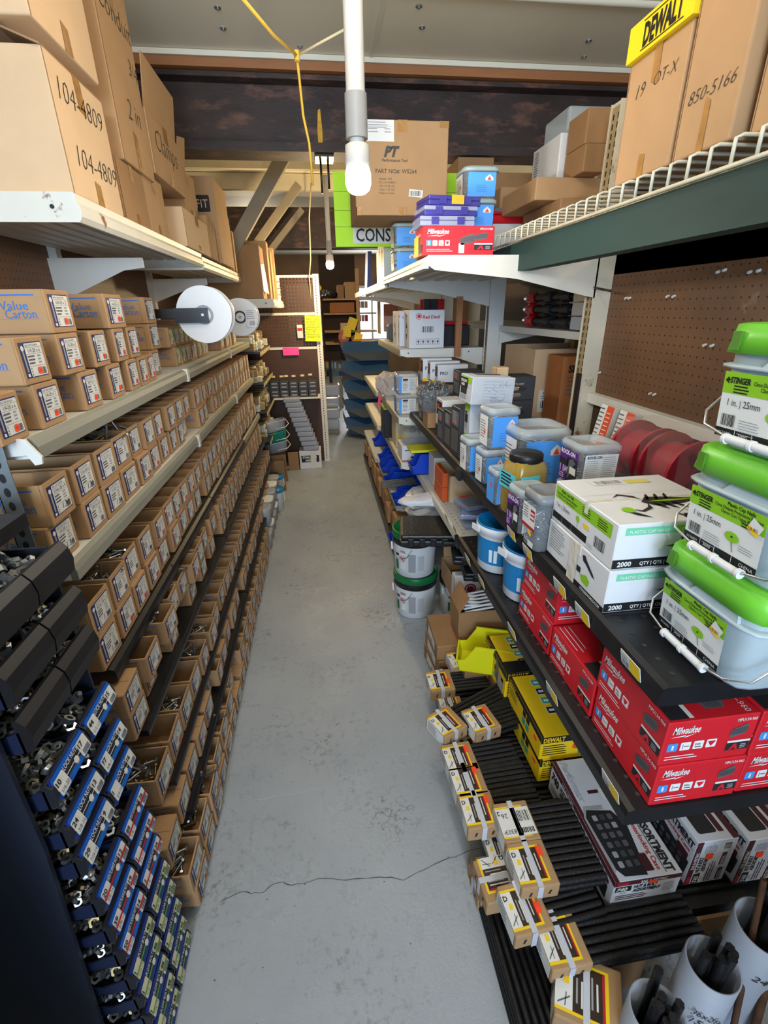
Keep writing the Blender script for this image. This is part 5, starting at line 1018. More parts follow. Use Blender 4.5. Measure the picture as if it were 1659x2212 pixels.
# amber jar
t = T('plastic_jar', 'amber plastic jar with black lid and aqua label, half full of brass fittings', 'jar', (.575, 1.265, 1.0215), .15)
AMB = mat('amber_plastic', 'b99a3c', .15, alpha=.62, spec=.7)
b = B(); b.lathe([(0, .001), (.047, .001), (.052, .008), (.054, .1), (.052, .15), (.045, .165), (.043, .17)], (0, 0, 0), AMB, n=36, sq=5); b.build('jar_body', t)
b = B(); b.lathe([(.046, .166), (.048, .168), (.048, .186), (.045, .19), (0, .19)], (0, 0, 0), BLKP, n=40)
b.build('jar_lid', t)
b = B(); f = lface(b, -.0548, .045, .085); f.r(0, 0, .09, .05, AQUA, 1); f.lines(.008, .04, .07, 4, .01, .005, MDK, 2); f.rr(.062, -.012, .016, .014, ORG, .003, 3); f = nface(b, -.045, -.0548, .085); f.r(0, 0, .06, .05, AQUA, 1); b.build('aqua_label', t)
o = nails_in(.04, .04, .1, 110, 5, GOLD, .02).build('brass_fill'); o.location = (.575, 1.265, 1.025); tag(o, 'brass fittings inside the amber jar', 'fittings', None, 'stuff')
# dark fastener boxes and green edged boxes along the far half of the black shelf
HUT = mat('box_charcoal', '34363b', .5, noise=.05); EDG = mat('box_greyblue', 'b7bcc3', .5)
def hut(label, x, y, z, W, L, H, rz=0, est=True, group='charcoal fastener boxes', pic=True):
    t = T('fastener_box', label, 'box', (x, y, z), rz, group); b = B(); b.cbox(0, W, 0, L, 0, H, HUT, .002, 1); f = nface(b, 0, 0, 0)
    if est: f.t('EST', W*.5, H*.44, min(W, H)*.13, CARDP, 1, al='c', bold=.03); f.t('NUTTYS-GRIP', W*.5, H*.66, min(W, H)*.08, CARDP, 1, al='c', maxw=W*.6); f.pg([(W*.2, H*.49), (W*.3, H*.6), (W*.7, H*.6), (W*.8, H*.49), (W*.7, H*.38), (W*.3, H*.38)], MDK, .5); f.lines(W*.3, H*.28, W*.4, 3, H*.05, H*.015, CARDP)
    f = lface(b, 0, L, 0); f.r(L*.1, H*.62, L*.8, H*.3, INK); f.lines(L*.15, H*.88, L*.6, 5, H*.05, H*.02, INKL, 2); f.rr(L*.5, H*.66, .016, .018, ORG, .005, 4)
    if pic: f.r(L*.1, H*.1, L*.8, H*.45, ZINC)
    b.build('carton', t); return t
hut('charcoal box with silver picture, tallest one at the shelf edge', .54, 1.845, 1.0215, .115, .11, .205, .05)
hut('charcoal box behind the tallest shelf edge charcoal box', .54, 1.975, 1.0215, .1, .1, .165, .04)
hut('charcoal box third along the shelf edge, lower and glossy', .535, 2.10, 1.0215, .09, .09, .15, .03)
hut('charcoal box farthest along the shelf edge', .538, 2.58, 1.0215, .038, .09, .12, .02)
hut('charcoal box standing high in front of the white bracket shelf', .655, 2.27, 1.2, .115, .12, .12, .0, False)
o = B().cbox(.645, .80, 2.255, 2.41, 1.0215, 1.199, HUT, .003).build('fastener_box'); tag(o, 'plain charcoal box carrying the high standing charcoal box', 'box', 'charcoal fastener boxes')
for i, (x, y, z, n) in enumerate(((.745, 2.0, 1.224, 'upper wide one of the rear stack'), (.745, 2.0, 1.1225, 'middle wide one of the rear stack'), (.72, 1.99, 1.0215, 'lowest left one of the rear stack'), (.835, 1.99, 1.0215, 'lowest right one of the rear stack'))):
    hut('charcoal fastener box, '+n, x, y, z, .17 if i < 2 else .11, .12, .10, 0, i < 2, pic=False)
t, b, f, W, H = flapped('small_carton', 'opened tan carton corner above the rear charcoal stack', .735, .79, 2.0, 2.06, 1.3255, 1.365, CARDP, tape=False, face='n')
def stal(label, x, y, z, W, L, H, rz=0, tilt=0, scribble=False):
    t = T('nail_carton', label, 'box', (x, y, z), rz, 'grey nail cartons'); t.rotation_euler = (0, tilt, rz); b = B(); b.cbox(0, W, 0, L, 0, H, EDG, .002, 1); f = nface(b, 0, 0, 0)
    if not scribble: f.r(W*.42, H*.72, W*.5, H*.2, BLK); f.t('STALLION', W*.46, H*.83, H*.08, PAPER, 2, maxw=W*.42, bold=.04); f.t('NAILS', W*.54, H*.74, H*.07, PAPER, 2, maxw=W*.28, bold=.04); f.lines(W*.1, H*.6, W*.8, 9, H*.06, H*.008, INKL)
    else:
        f.lines(W*.25, H*.85, W*.6, 7, H*.11, H*.012, INKL); q = random.Random(3)
        for i in range(22):
            x0, y0 = W*q.uniform(.3, .85), H*q.uniform(.15, .75); x1, y1 = x0+W*q.uniform(-.2, .2), y0+H*q.uniform(-.15, .15); n = Vector((y1-y0, x0-x1, 0)).normalized()*.0009; f.pg([(x0, y0), (x1, y1), (x1+n.x, y1+n.y), (x0+n.x, y0+n.y)], BLU, 2)
    f = lface(b, 0, L, 0); f.r(L*.08, H*.72, L*.84, H*.22, GRN); f.r(L*.1, H*.3, L*.5, H*.3, MDK); f.lines(L*.1, H*.24, L*.6, 3, H*.06, H*.02, INK); f.r(L*.1, H*.62, L*.4, H*.08, BLK)
    if scribble:
        f.r(L*.05, H*.55, L*.6, H*.35, BLK, 4); f.t('STALLION', L*.1, H*.74, H*.1, PAPER, 5, maxw=L*.5, bold=.04); f.t('NAILS', L*.15, H*.6, H*.1, PAPER, 5, maxw=L*.4, bold=.04)
        f = F(b, (0, L*.1, H), (1, 0, 0), (0, 1, 0)); f.r(W*.25, L*.5, W*.6, L*.28, BLK, 2); f.t('STALLION NAILS', W*.28, L*.58, L*.12, PAPER, 3, maxw=W*.54, bold=.03)
    b.build('carton', t)
stal('grey nail carton with green edge, bottom of the stack', .556, 1.765, 1.0215, .125, .07, .125)
stal('grey nail carton with green edge, middle of the stack', .555, 1.76, 1.1475, .13, .072, .115)
stal('tilted grey carton with blue pen scribbles on top of the stack', .535, 1.70, 1.27, .165, .13, .10, .06, .06, True)
# white boxes with PRO print in the second row
def prof(label, x, y, z, W, L, H, rz=0):
    t = T('tool_box', label, 'box', (x, y, z), rz, 'white boxes with yellow foot print'); b = B(); b.cbox(0, W, 0, L, 0, H, WBOX, .002, 1); f = nface(b, 0, 0, 0); f.t('PRO', W*.08, H*.5, H*.16, MDK, 1, maxw=W*.4, bold=.02); f.r(W*.55, H*.48, W*.22, H*.22, GRN); f.t('F', W*.6, H*.51, H*.15, MDK, 2, bold=.02); f.r(0, 0, W*.25, H*.14, YEL); f.r(W*.25, 0, W*.7, H*.12, MDK)
    f = lface(b, 0, L, 0); f.r(L*.1, H*.4, L*.8, H*.5, MDK); f.r(L*.2, H*.6, L*.3, H*.2, ORG, 2); b.build('carton', t)
prof('white PRO box nearest of the three leaning ones', .63, 2.62, 1.21, .17, .07, .105, .0); prof('white PRO box, middle of the three', .605, 2.70, 1.21, .17, .07, .115); prof('white PRO box, farthest of the three', .58, 2.78, 1.21, .17, .07, .125)
o = B().cbox(.58, .90, 2.6, 2.85, 1.0215, 1.209, CARDD, .004).build('shipping_carton'); tag(o, 'brown carton under the three white PRO boxes', 'box')
prof('white PRO box at the shelf edge among dark boxes', .555, 2.19, 1.07, .115, .12, .13, .02); o = B().cbox(.55, .64, 2.19, 2.31, 1.0215, 1.069, HUT, .003).build('fastener_box'); tag(o, 'plain charcoal box under the shelf edge PRO box', 'box', 'charcoal fastener boxes')
t = T('open_tub', 'open clear bin heaped with shiny ring hardware', 'bin', (.575, 2.46, 1.1)); b = B(); b.lathe([(0, .001), (.06, .001), (.09, .12), (.096, .125)], (0, 0, 0), CLR, n=32, sq=6); b.build('bin_body', t)
o = B().cbox(.53, .63, 2.40, 2.52, 1.0215, 1.099, CARDD, .003).build('flat_carton'); tag(o, 'flat carton under the open clear bin', 'box')
b = B(); q = random.Random(8)
for i in range(70):
    c = Vector((q.uniform(-.075, .075), q.uniform(-.075, .075), q.uniform(.03, .14))); c.z = min(c.z, .15-1.0*(abs(c.x)+abs(c.y))*.6); a = Vector((q.uniform(-1, 1), q.uniform(-1, 1), q.uniform(-1, 1))).normalized(); u = a.orthogonal().normalized(); w = a.cross(u); r = q.uniform(.012, .022)
    b.tube([c+(u*math.cos(2*PI*k/10)+w*math.sin(2*PI*k/10))*r for k in range(10)], .0025, ZINC, n=5, close=True)
o = b.build('ring_hardware', loc=(.575, 2.46, 1.12)); tag(o, 'heap of shiny zinc rings and eye bolts in the open clear bin', 'hardware', None, 'stuff')
# blue and white tubs on the white shelf past the black shelf
for i, (px, py, z, n) in enumerate(((846, 898, .966, 'lower front one'), (846, 838, 1.096, 'upper front one'), (897, 838, 1.096, 'upper right one'), (897, 898, .966, 'lower right one'))):
    x, y = ((.535, 3.10), (.535, 3.10), (.70, 3.12), (.70, 3.12))[i]
    tub('white labelled tub on the far white shelf, '+n, x, y, z, .135, .128, 'white', None, 0, 'white labelled tubs', n=30)
# grey perforated shelf
t, b, f, W, H = flapped('parts_tray', 'tan cut down carton tray with slanted side on the grey shelf', .62, .86, 2.25, 2.5, .656, .80, CARDP, tape=False, face='n', open_=True)
OBX = mat('box_orange', 'c8541f', .5)
for i, (z, n) in enumerate(((.657, 'lower'), (.737, 'upper'))):
    o = B().cbox(.585, .615, 2.26, 2.44, z, z+.078, OBX, .002).build('small_box'); f = None; tag(o, f'small orange box at the tray front, {n} of two', 'box', 'small orange boxes')
o = B().cbox(.60, .70, 2.52, 2.66, .657, .82, PALEP[0], .002).build('small_box'); tag(o, 'white and tan box standing behind the orange boxes', 'box')
BAGC = mat('blister_clear', 'a9b6d6', .12, alpha=.55, bump=.6, bscale=30, spec=.9)
q = random.Random(9)
for i in range(8):
    x, y, z = .66+.1*(i % 2), 1.98+.05*((i//2) % 2), .657+.024*(i//2)
    b = B(); b.cbox(-.05, .05, -.07, .07, 0, .021, BAGC, .004); b.box(-.04, .04, -.05, .04, .004, .016, LBLU if i % 3 else INKL); b.box(-.02, .03, .05, .065, .0212, .0222, ORG if i > 5 else PAPER)
    o = b.build('blister_pack', loc=(x, y, z)); o.rotation_euler = (0, 0, q.uniform(-.3, .3)); tag(o, f'glossy clear blister pack on the grey shelf, {("left", "right")[i % 2]} pile, {ordn(i//2)} layer up', 'pack', 'clear blister packs')
t = T('paint_pail', 'small white pail with pens in it behind the blue pails', 'pail', (.71, 1.82, .656)); b = B(); b.lathe([(0, .001), (.05, .001), (.056, .09), (.06, .093), (.058, .1), (.05, .1), (.05, .08)], (0, 0, 0), WBOX, n=28); b.build('pail_body', t); b = B(); b.tube([(-.05, -.03, .06), (-.065, -.04, .09), (-.05, -.05, .12)], .002, ZINC); b.build('handle', t)
# blue lidded pails on the lower black shelf
PBL = mat('pail_blue', '1f78b4', .35); PLB = mat('pail_lid', '0f6aa8', .3)
for i, (x, y, n) in enumerate(((.625, 1.262, 'nearer to the red boxes'), (.60, 1.455, 'farther from the red boxes'))):
    t = T('adhesive_pail', 'white pail with blue wrap and blue lid, '+n, 'pail', (x, y, .7315), .3, 'blue lidded pails'); b = B(); b.lathe([(0, .001), (.074, .001), (.078, .006), (.084, .13), (.084, .145), (.091, .147), (.091, .172), (.088, .175), (.084, .175)], (0, 0, 0), WBOX, n=40); b.box(-.094, -.09, .01, .05, .146, .168, WBOX); b.build('pail_body', t)
    b = B(); b.lathe([(.0895, .172), (.0895, .179), (.083, .18), (.08, .172), (0, .172)], (0, 0, 0), PLB, n=40); b.build('lid', t)
    b = B(); b.lathe([(.0785, .018), (.0845, .13)], (0, 0, 0), PBL, n=40)
    for a0, hh, yy, mm in ((3.5, .05, .045, PAPER), (4.3, .045, .03, PAPER)):
        for k in range(7):
            a = a0+k*.07; a2 = a+.07; r = .0855; b.quad((r*math.cos(a)*.965, r*math.sin(a)*.965, yy), (r*math.cos(a2)*.965, r*math.sin(a2)*.965, yy), (r*math.cos(a2), r*math.sin(a2), yy+hh), (r*math.cos(a), r*math.sin(a), yy+hh), mm if k % 3 else PBL)
    b.build('printed_wrap', t)
# joint compound pails on the floor
GLID2 = mat('pail_green', '0f6b38', .35); PWH = mat('pail_white', 'd6dade', .4)
def pail(label, x, y, z, rim, rz=0):
    t = T('compound_pail', label, 'pail', (x, y, z), rz, 'white compound pails'); b = B(); b.lathe([(0, .001), (.104, .001), (.108, .006), (.117, .19)], (0, 0, 0), PWH, n=48)
    for a0, a1, zz0, zz1, mm in ((3.42, 3.62, .04, .1, GLID2), (3.75, 4.05, .05, .165, PAPER), (3.75, 4.05, .15, .165, ASR), (4.2, 4.55, .04, .15, INKL), (4.65, 4.95, .05, .14, mat('pail_text', 'b5bac0', .5)), (3.45, 3.68, .125, .14, MDK)):
        n = 8
        for k in range(n):
            a = a0+(a1-a0)*k/n; a2 = a0+(a1-a0)*(k+1)/n; r = lambda z: .1086+.0089*z/.19
            b.quad((r(zz0)*math.cos(a), r(zz0)*math.sin(a), zz0), (r(zz0)*math.cos(a2), r(zz0)*math.sin(a2), zz0), (r(zz1)*math.cos(a2), r(zz1)*math.sin(a2), zz1), (r(zz1)*math.cos(a), r(zz1)*math.sin(a), zz1), mm)
    a = 3.9; r = .1165; f = F(b, (r*math.cos(a), r*math.sin(a), .115), (-math.sin(a), math.cos(a), 0), (0, 0, 1)); f.circ(0, 0, .017, ASR, 1, 20); f.circ(0, 0, .0145, PAPER, 2, 20); f.pg([(-.012, .008), (-.008, .012), (.012, -.008), (.008, -.012)], ASR, 4); f.pg([(-.006, -.006), (.006, -.004), (.004, .008), (-.005, .006)], ASR, 3)
    b.build('pail_body', t)
    b = B(); b.lathe([(.117, .188), (.1195, .19), (.1195, .232), (.117, .236)], (0, 0, 0), BLKP, n=48); b.build('black_rim', t)
    if rim: b = B(); b.lathe([(.1205, .225), (.123, .228), (.123, .262), (.12, .265), (.112, .265), (.11, .258), (0, .258)], (0, 0, 0), GLID2, n=48); b.build('lid', t)
    b = B(); b.tube([(-.122, -.0, .21), (-.125, -.04, .16), (-.112, -.075, .125), (-.09, -.09, .12), (-.065, -.1, .13), (-.04, -.118, .18)], .0022, ZINC); b.cyl((-.126, .0, .185), (-.126, -.01, .145), .007, WBOX, n=10); b.build('handle', t); return t
pail('white compound pail with green lid standing on the floor, lower of the stack', .448, 2.262, 0, True); pail('white compound pail stacked on top, green lid half covered by black cases', .443, 2.268, .259, True, .03)
pail('white compound pail on the floor behind the box with the seal', .70, 2.225, 0, False, .4); pail('white compound pail on the floor nearest the tan cartons', .765, 1.975, 0, False, .5)
# black tool cases lying across the pails
CASE = mat('case_black', '17181a', .38, noise=.3, nscale=30, bump=.25, bscale=50)
for i, (x0, x1, y0, y1, z0, h, rz, n) in enumerate(((.34, .86, 1.99, 2.25, .527, .06, -.16, 'upper one'), (.57, .92, 1.87, 2.03, .475, .048, -.2, 'middle one'), (.60, .92, 1.80, 1.95, .43, .042, -.16, 'lowest one'))):
    t = T('tool_case', 'black moulded plastic case lying on the compound pails, '+n, 'case', ((x0+x1)/2, (y0+y1)/2, z0), rz, 'black plastic cases'); b = B(); hx, hy = (x1-x0)/2, (y1-y0)/2
    b.cbox(-hx, hx, -hy, hy, 0, h*.55, CASE, .008).cbox(-hx*.98, hx*.98, -hy*.97, hy*.97, h*.55, h, CASE, .01)
    for k in range(7): b.cbox(-hx+.04+k*.055, -hx+.07+k*.055, -hy-.008, -hy, .004, h*.8, CASE, .003)
    b.build('shell', t); B().cbox(-.05, .05, -hy-.02, -hy-.004, h*.3, h*.6, CASE, .004).build('latch', t)
t, b, f, W, H = flapped('open_carton', 'open brown carton with raised back flap behind the seal box', .58, .84, 1.985, 2.2, .242, .36, CARD, tape=False, face='n', open_=True)
B().sheet((-.118, .11, H-.005), (.118, .11, H-.005), (.118, .13, H+.12), (-.118, .13, H+.12), .004, CARD).build('flap', t)
t, b, f, W, H = flapped('open_carton', 'white carton panel with a round maroon GUARANTEED seal', .575, .715, 1.93, 1.975, .242, .40, WBOX, tape=False, face='n')
fb = B(); f2 = F(fb, f.o, f.u, f.v); f2.circ(W*.6, H*.5, .03, MAR, 2, 24); f2.circ(W*.6, H*.5, .022, PAPER, 3, 24); f2.circ(W*.6, H*.5, .019, MAR, 4, 24); f2.t('GUARANTEED', W*.6, H*.86, .01, MAR, 2, al='c', maxw=.07); fb.build('seal', t)
BB = mat('bag_white', 'd3dae6', .4, bump=.35, bscale=14)
# yellow bin, carton of white stakes
YBIN = mat('bin_yellow', 'd9d81c', .4)
def hopper(label, x, y, z, w, L, h, m, rz, group):
    t = T('stacking_bin', label, 'bin', (x, y, z), rz, group); b = B(); e = .003   # open hopper front towards -x
    b.box(0, L, -w/2, w/2, 0, e, m); b.box(L-e, L, -w/2, w/2, e, h, m)
    for s in (-1, 1): b.prism([(0, s*w/2, 0), (L, s*w/2, 0), (L, s*w/2, h), (L*.3, s*w/2, h), (L*.1, s*w/2, h*.45), (-L*.06, s*w/2, h*.4)], (0, -s*e, 0), m)
    b.prism([(0, -w/2, 0), (-L*.06, -w/2, h*.4), (-L*.06+e, -w/2, h*.4), (e, -w/2, 0)], (0, w, 0), m); b.box(L*.28, L, -w/2-.005, -w/2, h-.014, h, m).box(L*.28, L, w/2, w/2+.005, h-.014, h, m); b.box(-L*.08, -L*.05, -w/2, w/2, h*.36, h*.42, m)
    b.build('bin_body', t); return t
hopper('bright yellow plastic hopper bin in front of the yellow nail boxes', .50, 1.53, .236, .13, .2, .13, YBIN, -.35, 'hopper bins')
o = B().cbox(.50, .72, 1.46, 1.62, .171, .235, CARDD, .003).build('small_carton'); tag(o, 'brown carton under the bright yellow bin', 'box')
t, b, f, W, H = flapped('open_carton', 'tan carton with curved flap holding long pale stakes', .515, .76, 1.63, 1.77, .30, .40, CARDD, tape=False, face='l', open_=True)
B().sheet((-.12, -.07, H), (-.12, .07, H), (-.08, .07, H+.07), (-.08, -.07, H+.07), .004, CARDD).build('flap', t)
o = B().cbox(.52, .76, 1.635, 1.765, .171, .299, CARDD, .003).build('small_carton'); tag(o, 'brown carton under the carton of pale stakes', 'box')
for i in range(14):
    yy = 1.645+.0085*i; o = B().cyl((.545, yy, .392+.012*(i % 3)), (.74, yy+.004, .398+.014*((i+1) % 3)), .005, WBOX, n=8).build('pale_stake'); tag(o, f'pale round stake in the curved flap carton, {ordn(i)} from the near side', 'stake', 'pale stakes in carton')
# crushed tan cartons on the floor
for i, (z, n) in enumerate(((.001, 'bottom'), (.081, 'middle'), (.161, 'top'))):
    t, b, f, W, H = flapped('crushed_carton', f'crushed tan carton on the floor beyond the bundles, {n} of the stack', .425, .66, 1.62, 1.86, z, z+.078, CARDD, tape=False, face='l', rz=.08-.05*i, group='crushed floor cartons')
    fb = B(); f2 = F(fb, f.o, f.u, f.v); f2.r(W*.2, H*.2, W*.6, H*.6, PAPER, 2); f2.rr(W*.5, H*.3, .02, .015, ORG, .003, 3); fb.build('side_label', t)
# plastic pipe lengths used as bins for black stakes, and rusty bars at the lower right
PIPE = mat('pipe_offcut', '9299a6', .55, noise=.1, nscale=6); RUST = mat('rusty_bar', '4f3320', .85, noise=.35, nscale=25)
def pipebin(label, px, py, z, r, tilt, n, txt, seed):
    p = PZ(px, py, z); t = T('pipe_bin', label, 'pipe', (p.x, p.y, .001), 0, 'plastic pipe bins'); b = B(); ln = z-.001
    b.lathe([(r*.97, 0), (r, .02), (r, ln), (r*.93, ln), (r*.92, .02), (0, .015)], (0, 0, 0), PIPE, n=36); b.build('pipe_wall', t)
    b = B(); a = 4.15; f = F(b, (r*math.cos(a)*1.002, r*math.sin(a)*1.002, ln*.72), (-math.sin(a), math.cos(a), 0), (0, 0, 1))
    for i, s in enumerate(txt): f.t(s, 0, -i*.03, .02, PEN, 3, al='c', shear=.3, maxw=r*1.0)
    b.build('handwriting', t); q = random.Random(seed)
    for i in range(n):
        a = q.uniform(0, 6.28); rr = q.uniform(0, r*.72); x, y = p.x+rr*math.cos(a), p.y+rr*math.sin(a); h = ln+q.uniform(.0, .07)
        o = B().cyl((0, 0, .025), (q.uniform(-.012, .012), q.uniform(-.012, .012), h), .009, RODM, n=7).build('black_stake', loc=(x, y, .0)); tag(o, f'black stake standing in {label}, {ordn(i)} one', 'stake', 'black stakes in pipe bins')
pipebin('the middle pipe bin', 1540, 2082, .36, .05, 0, 9, ['36x28', '15.4', '12'], 1)
pipebin('the near left pipe bin', 1420, 2185, .30, .052, 0, 8, ['28', 'x4'], 2)
pipebin('the far right pipe bin', 1655, 2002, .36, .058, 0, 8, ['24'], 3)
o = B().cyl(PZ(1580, 2240, .1), PZ(1650, 1900, .45), .0065, RUST, n=10).build('rusty_bar'); tag(o, 'rusty brown round bar leaning at the lower right corner', 'bar', 'rusty bars')
o = B().cyl(PZ(1625, 2240, .1), PZ(1690, 2000, .4), .008, RUST, n=10).build('rusty_bar'); tag(o, 'second rusty bar outside the first at the lower right corner', 'bar', 'rusty bars')
o = B().box(.52, 1.0, .598, .606, .001, .135, CARDD).build('cardboard_sheet'); tag(o, 'brown cardboard sheet standing against the bottom shelf end', 'sheet')
t, b, f, W, H = flapped('open_carton', 'folded brown carton on the floor behind the pipe bins', .50, .70, .545, .56, .001, .12, CARDD, tape=False, face='n')
# ================================================================ goods on the right top shelf
TT = TZ+.0012
rb = T('nail_box', 'red nail strip box alone on the rusty white top shelf', 'box', (.368, 1.80, TT), 0, 'red nail strip boxes'); b = B(); W, L, H = .25, .13, .088; b.cbox(0, W, 0, L, 0, H, MRED, .002, 1)
f = nface(b, 0, 0, 0); red_face(f, W, H, 1); nailstrip(f, W*.52, H*.35, W*.2, H*.4); f.pg([(W*.5, H*.08), (W*.58, H*.08), (W*.58, H*.42), (W*.5, H*.42)], PAPER, 2); f = lface(b, 0, L, 0); f.r(L*.55, H*.1, L*.4, H*.3, MDK); f.t('Milwaukee', L*.1, H*.7, H*.15, PAPER, 2, maxw=L*.6, shear=.3); f.rr(L*.1, H*.35, .02, .02, ICB); f.rr(L*.4, H*.35, .02, .02, PAPER)
b.build('carton', rb)
o = B(); f = F(o, (.362, 1.92, TT+.002), (0, -1, 0), (0, 0, 1)); o.box(.3545, .3555, 1.82, 1.885, TT, TT+.06, YEL); oo = o.build('yellow_tag'); tag(oo, 'yellow shelf tag clipped beside the lone red box', 'tag')
for (x, y, z, w, n) in ((.435, 2.56, 0, .118, 'lower left at the carton'), (.435, 2.56, .1015, .118, 'upper left at the carton'), (.61, 2.02, 0, .125, 'bottom right'), (.61, 2.02, .0985, .125, 'middle right'), (.612, 2.02, .197, .125, 'topmost right')):
    tub('blue labelled nail tub on the rusty top shelf, '+n, x, y, TT+z, w, .098, 'blue', mat('lid_aqua_grey', 'a3b3b4', .3, alpha=.9), 0, 'blue label tubs on the top shelf', n=40)
PURP = mat('case_purple', '3f3c8e', .3, alpha=.85); PCLR = mat('case_clear', 'a7aecf', .12, alpha=.6)
for i, (x, y, z, rz, n) in enumerate(((.36, 1.805, TT+.0895, .04, 'lowest'), (.375, 1.81, TT+.1205, .1, 'middle'), (.39, 1.815, TT+.1515, .16, 'topmost'))):
    t = T('organizer_case', f'flat purple clear organizer case, {n} of the pile on the red box', 'case', (x, y, z), rz, 'purple organizer cases'); B().cbox(0, .19, 0, .125, 0, .016, PURP if i > 0 else PCLR, .003).build('case_base', t); B().cbox(0, .19, 0, .125, .0165, .029, PCLR if i != 2 else PURP, .003).build('case_lid', t)
    for k in (.05, .14): B().box(k-.012, k+.012, -.004, 0, .004, .026, PURP).build('latch', t)
    if i == 2: b = B(); b.box(.08, .125, -.0055, -.0045, .004, .03, mat('sticker_amber', 'e0a02a', .5)); b.box(.08, .125, -.005, .04, .0292, .030, mat('sticker_amber', 'e0a02a', .5)); b.build('amber_sticker', t)
# the big parts carton
t, b, f, W, H = flapped('shipping_carton', 'big cardboard carton printed PART NO W5264 above the top shelf, behind the lamp', .19, .585, 2.36, 2.70, 1.972, 2.305, CARD, tape=False, face='n')
fb = B(); f = F(fb, f.o, f.u, f.v); DKP = mat('print_brown_grey', '4a4542', .7)
f.t('PT', W*.31, H*.63, H*.105, DKP, 2, maxw=W*.36, shear=.3, bold=.06); f.t('Performance Tool', W*.29, H*.575, H*.032, DKP, 2, maxw=W*.36, shear=.2, bold=.02); f.t('PART NO#: W5264', W*.22, H*.455, H*.046, DKP, 2, maxw=W*.54, bold=.01)
for i, s in enumerate(('Seattle, WA', 'P.O. # 1004853', 'Wt. 29.76 Lbs.', 'Cube 1.27 cuft', 'Made in China')): f.t(s, W*.26, H*(.385-.038*i), H*.024, DKP, 2, maxw=W*.26)
f.r(W*.12, H*.78, W*.3, H*.215, PAPER, 2); f.lines(W*.14, H*.965, W*.25, 3, H*.025, H*.008, INKL, 3); f.r(W*.13, H*.93, W*.27, H*.002, INKL, 3); f.lines(W*.15, H*.9, W*.12, 2, H*.03, H*.01, INKL, 3); f.lines(W*.32, H*.9, W*.08, 2, H*.03, H*.01, INKL, 3)
f.pg([(W*.575, H*.21), (W*.725, H*.195), (W*.735, H*.275), (W*.585, H*.29)], PAPER, 2); f.bars(W*.59, H*.215, W*.13, H*.055, BLK, 3, 12)
fb.build('printing', t); tb = B(); f = F(tb, f.o, f.u, f.v); 
for q_ in ((W*.46, H*.88, W*.1, H*.12), (W*.46, 0, W*.1, H*.09), (W*.9, H*.93, W*.1, H*.07), (0, 0, W*.06, H*.09)): tb = B(); f.b = tb; f.r(*q_, TAPE, 1); tb.build('tape', t)
o = B().cbox(.51, .62, 2.42, 2.68, TT, 1.971, CARDD, .004).build('shipping_carton'); tag(o, 'brown carton holding up the big parts carton', 'box')
# white arrow cartons farther along
for i, (px, py, y, w, h, n) in enumerate(((822, 600, 3.15, .13, .25, 'nearest'), (804, 602, 3.5, .13, .3, 'second'), (797, 602, 3.85, .14, .24, 'third'))):
    x = .41+.03*i; t = T('white_carton', f'white carton with up arrow print on the far top shelf, {n} one', 'box', (x, y, 1.7525), 0, 'white arrow cartons'); b = B(); b.cbox(0, .2, 0, .2, 0, h, WBOX, .003, 1)
    for f, ww in ((nface(b, 0, 0, 0), .2), (lface(b, 0, .2, 0), .2)):
        f.r(ww*.25, h*.35, ww*.5, h*.5, BLK, 1); f.r(ww*.27, h*.37, ww*.46, h*.46, WBOX, 2); f.r(ww*.45, h*.42, ww*.1, h*.25, BLK, 3); f.pg([(ww*.35, h*.65), (ww*.65, h*.65), (ww*.5, h*.78)], BLK, 3); f.r(ww*.4, 0, ww*.2, h*.3, CTAPE, 1)
    b.build('carton', t)
o = B().prism([(.405, 4.2, 1.7525), (.45, 4.2, 1.7525), (.45, 4.2, 2.02), (.42, 4.2, 2.02)], (0, .2, 0), mat('box_indigo', '26306e', .5)).build('indigo_box'); tag(o, 'dark indigo box with slanted edge beyond the white arrow cartons', 'box')
# ---------------------------------------------------------------- green pallet beam with wire deck and its cartons
GRNB = mat('beam_green', '263f3b', .6, 0, spec=.25, noise=.3, nscale=4, wear='6d5133', wscale=3.5, wlo=.66, stretch=(1, .4, 1.5))
t = T('pallet_rack_beam', 'worn green pallet rack beam with white wire decking along the right', 'rack', (0, 0, 0)); y0, y1 = -.4, 2.06; bx = .70
B().prism([(bx, y0, 1.715), (bx, y0, 1.80), (bx+.02, y0, 1.81), (bx+.05, y0, 1.81), (bx+.05, y0, 1.715)], (0, y1-y0, 0), GRNB).build('front_beam', t)
B().box(1.06, 1.10, y0, y1, 1.70, 1.80, GRNB).build('rear_beam', t)
CRW = mat('wire_cream', 'cfc8b2', .4, noise=.1, nscale=20)
k = 0; y = y0+.02
while y < y1:
    B().tube([(bx-.004, y, 1.806), (bx-.004, y, 1.848), (bx+.008, y, 1.853), (1.08, y, 1.853)], .0035, CRW, n=5).build('deck_wire', t); y += .052
B().tube([(bx-.008, y0, 1.808), (bx-.008, y1, 1.808)], .004, CRW, n=6).tube([(.85, y0, 1.846), (.85, y1, 1.846)], .004, CRW, n=6).tube([(1.0, y0, 1.846), (1.0, y1, 1.846)], .004, CRW, n=6).build('cross_wires', t)
DZ = 1.858
flapped('shipping_carton', 'carton under the yellow tray on the wire deck, first from the aisle end', .72, 1.04, 1.07, 1.262, DZ, DZ+.225, CARD, face='l', writing=[('19', .2, .68, .026), ('OT-X', .5, .7, .022)])
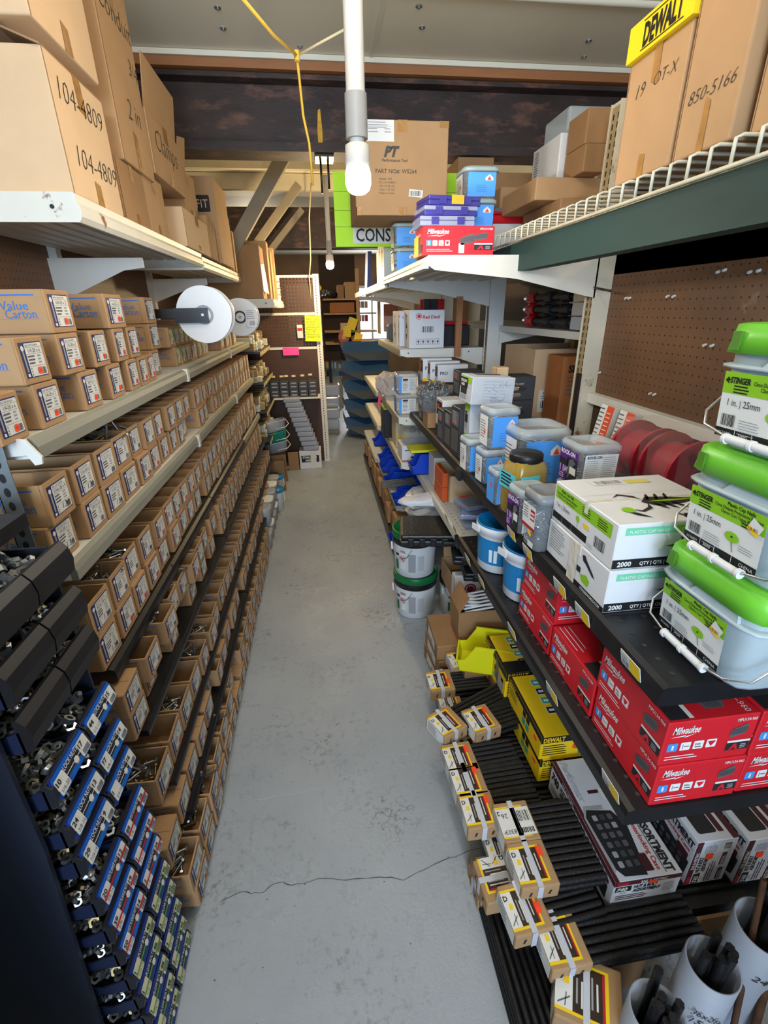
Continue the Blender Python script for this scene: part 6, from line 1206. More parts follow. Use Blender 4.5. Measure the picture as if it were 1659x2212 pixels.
t = T('display_tray', 'yellow cardboard display tray with black lettering on top of the carton', 'tray', (.71, 1.062, DZ+.2265)); YT = mat('tray_yellow', 'f0cb1e', .45); b = B(); b.box(0, .3, 0, .003, 0, .062, YT).box(0, .3, .203, .206, 0, .062, YT).box(0, .003, .003, .203, 0, .062, YT).box(.297, .3, .003, .203, 0, .062, YT).box(.003, .297, .003, .203, 0, .003, YT); f = lface(b, 0, .206, 0); f.t('DEWALT', .055, .012, .038, BLK, 2, maxw=.12, bold=.04); f.r(.05, .006, .13, .002, BLK, 2); f.r(.05, .054, .13, .002, BLK, 2); b.build('tray_body', t)
for i in range(4):
    o = B().cbox(0, .05, 0, .03, 0, .16, (mat('pack_amber', 'e8961c', .3), PCLR)[i > 1], .004).build('tool_pack', loc=(.74+.005*i, 1.075+.04*i, DZ+.2305)); tag(o, ('orange yellow tool pack standing in the yellow tray, nearer one', 'orange yellow tool pack standing in the yellow tray, farther one', 'clear blister pack in the yellow tray, first behind the orange packs', 'clear blister pack in the yellow tray, last behind the orange packs')[i], 'pack', 'packs in the yellow tray')
flapped('shipping_carton', 'tall carton with handwriting 850-5166 on the wire deck', .72, 1.04, .915, 1.058, DZ, DZ+.42, CARD, face='l', writing=[('850-5166', .12, .2, .022), ('875', .2, .86, .03)])
flapped('shipping_carton', 'tall carton cut by the right photo edge on the wire deck', .74, 1.04, .68, .895, DZ, DZ+.46, CARD, face='l', writing=[('0', .1, .6, .05)])
# clutter beyond the deck
for (nm, lab, px, py, y, w, d, h, z, m) in (('shipping_carton', 'brown carton with barcode behind the blue label tubs', 985, 470, 3.0, .2, .25, .28, None, CARDD), ('shipping_carton', 'brown carton with a black cable coil behind the red case', 1062, 455, 2.7, .26, .25, .16, None, CARDD), ('shipping_carton', 'plain tan carton lying behind the red case', 1078, 457, 2.55, .28, .2, .1, None, CARD)):
    p = PY(px, py, y); flapped(nm, lab, p.x, p.x+w, y, y+d, 1.767 if p.x+w < .99 else p.z, (1.767 if p.x+w < .99 else p.z)+h, m, tape=False, face='n')
RCASE = mat('case_red', 'c01420', .3)
p0 = PY(1062, 482, 2.35); t = T('red_case', 'bright red plastic case with grey latch beyond the wire deck', 'case', (p0.x, 2.35, p0.z)); B().cbox(0, .24, 0, .2, 0, .032, RCASE, .006).build('case_base', t); B().cbox(0, .24, 0, .2, .033, .056, RCASE, .006).build('case_lid', t); B().box(.01, .1, -.004, 0, .042, .056, INK).box(.185, .195, -.004, 0, .03, .045, PAPER).build('latch', t)
o = B().box(p0.x+.01, p0.x+.26, 2.36, 2.5, 1.767, p0.z-.001, WHT).build('white_panel_box'); tag(o, 'white panel box holding up the red case', 'box')
q0 = PY(1201, 396, 2.1); q1 = PY(1290, 396, 2.1); q2 = PY(1205, 285, 2.1); q3 = PY(1263, 310, 1.94); q4 = PY(1325, 232, 1.94); q5 = PY(1155, 432, 2.0); q6 = PY(1300, 432, 2.0)
bb = [('tall white carton with printed text column on the rear top shelf', q0.x, q1.x, 2.1, 2.35, q0.z, q2.z, WBOX), ('brown carton stacked beside the white text carton', q3.x, q4.x, 1.94, 2.08, q3.z, q4.z, CARDD), ('brown carton under the stacked one on the rear top shelf', q3.x, q4.x, 1.93, 2.08, q0.z, q3.z-.001, CARDD), ('wide brown carton with torn flap on the rear top shelf', q5.x, q6.x, 2.0, 2.35, q5.z, q0.z-.001, CARD), ('low brown carton by the rear upright', q5.x+.08, q6.x+.05, 1.95, 2.3, 1.805, q5.z-.001, CARDD), ('brown carton far back beside the rusty beam', 1.1, 1.5, 2.65, 2.95, 1.805, 2.12, CARD)]
for lab, x0, x1, y0_, y1_, z0_, z1_, m in bb:
    t, b, f, W, H = flapped('shipping_carton', lab, x0, x1, y0_, y1_, z0_, z1_, m, tape=False, face='l')
    if m is WBOX: fb = B(); f2 = F(fb, f.o, f.u, f.v); f2.lines(W*.08, H*.9, W*.18, 14, H*.055, H*.02, INK, 2); fb.build('printing', t)
t = T('shelving_unit', 'other side of the right shelving seen through the open bay', 'shelving', (0, 0, 0))
for z in (1.80, 1.50, 1.06): b = B(); b.box(1.06, 1.55, 1.84, 4.05, z-.03, z, WHT); b.build('shelf', t)
B().box(1.62, 1.64, 1.0, 5.0, .2, 2.2, mat('dark_backing', '3a2c20', .8)).build('backing', t)
for y in (1.84, 2.9): B().box(1.5, 1.55, y-.02, y+.03, 0, 2.2, WHT).build('upright', t)
for yy in (1.84, 2.88): B().prism([(1.06, yy, 1.47), (1.45, yy, 1.47), (1.06, yy, 1.40)], (0, .005, 0), WHT).build('bracket', t)
p = PX(1240, 250, 1.1); o = B().cbox(q0.x+.03, q1.x+.15, 2.12, 2.33, q2.z+.001, q2.z+.09, CLRL, .01).build('clamshell_pack'); tag(o, 'clear clamshell pack on top of the white text carton', 'pack')
# tools in plastic on the rear shelf
PGR = mat('grip_red', 'c81f24', .25); PSL = mat('label_silver', 'aab2bc', .25, .3)
for i in range(5):
    z = 1.5015+.03+.055*(i//2) if i < 4 else 1.64; x = 1.1+.08*(i % 2); y = 2.76-.14*((i+1) % 2)
    t = T('bagged_tool', f'bagged red and black tool on the rear shelf, {ordn(i)} from the pile bottom', 'tool', (x, y, z), 0, 'bagged red and black tools')
    B().lathe([(0, 0), (.018, .004), (.028, .06), (.028, .1), (.02, .13)], (0, 0, 0), PGR, n=16).build('red_head', t).rotation_euler = (PI/2, 0, 0)
    B().cyl((0, -.13, 0), (0, -.55, 0), .017, BLKP, n=10).cyl((0, -.25, .0), (0, -.32, 0), .026, BLKP, n=10).cyl((0, -.42, 0), (0, -.5, 0), .024, BLKP, n=10).build('black_shaft', t); B().box(-.03, .03, -.72, -.56, -.024, .026, PSL).build('silver_label', t)
t, b, f, W, H = flapped('open_carton', 'large open tan carton with a barcode label seen through the open bay', 1.075, 1.46, 2.4, 2.8, 1.0615, 1.40, CARDP, tape=False, face='n', open_=True)
fb = B(); f2 = F(fb, f.o, f.u, f.v); f2.r(W*.12, H*.06, W*.4, H*.34, PAPER, 2); f2.t('CRESCENT', W*.18, H*.33, H*.05, MDK, 3, maxw=W*.3, bold=.02); f2.lines(W*.16, H*.3, W*.3, 2, H*.03, H*.01, INK, 3); f2.bars(W*.16, H*.12, W*.3, H*.12, BLK, 3, 13); fb.build('barcode_label', t)
t, b, f, W, H = flapped('shipping_carton', 'orange brown carton printed SKIL standing by the cream upright', 1.115, 1.30, 2.16, 2.32, 1.0615, 1.385, mat('cardboard_orange', 'a8683a', .8, noise=.06), tape=False, face='n')
fb = B(); f2 = F(fb, f.o, f.u, f.v); f2.t('SKIL', W*.15, H*.78, H*.1, BLK, 2, bold=.04); f2.lines(W*.15, H*.7, W*.6, 5, H*.06, H*.018, INK, 2); fb.build('printing', t)
q = random.Random(3); cs = [mat('pack_y', 'd8a61c', .4), mat('pack_b', '2a3f9a', .4), mat('pack_r', 'a8262c', .4), mat('pack_w', 'c8c8c4', .4), mat('pack_p', '5a3f8a', .4)]
for i in range(14):
    o = B().cbox(0, .06, 0, .04, 0, q.uniform(.1, .16), cs[i % 5], .003).build('hanging_pack', loc=(1.4-.02*(i % 2), 2.62-.057*i, 1.46-.15-.06*(i % 3))) ; tag(o, f'small coloured pack hung at the back of the open bay, {ordn(i)} from the far upright', 'pack', 'packs in the open bay')
# red spools in a bag under the pegboard, orange packets
SPR = mat('spool_red', '9c1a2c', .4, noise=.1); 
for i, (x, y, n) in enumerate(((.93, 1.235, 'farther'), (.93, 1.09, 'nearer'))):
    t = T('reel', f'dark red plastic reel in a clear bag below the pegboard, {n} one', 'reel', (x, y, 1.20), 0, 'red reels'); B().cyl((0, .05, 0), (0, .06, 0), .085, SPR, n=32).build('flange', t); b = B(); b.cyl((0, -.06, 0), (0, -.05, 0), .085, SPR, n=32).cyl((0, -.0605, 0), (0, -.06, 0), .012, BLK, n=12)
    for a in (0, 2.1, 4.2): f = F(b, (0, -.0605, 0), (math.cos(a), 0, math.sin(a)), (-math.sin(a), 0, math.cos(a))); f.rr(.02, -.01, .045, .02, mat('reel_shade', '6e1120', .5), .004, 1)
    b.build('flange', t); B().cyl((0, -.05, 0), (0, .05, 0), .06, SPR, n=24).build('core', t)
CB = mat('clear_bag', 'e8dcd8', .15, alpha=.1, bump=.5, bscale=18, spec=.9)
o = B().cbox(.86, .995, 1.02, 1.315, 1.108, 1.30, CB, .03).build('clear_bag'); tag(o, 'crinkled clear bag around the two dark red reels', 'bag')
o = B().cbox(.87, .995, 1.0, 1.33, 1.0215, 1.105, mat('box_navy', '1c2c4a', .5), .004).build('dark_carton'); tag(o, 'dark navy box under the bagged red reels', 'box')
for i, (y, n) in enumerate(((1.50, 'farther'), (1.39, 'nearer'))):
    t = T('powder_packet', f'white and orange packet leaning below the pegboard rail, {n} of the two', 'packet', (.93, y, 1.155), 0, 'white and orange packets'); t.rotation_euler = (0, .18, 0); b = B(); b.cbox(0, .03, -.04, .04, 0, .135, PAPER, .002, 1); f = lface(b, 0, .04, 0); f.r(.04, 0, .04, .135, mat('packet_orange', 'd8502a', .5)); f.lines(.005, .12, .03, 8, .014, .004, INK); f.lines(.046, .11, .028, 7, .014, .003, PAPER, 2); b.build('packet_body', t)
o = B().cbox(.90, .995, 1.34, 1.56, 1.0215, 1.1535, CARDD, .004).build('small_carton'); tag(o, 'brown carton carrying the two orange packets', 'box')
t = T('zip_tie', 'black zip tie around the cream upright under the beam', 'tie', (0, 0, 0)); o = B().tube([(.993, 1.77, 1.66), (.993, 1.74, 1.655), (.992, 1.66, 1.645)], .004, BLKP).build('tie_tail', t)
# ================================================================ Red shield cartons etc. on the white bracket shelf
def rdbox(label, x, y, W, L, H, full=True):
    t = T('caulk_carton', label, 'box', (x, y, 1.3765), 0, 'white cartons with red print'); b = B(); b.cbox(0, W, 0, L, 0, H, WBOX, .002, 1); f = nface(b, 0, 0, 0); RDV = mat('ink_redbrand', 'c82433', .5)
    if full:
        f.circ(W*.27, H*.84, W*.085, RDV, 1, 20); f.circ(W*.27, H*.84, W*.07, WBOX, 2, 20); f.circ(W*.275, H*.84, W*.05, RDV, 3, 16); f.t('Red Devil', W*.38, H*.78, H*.09, RDV, 2, maxw=W*.54, bold=.03, shear=.15); f.bars(W*.36, H*.42, W*.36, H*.16, BLK, 2, 12)
        for i in range(5): x0 = W*(.2+.14*i); f.r(x0, H*.1, W*.12, H*.15, INK, 1); f.r(x0+W*.006, H*.106, W*.108, H*.138, WBOX, 2); f.pg([(x0+W*.06, H*.22), (x0+W*.1, H*.17), (x0+W*.07, H*.17), (x0+W*.07, H*.12), (x0+W*.05, H*.12), (x0+W*.05, H*.17), (x0+W*.02, H*.17)], MDK, 3)
    else:
        f.pg([(W*.5, H*.3), (W*.85, H*.45), (W*.5, H*.62), (W*.15, H*.45)], BLK, 1); f.pg([(W*.5, H*.38), (W*.8, H*.45), (W*.8, H*.47), (W*.5, H*.54), (W*.2, H*.47), (W*.2, H*.45)], WBOX, 2); f.t('Red Devil', W*.1, H*.78, H*.07, RDV, 2, maxw=W*.7)
    f = lface(b, 0, L, 0); f.pg([(L*.5, H*.2), (L*.7, H*.45), (L*.5, H*.7), (L*.3, H*.45)], BLK, 1); f.pg([(L*.38, H*.37), (L*.62, H*.37), (L*.66, H*.45), (L*.62, H*.53), (L*.38, H*.53), (L*.34, H*.45)], WBOX, 2); f.t('Red Devil', L*.3, H*.82, H*.07, RDV, 2)
    b.build('carton', t)
rdbox('white caulk carton with red brand print, nearest on the bracket shelf', .535, 2.985, .215, .17, .215)
rdbox('white caulk carton with diamond print, middle one beside the nearest', .505, 3.17, .2, .06, .212, False); rdbox('white caulk carton with diamond print, outermost left one', .500, 3.245, .2, .17, .21, False)
t = T('open_tub', 'clear bin of dark hardware past the red print cartons', 'bin', (.57, 3.75, 1.3765)); B().lathe([(0, .001), (.08, .001), (.1, .17), (.106, .175)], (0, 0, 0), CLR, n=28, sq=6).build('bin_body', t)
o = B().cbox(-.065, .065, -.065, .065, 0, .12, BLKP, .02).build('dark_hardware', loc=(.57, 3.75, 1.38)); tag(o, 'dark hardware inside the clear bin past the red print cartons', 'hardware', None, 'stuff')
o = B().box(.80, .835, 2.90, 2.925, 1.33, 1.66, mat('timber', 'a06a42', .6, noise=.15, nscale=6, stretch=(3, 3, .4))).build('wooden_batten'); tag(o, 'brown wooden batten standing by the second white upright', 'batten')
o = B().cbox(.79, .96, 3.15, 3.5, 1.3765, 1.50, BLKP, .004).build('dark_box'); tag(o, 'black box with red lid behind the nearest white caulk carton', 'box'); B().cbox(.80, .95, 3.16, 3.45, 1.5005, 1.52, RCASE, .005).build('red_lid', o)
for i in range(5):
    o = B().cbox(0, .05, 0, .03, 0, .13, (BLKP, RCASE)[i > 1], .004).build('hanging_pack', loc=(.75+.06*(i % 3), 3.6+.04*i, 1.53)); tag(o, f'{("black", "red")[i > 1]} carded pack hung above the bracket shelf, {ordn(i)} one from the aisle', 'pack', 'carded packs over the bracket shelf')
# far white shelves: cloth bag, boxes, bins
BAGP = mat('poly_bag', 'cfc5c2', .2, alpha=.8, bump=.8, bscale=16, spec=.8)
def blob(name, label, cat, c, s, m, seed=0, n=5, group=None):
    bm = bmesh.new(); bmesh.ops.create_icosphere(bm, subdivisions=3, radius=1); q = random.Random(seed); jit = [q.uniform(.88, 1.1) for _ in bm.verts]; off = [(Vector((q.uniform(-1, 1), q.uniform(-1, 1), q.uniform(-1, 1))).normalized(), q.uniform(-.35, .3)) for _ in range(14)]
    for jj, v in zip(jit, list(bm.verts)):
        d = v.co.normalized(); k = jj*(1+sum(a*max(0, d.dot(w))**4 for w, a in off)); v.co = Vector((d.x*s[0]*k, d.y*s[1]*k, max(d.z*s[2]*k, -s[2]*.75)))
    me = bpy.data.meshes.new(name); bm.to_mesh(me); bm.free(); me.materials.append(m); o = bpy.data.objects.new(name, me); COL.objects.link(o); o.location = c; return tag(o, label, cat, group)
blob('plastic_bag', 'crumpled clear plastic bag on the far white shelf corner', 'bag', (.50, 3.75, 1.06), (.11, .13, .10), BAGP, 3)
t = T('frame_box', 'black and gold box with green lid near the pink tag on the far shelf', 'box', (.455, 3.62, .6665)); B().cbox(0, .16, 0, .2, 0, .22, BLKP, .003).build('carton', t); B().box(-.002, .162, -.002, .202, .2205, .232, mat('lid_olive', '9cae3a', .4)).build('lid', t)
PINK = mat('neon_pink', 'ff4fa6', .6)
p = PX(818, 868, .45); o = B().sheet((p.x, p.y+.07, p.z-.03), (p.x, p.y-.05, p.z-.055), (p.x+.012, p.y-.06, p.z+.045), (p.x+.01, p.y+.06, p.z+.06), .001, PINK).build('pink_tag'); tag(o, 'neon pink paper tag hanging on the far white shelf edge', 'tag')
o = B().sheet((p.x+.02, p.y-.07, p.z), (p.x+.02, p.y-.2, p.z+.06), (p.x+.03, p.y-.2, p.z+.1), (p.x+.03, p.y-.09, p.z+.05), .001, mat('tag_red', 'b52a3a', .6)).build('red_tag'); tag(o, 'dark red paper tag next to the pink one', 'tag')
t = T('grit_box', 'beige box printed Grip with perforated edge on the far lower shelf', 'box', (.50, 3.32, .6665)); b = B(); b.cbox(0, .3, 0, .2, 0, .2, mat('box_beige', 'c9b994', .5), .003); f = nface(b, 0, 0, 0)
for i in range(7): f.r(.03+.034*i, .165, .02, .006, MDK)
f.t('Grip', .1, .11, .04, MDK, 2, bold=.04, shear=.2); f.r(.02, .0, .08, .1, YEL); b.build('carton', t)
t = T('clear_dome_tub', 'white box with clear domed cover on the far lower shelf', 'tub', (.58, 3.05, .6665)); b = B(); b.cbox(-.09, .16, -.07, .12, 0, .105, WBOX, .006); f = nface(b, -.09, -.07, 0); f.r(.02, .07, .2, .008, INK); f.t('Tempro', .06, .05, .012, BLK, 2, bold=.03); f.r(.06, .02, .09, .012, BLK); f.bars(.06, .004, .04, .012, INK); f.r(0, 0, .25, .006, ASR); b.build('box_body', t); B().cbox(-.085, .1, -.065, .11, .106, .2, CLR, .03).build('dome', t)
BBL = mat('bin_blue', '0d3fc0', .35)
for i, (x, y, z, rz, n) in enumerate(((.47, 4.55, .37, PI*0, 'farthest high one'), (.46, 3.98, .371, 0, 'second high one'), (.44, 3.72, .371, 0, 'third, over the tan box'), (.43, 3.38, .371, 0, 'fourth, with silver rods'), (.50, 3.22, .371, 0, 'fifth, behind the silver rods'), (.44, 3.0, .371, 0, 'large near one'), (.40, 2.92, .101, 0, 'lowest near one with grey rods'))):
    hopper('royal blue plastic hopper bin in the far right bay, '+n, x, y, z, .13, .2, .11, BBL, rz, 'blue hopper bins')
hopper('royal blue hopper bin inside a yellow one on the far lower shelf', .515, 2.78, .657, .12, .16, .13, BBL, .0, 'blue hopper bins')
o = B().prism([(.50, 2.71, .80), (.70, 2.71, .80), (.70, 2.71, .815), (.50, 2.71, .815)], (0, .14, 0), YBIN).build('yellow_bin_rim'); tag(o, 'yellow bin rim over the near blue hopper bin', 'bin')
q = random.Random(12)
for i in range(16):
    y = 2.98+.14*i; x = .425+q.uniform(0, .03); h = q.uniform(.1, .2); t, b, f, W, H = flapped('parts_carton', f'worn tan carton on the low far right shelf, {ordn(i)} from the viewer', x, x+.22, y, y+.125, .0925, .0925+h, (CARD, CARDD)[i % 2], tape=False, face='l', group='worn cartons low on the far right')
for i in range(5):
    o = B().cyl((.36, 2.99+.03*i, .485), (.60, 3.02+.03*i, .49), .006, ZINC, n=8).build('steel_rod'); tag(o, f'silver steel rod across the blue bins, {ordn(i)} one', 'rod', 'steel rods')
# bags of compound
for i, (z, n) in enumerate(((.365, 'lower'), (.455, 'upper'))):
    blob('compound_bag', f'white and blue paper bag of compound, {n} of the pair by the blue bins', 'bag', (.64, 2.74, z+.04), (.16, .14, .055), BB, 20+i, group='paper compound bags')
o = blob('compound_bag', 'white paper bag with blue ridge print lying over the black cases', 'bag', (.62, 2.42, .62), (.22, .1, .03), BB, 31)
# ================================================================ far end
PYY = 5.3
p0 = PY(505, 600, PYY); pr = PY(676, 600, PYY); zt = PY(640, 597, PYY).z
t = T('end_panel', 'brown pegboard end panel facing the aisle with white slotted upright', 'panel', (0, PYY, 0)); xr = pr.x-.005; zA = PY(640, 678, PYY).z; zB = PY(640, 752, PYY).z; zC = PY(640, 852, PYY).z
B().box(-1.2, xr, 0, .006, zA, zt, PEGS).build('perforated_board', t); B().box(-1.2, xr, 0, .006, zB, zA, PEGS).build('perforated_board', t); B().box(-1.2, xr, 0, .006, 0, zB, PEGD).build('lower_board', t)
for z in (zt, zA, zB): B().box(-1.2, xr, -.008, 0, z-.012, z+.012, WHT).build('rail', t)
b = B(); b.box(xr, xr+.06, -.02, .04, 0, zt+.02, WHT)
for k in range(70): b.box(xr+.022, xr+.03, -.0208, -.02, .03+k*.027, .045+k*.027, SLOT)
b.build('upright', t); B().box(-.75, xr, -.22, -.0, zC-.015, zC, WHT).build('small_shelf', t)
q = random.Random(2)
for lv in range(2):
    for i in range(6):
        x = xr-.02-.098*(i+1); t2 = B(); t2.cbox(0, .093, 0, .12, 0, .082, HUT, .002, 1); f = nface(t2, 0, 0, 0); f.r(.02, .055, .055, .012, INKL); f.r(.02, .02, .055, .012, INKL)
        o = t2.build('fastener_box', loc=(x, PYY-.2, zC+.0015+lv*.0835)); tag(o, f'small charcoal box on the end panel shelf, {("lower", "upper")[lv]} row, {ordn(i)} from the white upright', 'box', 'charcoal boxes on the end panel')
for i, (px, py) in enumerate(((590, 814), (608, 813), (618, 812), (634, 812), (653, 811), (670, 809))):
    p = PY(px, py, PYY-.004); o = B().box(-.02, .02, -.002, 0, -.01, .01, mat('tag_cream', 'e3d9a8', .6)).build('price_label', loc=p); tag(o, f'cream price label on the brown end panel, {ordn(i)} from the aisle side' if False else f'cream price label on the brown end panel, {ordn(i)} counted from the left', 'label', 'cream price labels')
def note(px0, py0, px1, py1, y, m, label, cat, lines, tilt=0, ink=None):
    a = PY(px0, py1, y); c = PY(px1, py0, y); b = B(); w, h = c.x-a.x, c.z-a.z; b.box(0, w, -.0015, 0, 0, h, m); f = nface(b, 0, -.0015, 0)
    for i, s in enumerate(lines): f.t(s, w*.08, h*(.88-.78*i/max(1, len(lines))-.06), h*.075, ink or PEN, 1, maxw=w*.84, shear=.3)
    o = b.build('paper_note', loc=(a.x, y, a.z)); o.rotation_euler = (0, tilt, 0); return tag(o, label, cat)
note(660, 680, 690, 737, PYY-.06, mat('neon_yellow', 'c9e01e', .6), 'neon yellow handwritten price list on the white slotted upright', 'note', ['Nails - Singles', 'priced lb', 'Common 1.00', 'Galvanized 2.50', 'Roof 2.25', 'Cut 1.75', 'Masonry 2.25', 'Drywall 1.79'], .04)
note(612, 750, 645, 768, PYY-.03, PINK, 'hot pink handwritten sign on the end panel rail', 'sign', ['Shelter', 'Screws'], -.0, MAR)
p = PY(648, 715, PYY-.02); o = B().cbox(-.03, .03, -.012, 0, -.07, .06, PALEP[0], .004).box(-.025, .025, -.0125, -.0115, -.0, .03, ASR).build('carded_pack', loc=p); tag(o, 'single carded pack with red print hanging on the end panel', 'pack')
# floor clutter by the end panel
t = T('box_carton', 'white carton printed STALLION NAILS on the floor by the slotted upright', 'box', (-.30, 5.02, .001)); b = B(); b.cbox(0, .235, 0, .2, 0, .2, WBOX, .004); f = nface(b, 0, 0, 0); f.r(.02, .075, .19, .075, BLK); f.t('STALLION', .035, .118, .024, PAPER, 2, maxw=.16, bold=.04); f.t('NAILS', .065, .084, .024, PAPER, 2, maxw=.1, bold=.04); f.r(.12, 0, .06, .2, CTAPE, 3); b.build('carton', t)
CLT = mat('tray_clear', 'b4bccd', .12, alpha=.6, spec=.9)
for i in range(11):
    o = B().cbox(-.085, .085, -.12, .08, 0, .05, CLT, .01).build('clear_tray', loc=(-.17-.016*i, 5.14, .205+.052*i)); tag(o, f'clear plastic tray in the leaning stack on the white carton, {ordn(i)} from the bottom', 'tray', 'stacked clear trays')
TEALT = mat('tub_teal', '0f8a78', .3)
for i, (m, z, n) in enumerate(((CLT, .30, 'clear lower one'), (TEALT, .40, 'teal middle one'), (CLT, .51, 'clear upper one with lid'))):
    t = T('square_tub', f'square plastic tub tilted on the paper bags, {n}', 'tub', (-.50, 4.72, z), .3, 'tilted square tubs'); t.rotation_euler = (-.1, -.15, .2); B().lathe([(0, .001), (.1, .001), (.12, .09), (.125, .1), (.11, .1)], (0, 0, 0), m, n=24, sq=6).build('tub_body', t); B().tube([(.125, -.02, .09), (.14, -.1, .05), (.1, -.14, .03), (0, -.14, .03)], .004, WBOX, n=6).build('handle', t)
for i, (px, py, y, h, n) in enumerate(((600, 1035, 4.45, .30, 'nearer'), (600, 1000, 4.72, .285, 'farther'))):
    p = Vector((-.56, y, .001)); t = T('paper_bag', f'open brown paper bag standing on the floor, {n} one', 'bag', (p.x, p.y, 0.001), .1, 'brown paper bags'); b = B(); b.box(-.1, .14, -.09, -.087, 0, h, CARDD).box(-.1, .14, .087, .09, 0, h, CARDD).box(-.1, -.097, -.087, .087, 0, h, CARDD).box(.137, .14, -.087, .087, 0, h, CARDD).box(-.097, .137, -.087, .087, 0, .003, CARDIN); b.build('bag_body', t)
t, b, f, W, H = flapped('folded_carton', 'folded brown cardboard leaning beside the white nail carton', -.42, -.31, 5.0, 5.02, .001, .2, CARDD, tape=False, face='n')
for i, (px, py, r, h, lid, n) in enumerate(((598, 1080, .075, .19, PBL, 'nearest with white wrap'), (600, 1045, .07, .17, PBL, 'farther behind it'))):
    p = PZ(px, py+20, .001); t = T('nail_pail', f'small blue lidded pail on the floor by the left shelves, {n}', 'pail', (p.x, p.y, .001), 0, 'small blue lidded floor pails'); B().lathe([(0, .001), (r*.85, .001), (r, h)], (0, 0, 0), WBOX, n=28).build('pail_body', t); B().lathe([(r*1.05, h-.02), (r*1.05, h+.004), (0, h+.004)], (0, 0, 0), lid, n=28).build('lid', t); B().tube([(r, -.02, h*.9), (r*1.1, -.06, h*.6), (r*.8, -.09, h*.5)], .003, WBOX, n=6).build('handle', t)
for i in range(4):
    o = B().cbox(-.075, .075, -.075, .075, 0, .07, CLT, .006).build('clear_box', loc=(-.50+.012*(i % 2), 3.05+.16*(i//2)+.0, .001+.0715*(i % 2))) if False else None
# the stack of blue grey hopper bins
BG1 = mat('hopper_slate', '3f4a55', .5, noise=.1, nscale=4); BG2 = mat('hopper_blue', '2f5378', .5, noise=.15, nscale=4)
zs = [.02, .27, .50, .72, .95, 1.0]; yb = 6.35
for i in range(5):
    z = .03+.238*i; x0, x1 = .26, .86; h = .236; t = T('floor_hopper', f'large slate and blue hopper bin, {ordn(i)} from the floor in the far stack', 'bin', ((x0+x1)/2, yb, z), 0, 'slate hopper bins')
    w = (x1-x0)/2; b = B(); b.prism([(-w*.75, 0, 0), (w, 0, 0), (w, 0, h), (-w, 0, h), (-w, 0, h*.8)], (0, .005, 0), BG1); b.box(w-.005, w, .005, .5, 0, h, BG1).box(-w*.75, w-.005, .005, .5, 0, .006, BG1); b.prism([(-w*.75, .005, 0), (-w, .005, h*.8), (-w, .005, h), (-w+.008, .005, h), (-w*.75+.008, .005, 0)], (0, .5, 0), BG1); b.build('hopper_body', t)
    b = B(); b.prism([(-w*.95, -.12, h*.55), (w, -.12, h*.55), (w, -.003, h+.01), (-w*.9, -.003, h+.01)], (0, .004, 0), BG2); b.prism([(-w*.98, -.12, h*.55), (-w*.2, -.2, h*.12), (w, -.14, h*.1), (w, -.12, h*.55)], (0, .004, 0), BG1); b.build('front_lip', t)
for i in range(4):
    o = B().cbox(-.1, .1, -.12, .12, 0, .15, CLT, .02).build('parts_bin', loc=(.10+.01*i, 6.7, .05+.155*i)) ; tag(o, f'greyish clear parts bin left of the slate hoppers, {ordn(i)} from the floor', 'bin', 'grey clear parts bins')
o = B().cbox(0, .2, 0, .3, 0, .048, mat('bin_base', '8a8a84', .5), .005).build('low_plinth', loc=(0, 6.58, .001)); tag(o, 'low grey plinth under the clear parts bins', 'plinth')
# far timber shelves with boxes, reels and notes
t = T('timber_shelves', 'far timber shelves with cartons and reels under the warm lamp', 'shelving', (0, 7.0, 0)); TIM = mat('timber_pale', 'b18a57', .6, noise=.15, nscale=5)
for z in (1.175, 1.33, 1.56, 1.74): B().box(.08, .80, 0, .4, z-.02, z, TIM).build('board', t)
B().box(.52, .57, -.02, .02, 0, 2.1, TIM).build('post', t); B().box(.05, .55, .42, .44, .9, 2.3, mat('dark_backing', '3a2c20', .8)).build('backing', t)
for lab, x, y, z, w, h, m in (('orange brown carton on the far timber shelf', .17, 7.05, 1.5615, .33, .13, mat('cardboard_orange', 'a8683a')), ('tan cylinder box on the far timber shelf', .3, 7.05, 1.3315, .15, .1, CARDP), ('brown carton on the top far shelf', .38, 7.05, 1.7415, .14, .2, CARD), ('second brown carton on the top far shelf', .28, 7.1, 1.7415, .09, .17, CARDD)):
    o = B().cbox(0, w, 0, .28, 0, h, m, .004).build('shipping_carton', loc=(x, y, z)); tag(o, lab, 'box')
blob('dark_bag', 'dark crumpled bag on the top far shelf', 'bag', (.18, 7.15, 1.80), (.1, .1, .08), BLKP, 9)
o = B().cyl((0, 0, 0), (0, .06, 0), .075, mat('reel_orange', 'c04a24', .5), n=28).cyl((0, -.004, 0), (0, 0, 0), .03, CARDP, n=16).build('cable_reel', loc=(.33, 6.88, 1.255)); tag(o, 'orange cable reel under the far timber shelf', 'reel')
o = B().cyl((0, 0, 0), (0, .08, 0), .05, mat('reel_brown', '6b4a2e', .5), n=28).build('cable_reel', loc=(.48, 6.9, 1.23)); tag(o, 'brown cable reel beside the orange one', 'reel')
YN = mat('note_yellow', 'f0d022', .6)
note(748, 682, 766, 708, 6.86, YN, 'upper yellow handwritten note taped on the far post', 'note', ['Chain', 'per ft', '.50', '.75'], .35); note(741, 704, 757, 727, 6.85, YN, 'lower yellow handwritten note below the upper one', 'note', ['Rope', 'per ft', '.25'], .1); note(762, 716, 778, 741, 6.6, YN, 'crooked yellow note over the slate hoppers', 'note', ['Cable'], .3)
o = B().box(-.0, .30, 0, .2, 0, .012, mat('paper_amber', 'd08a2a', .6)).build('amber_folder', loc=(.42, 6.4, 1.23)); tag(o, 'amber cardboard sheet on top of the slate hoppers', 'sheet')
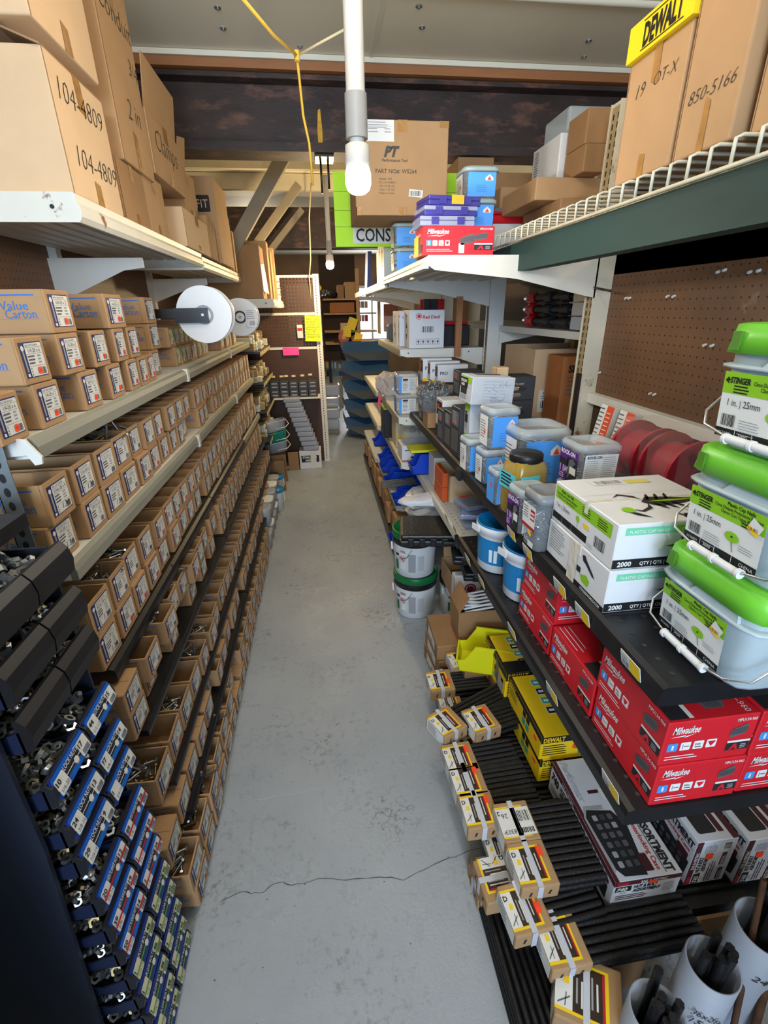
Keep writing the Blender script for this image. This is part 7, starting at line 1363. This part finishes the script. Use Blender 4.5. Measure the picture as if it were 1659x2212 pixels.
o = B().cyl((0, 0, 0), (0, .02, 0), .035, YEL, n=20).build('yellow_disc', loc=PY(689, 622, 6.9)); tag(o, 'small yellow tag disc hanging beside the slotted upright', 'tag')
# hanging merchandise seen through the gap
t = T('display_rack', 'distant display rack behind the end panel', 'rack', (0, 8.6, 0)); B().box(-.5, .35, -.075, -.06, .0, 2.0, mat('rack_back', 'a8a49a', .6)).build('back_board', t); B().box(.12, .17, -.3, -.25, .0, 1.5, BLKS).build('post', t)
q = random.Random(6); cs2 = cs+[PAPER, BLKP, PGR, ZINC, mat('pack_teal', '3f8f8a', .4)]
for i in range(72):
    c_, r_ = i % 8, i//8; w, h = q.uniform(.03, .06), q.uniform(.06, .11)
    o = B().cbox(0, w, 0, .02, 0, h, q.choice(cs2), .003, 1).build('carded_pack', loc=(-.12+.068*c_, 8.50-.045*q.random(), .55+.125*r_)); tag(o, f'small carded pack on the distant rack, {ordn(c_)} column, {ordn(r_)} row up', 'pack', 'carded packs on the distant rack')
t = T('glass_shelf', 'pale counter end glimpsed past the slotted upright', 'counter', (-.2, 9.6, 0)); B().box(0, .3, 0, .3, 0, .5, mat('counter_pale', 'c9c2b2', .4)).build('counter_body', t)
for i in range(8):
    o = B().cbox(0, .05, 0, .03, 0, .1, (CARDP, RCASE, INKL)[i % 3], .003).build('hanging_pack', loc=(.58+.055*(i % 4), 8.2, 1.62-.2*(i//4))); tag(o, f'carded pack hanging before the bright window, {ordn(i % 4)} along, {("upper", "lower")[i//4]} row', 'pack', 'packs before the window')
t = T('wall_cabinet', 'white framed doorway cabinet with brown leather goods near the bright window', 'cabinet', (.66, 5.5, 1.35)); B().box(0, .012, 0, .2, 0, .32, JOI).build('side', t); B().box(.28, .292, 0, .2, 0, .32, TIM).build('side', t); B().box(0, .292, 0, .2, .32, .345, WHT).build('top_board', t)
o = B().cbox(.05, .2, .02, .06, .02, .3, mat('leather', '7a4326', .5, noise=.2), .01).build('leather_pouch', loc=(.66, 5.5, 1.35)); tag(o, 'brown leather pouch hung inside the white topped cabinet', 'pouch')
# ================================================================ light
def area(name, loc, rot, sx, sy, en, col):
    l = bpy.data.objects.new(name, bpy.data.lights.new(name, 'AREA')); COL.objects.link(l); l.location = loc; l.rotation_euler = rot
    l.data.shape = 'RECTANGLE'; l.data.size = sx; l.data.size_y = sy; l.data.energy = en; l.data.color = col; return l
area('doorway_daylight', (-.75, -2.95, 1.8), (PI*.5, 0, 0), 1.9, 1.3, 120, (.55, .75, 1.0))
area('window_daylight', (1.26, 11.9, 1.5), (-PI/2, 0, 0), .9, 1.0, 40, (.9, .95, 1.0))
w = bpy.data.worlds.new('sky'); SC.world = w; w.use_nodes = True; bg = w.node_tree.nodes['Background']; bg.inputs['Color'].default_value = (.75, .85, 1, 1); bg.inputs['Strength'].default_value = 2.5
# unseen dark blocks added behind the viewer to keep light off low shelves
DKB = mat('blocker_dark', '2c2b2b', .7)
struct(B().box(-1.05, -.50, -2.6, .30, 0, 1.3, DKB), 'light_blocker_left')
struct(B().box(.75, 1.6, -2.6, .02, 0, 1.0, DKB), 'light_blocker_right')
for (x, y, e) in ((-.4, -1.5, 38), (.1, 1.0, 11), (.3, 8.6, 30), (-.8, 7.5, 22), (1.9, 3.4, 14), (1.9, .6, 10)):  # unseen point lights added to brighten ceiling and goods, no bulbs modelled
    l = bpy.data.objects.new('far_shop_bulb', bpy.data.lights.new('far_shop_bulb', 'POINT')); COL.objects.link(l); l.location = (x, y, 2.5 if y == 1.0 else 2.3); l.data.energy = e; l.data.color = (1, .86, .66); l.data.shadow_soft_size = .06
vs = SC.view_settings; vs.view_transform = 'Standard'; vs.look = 'None'; vs.gamma = 1; vs.use_curve_mapping = False; vs.exposure = .33
try: SC.cycles.use_denoising = True; SC.cycles.max_bounces = 8; SC.cycles.transparent_max_bounces = 16
except Exception: pass
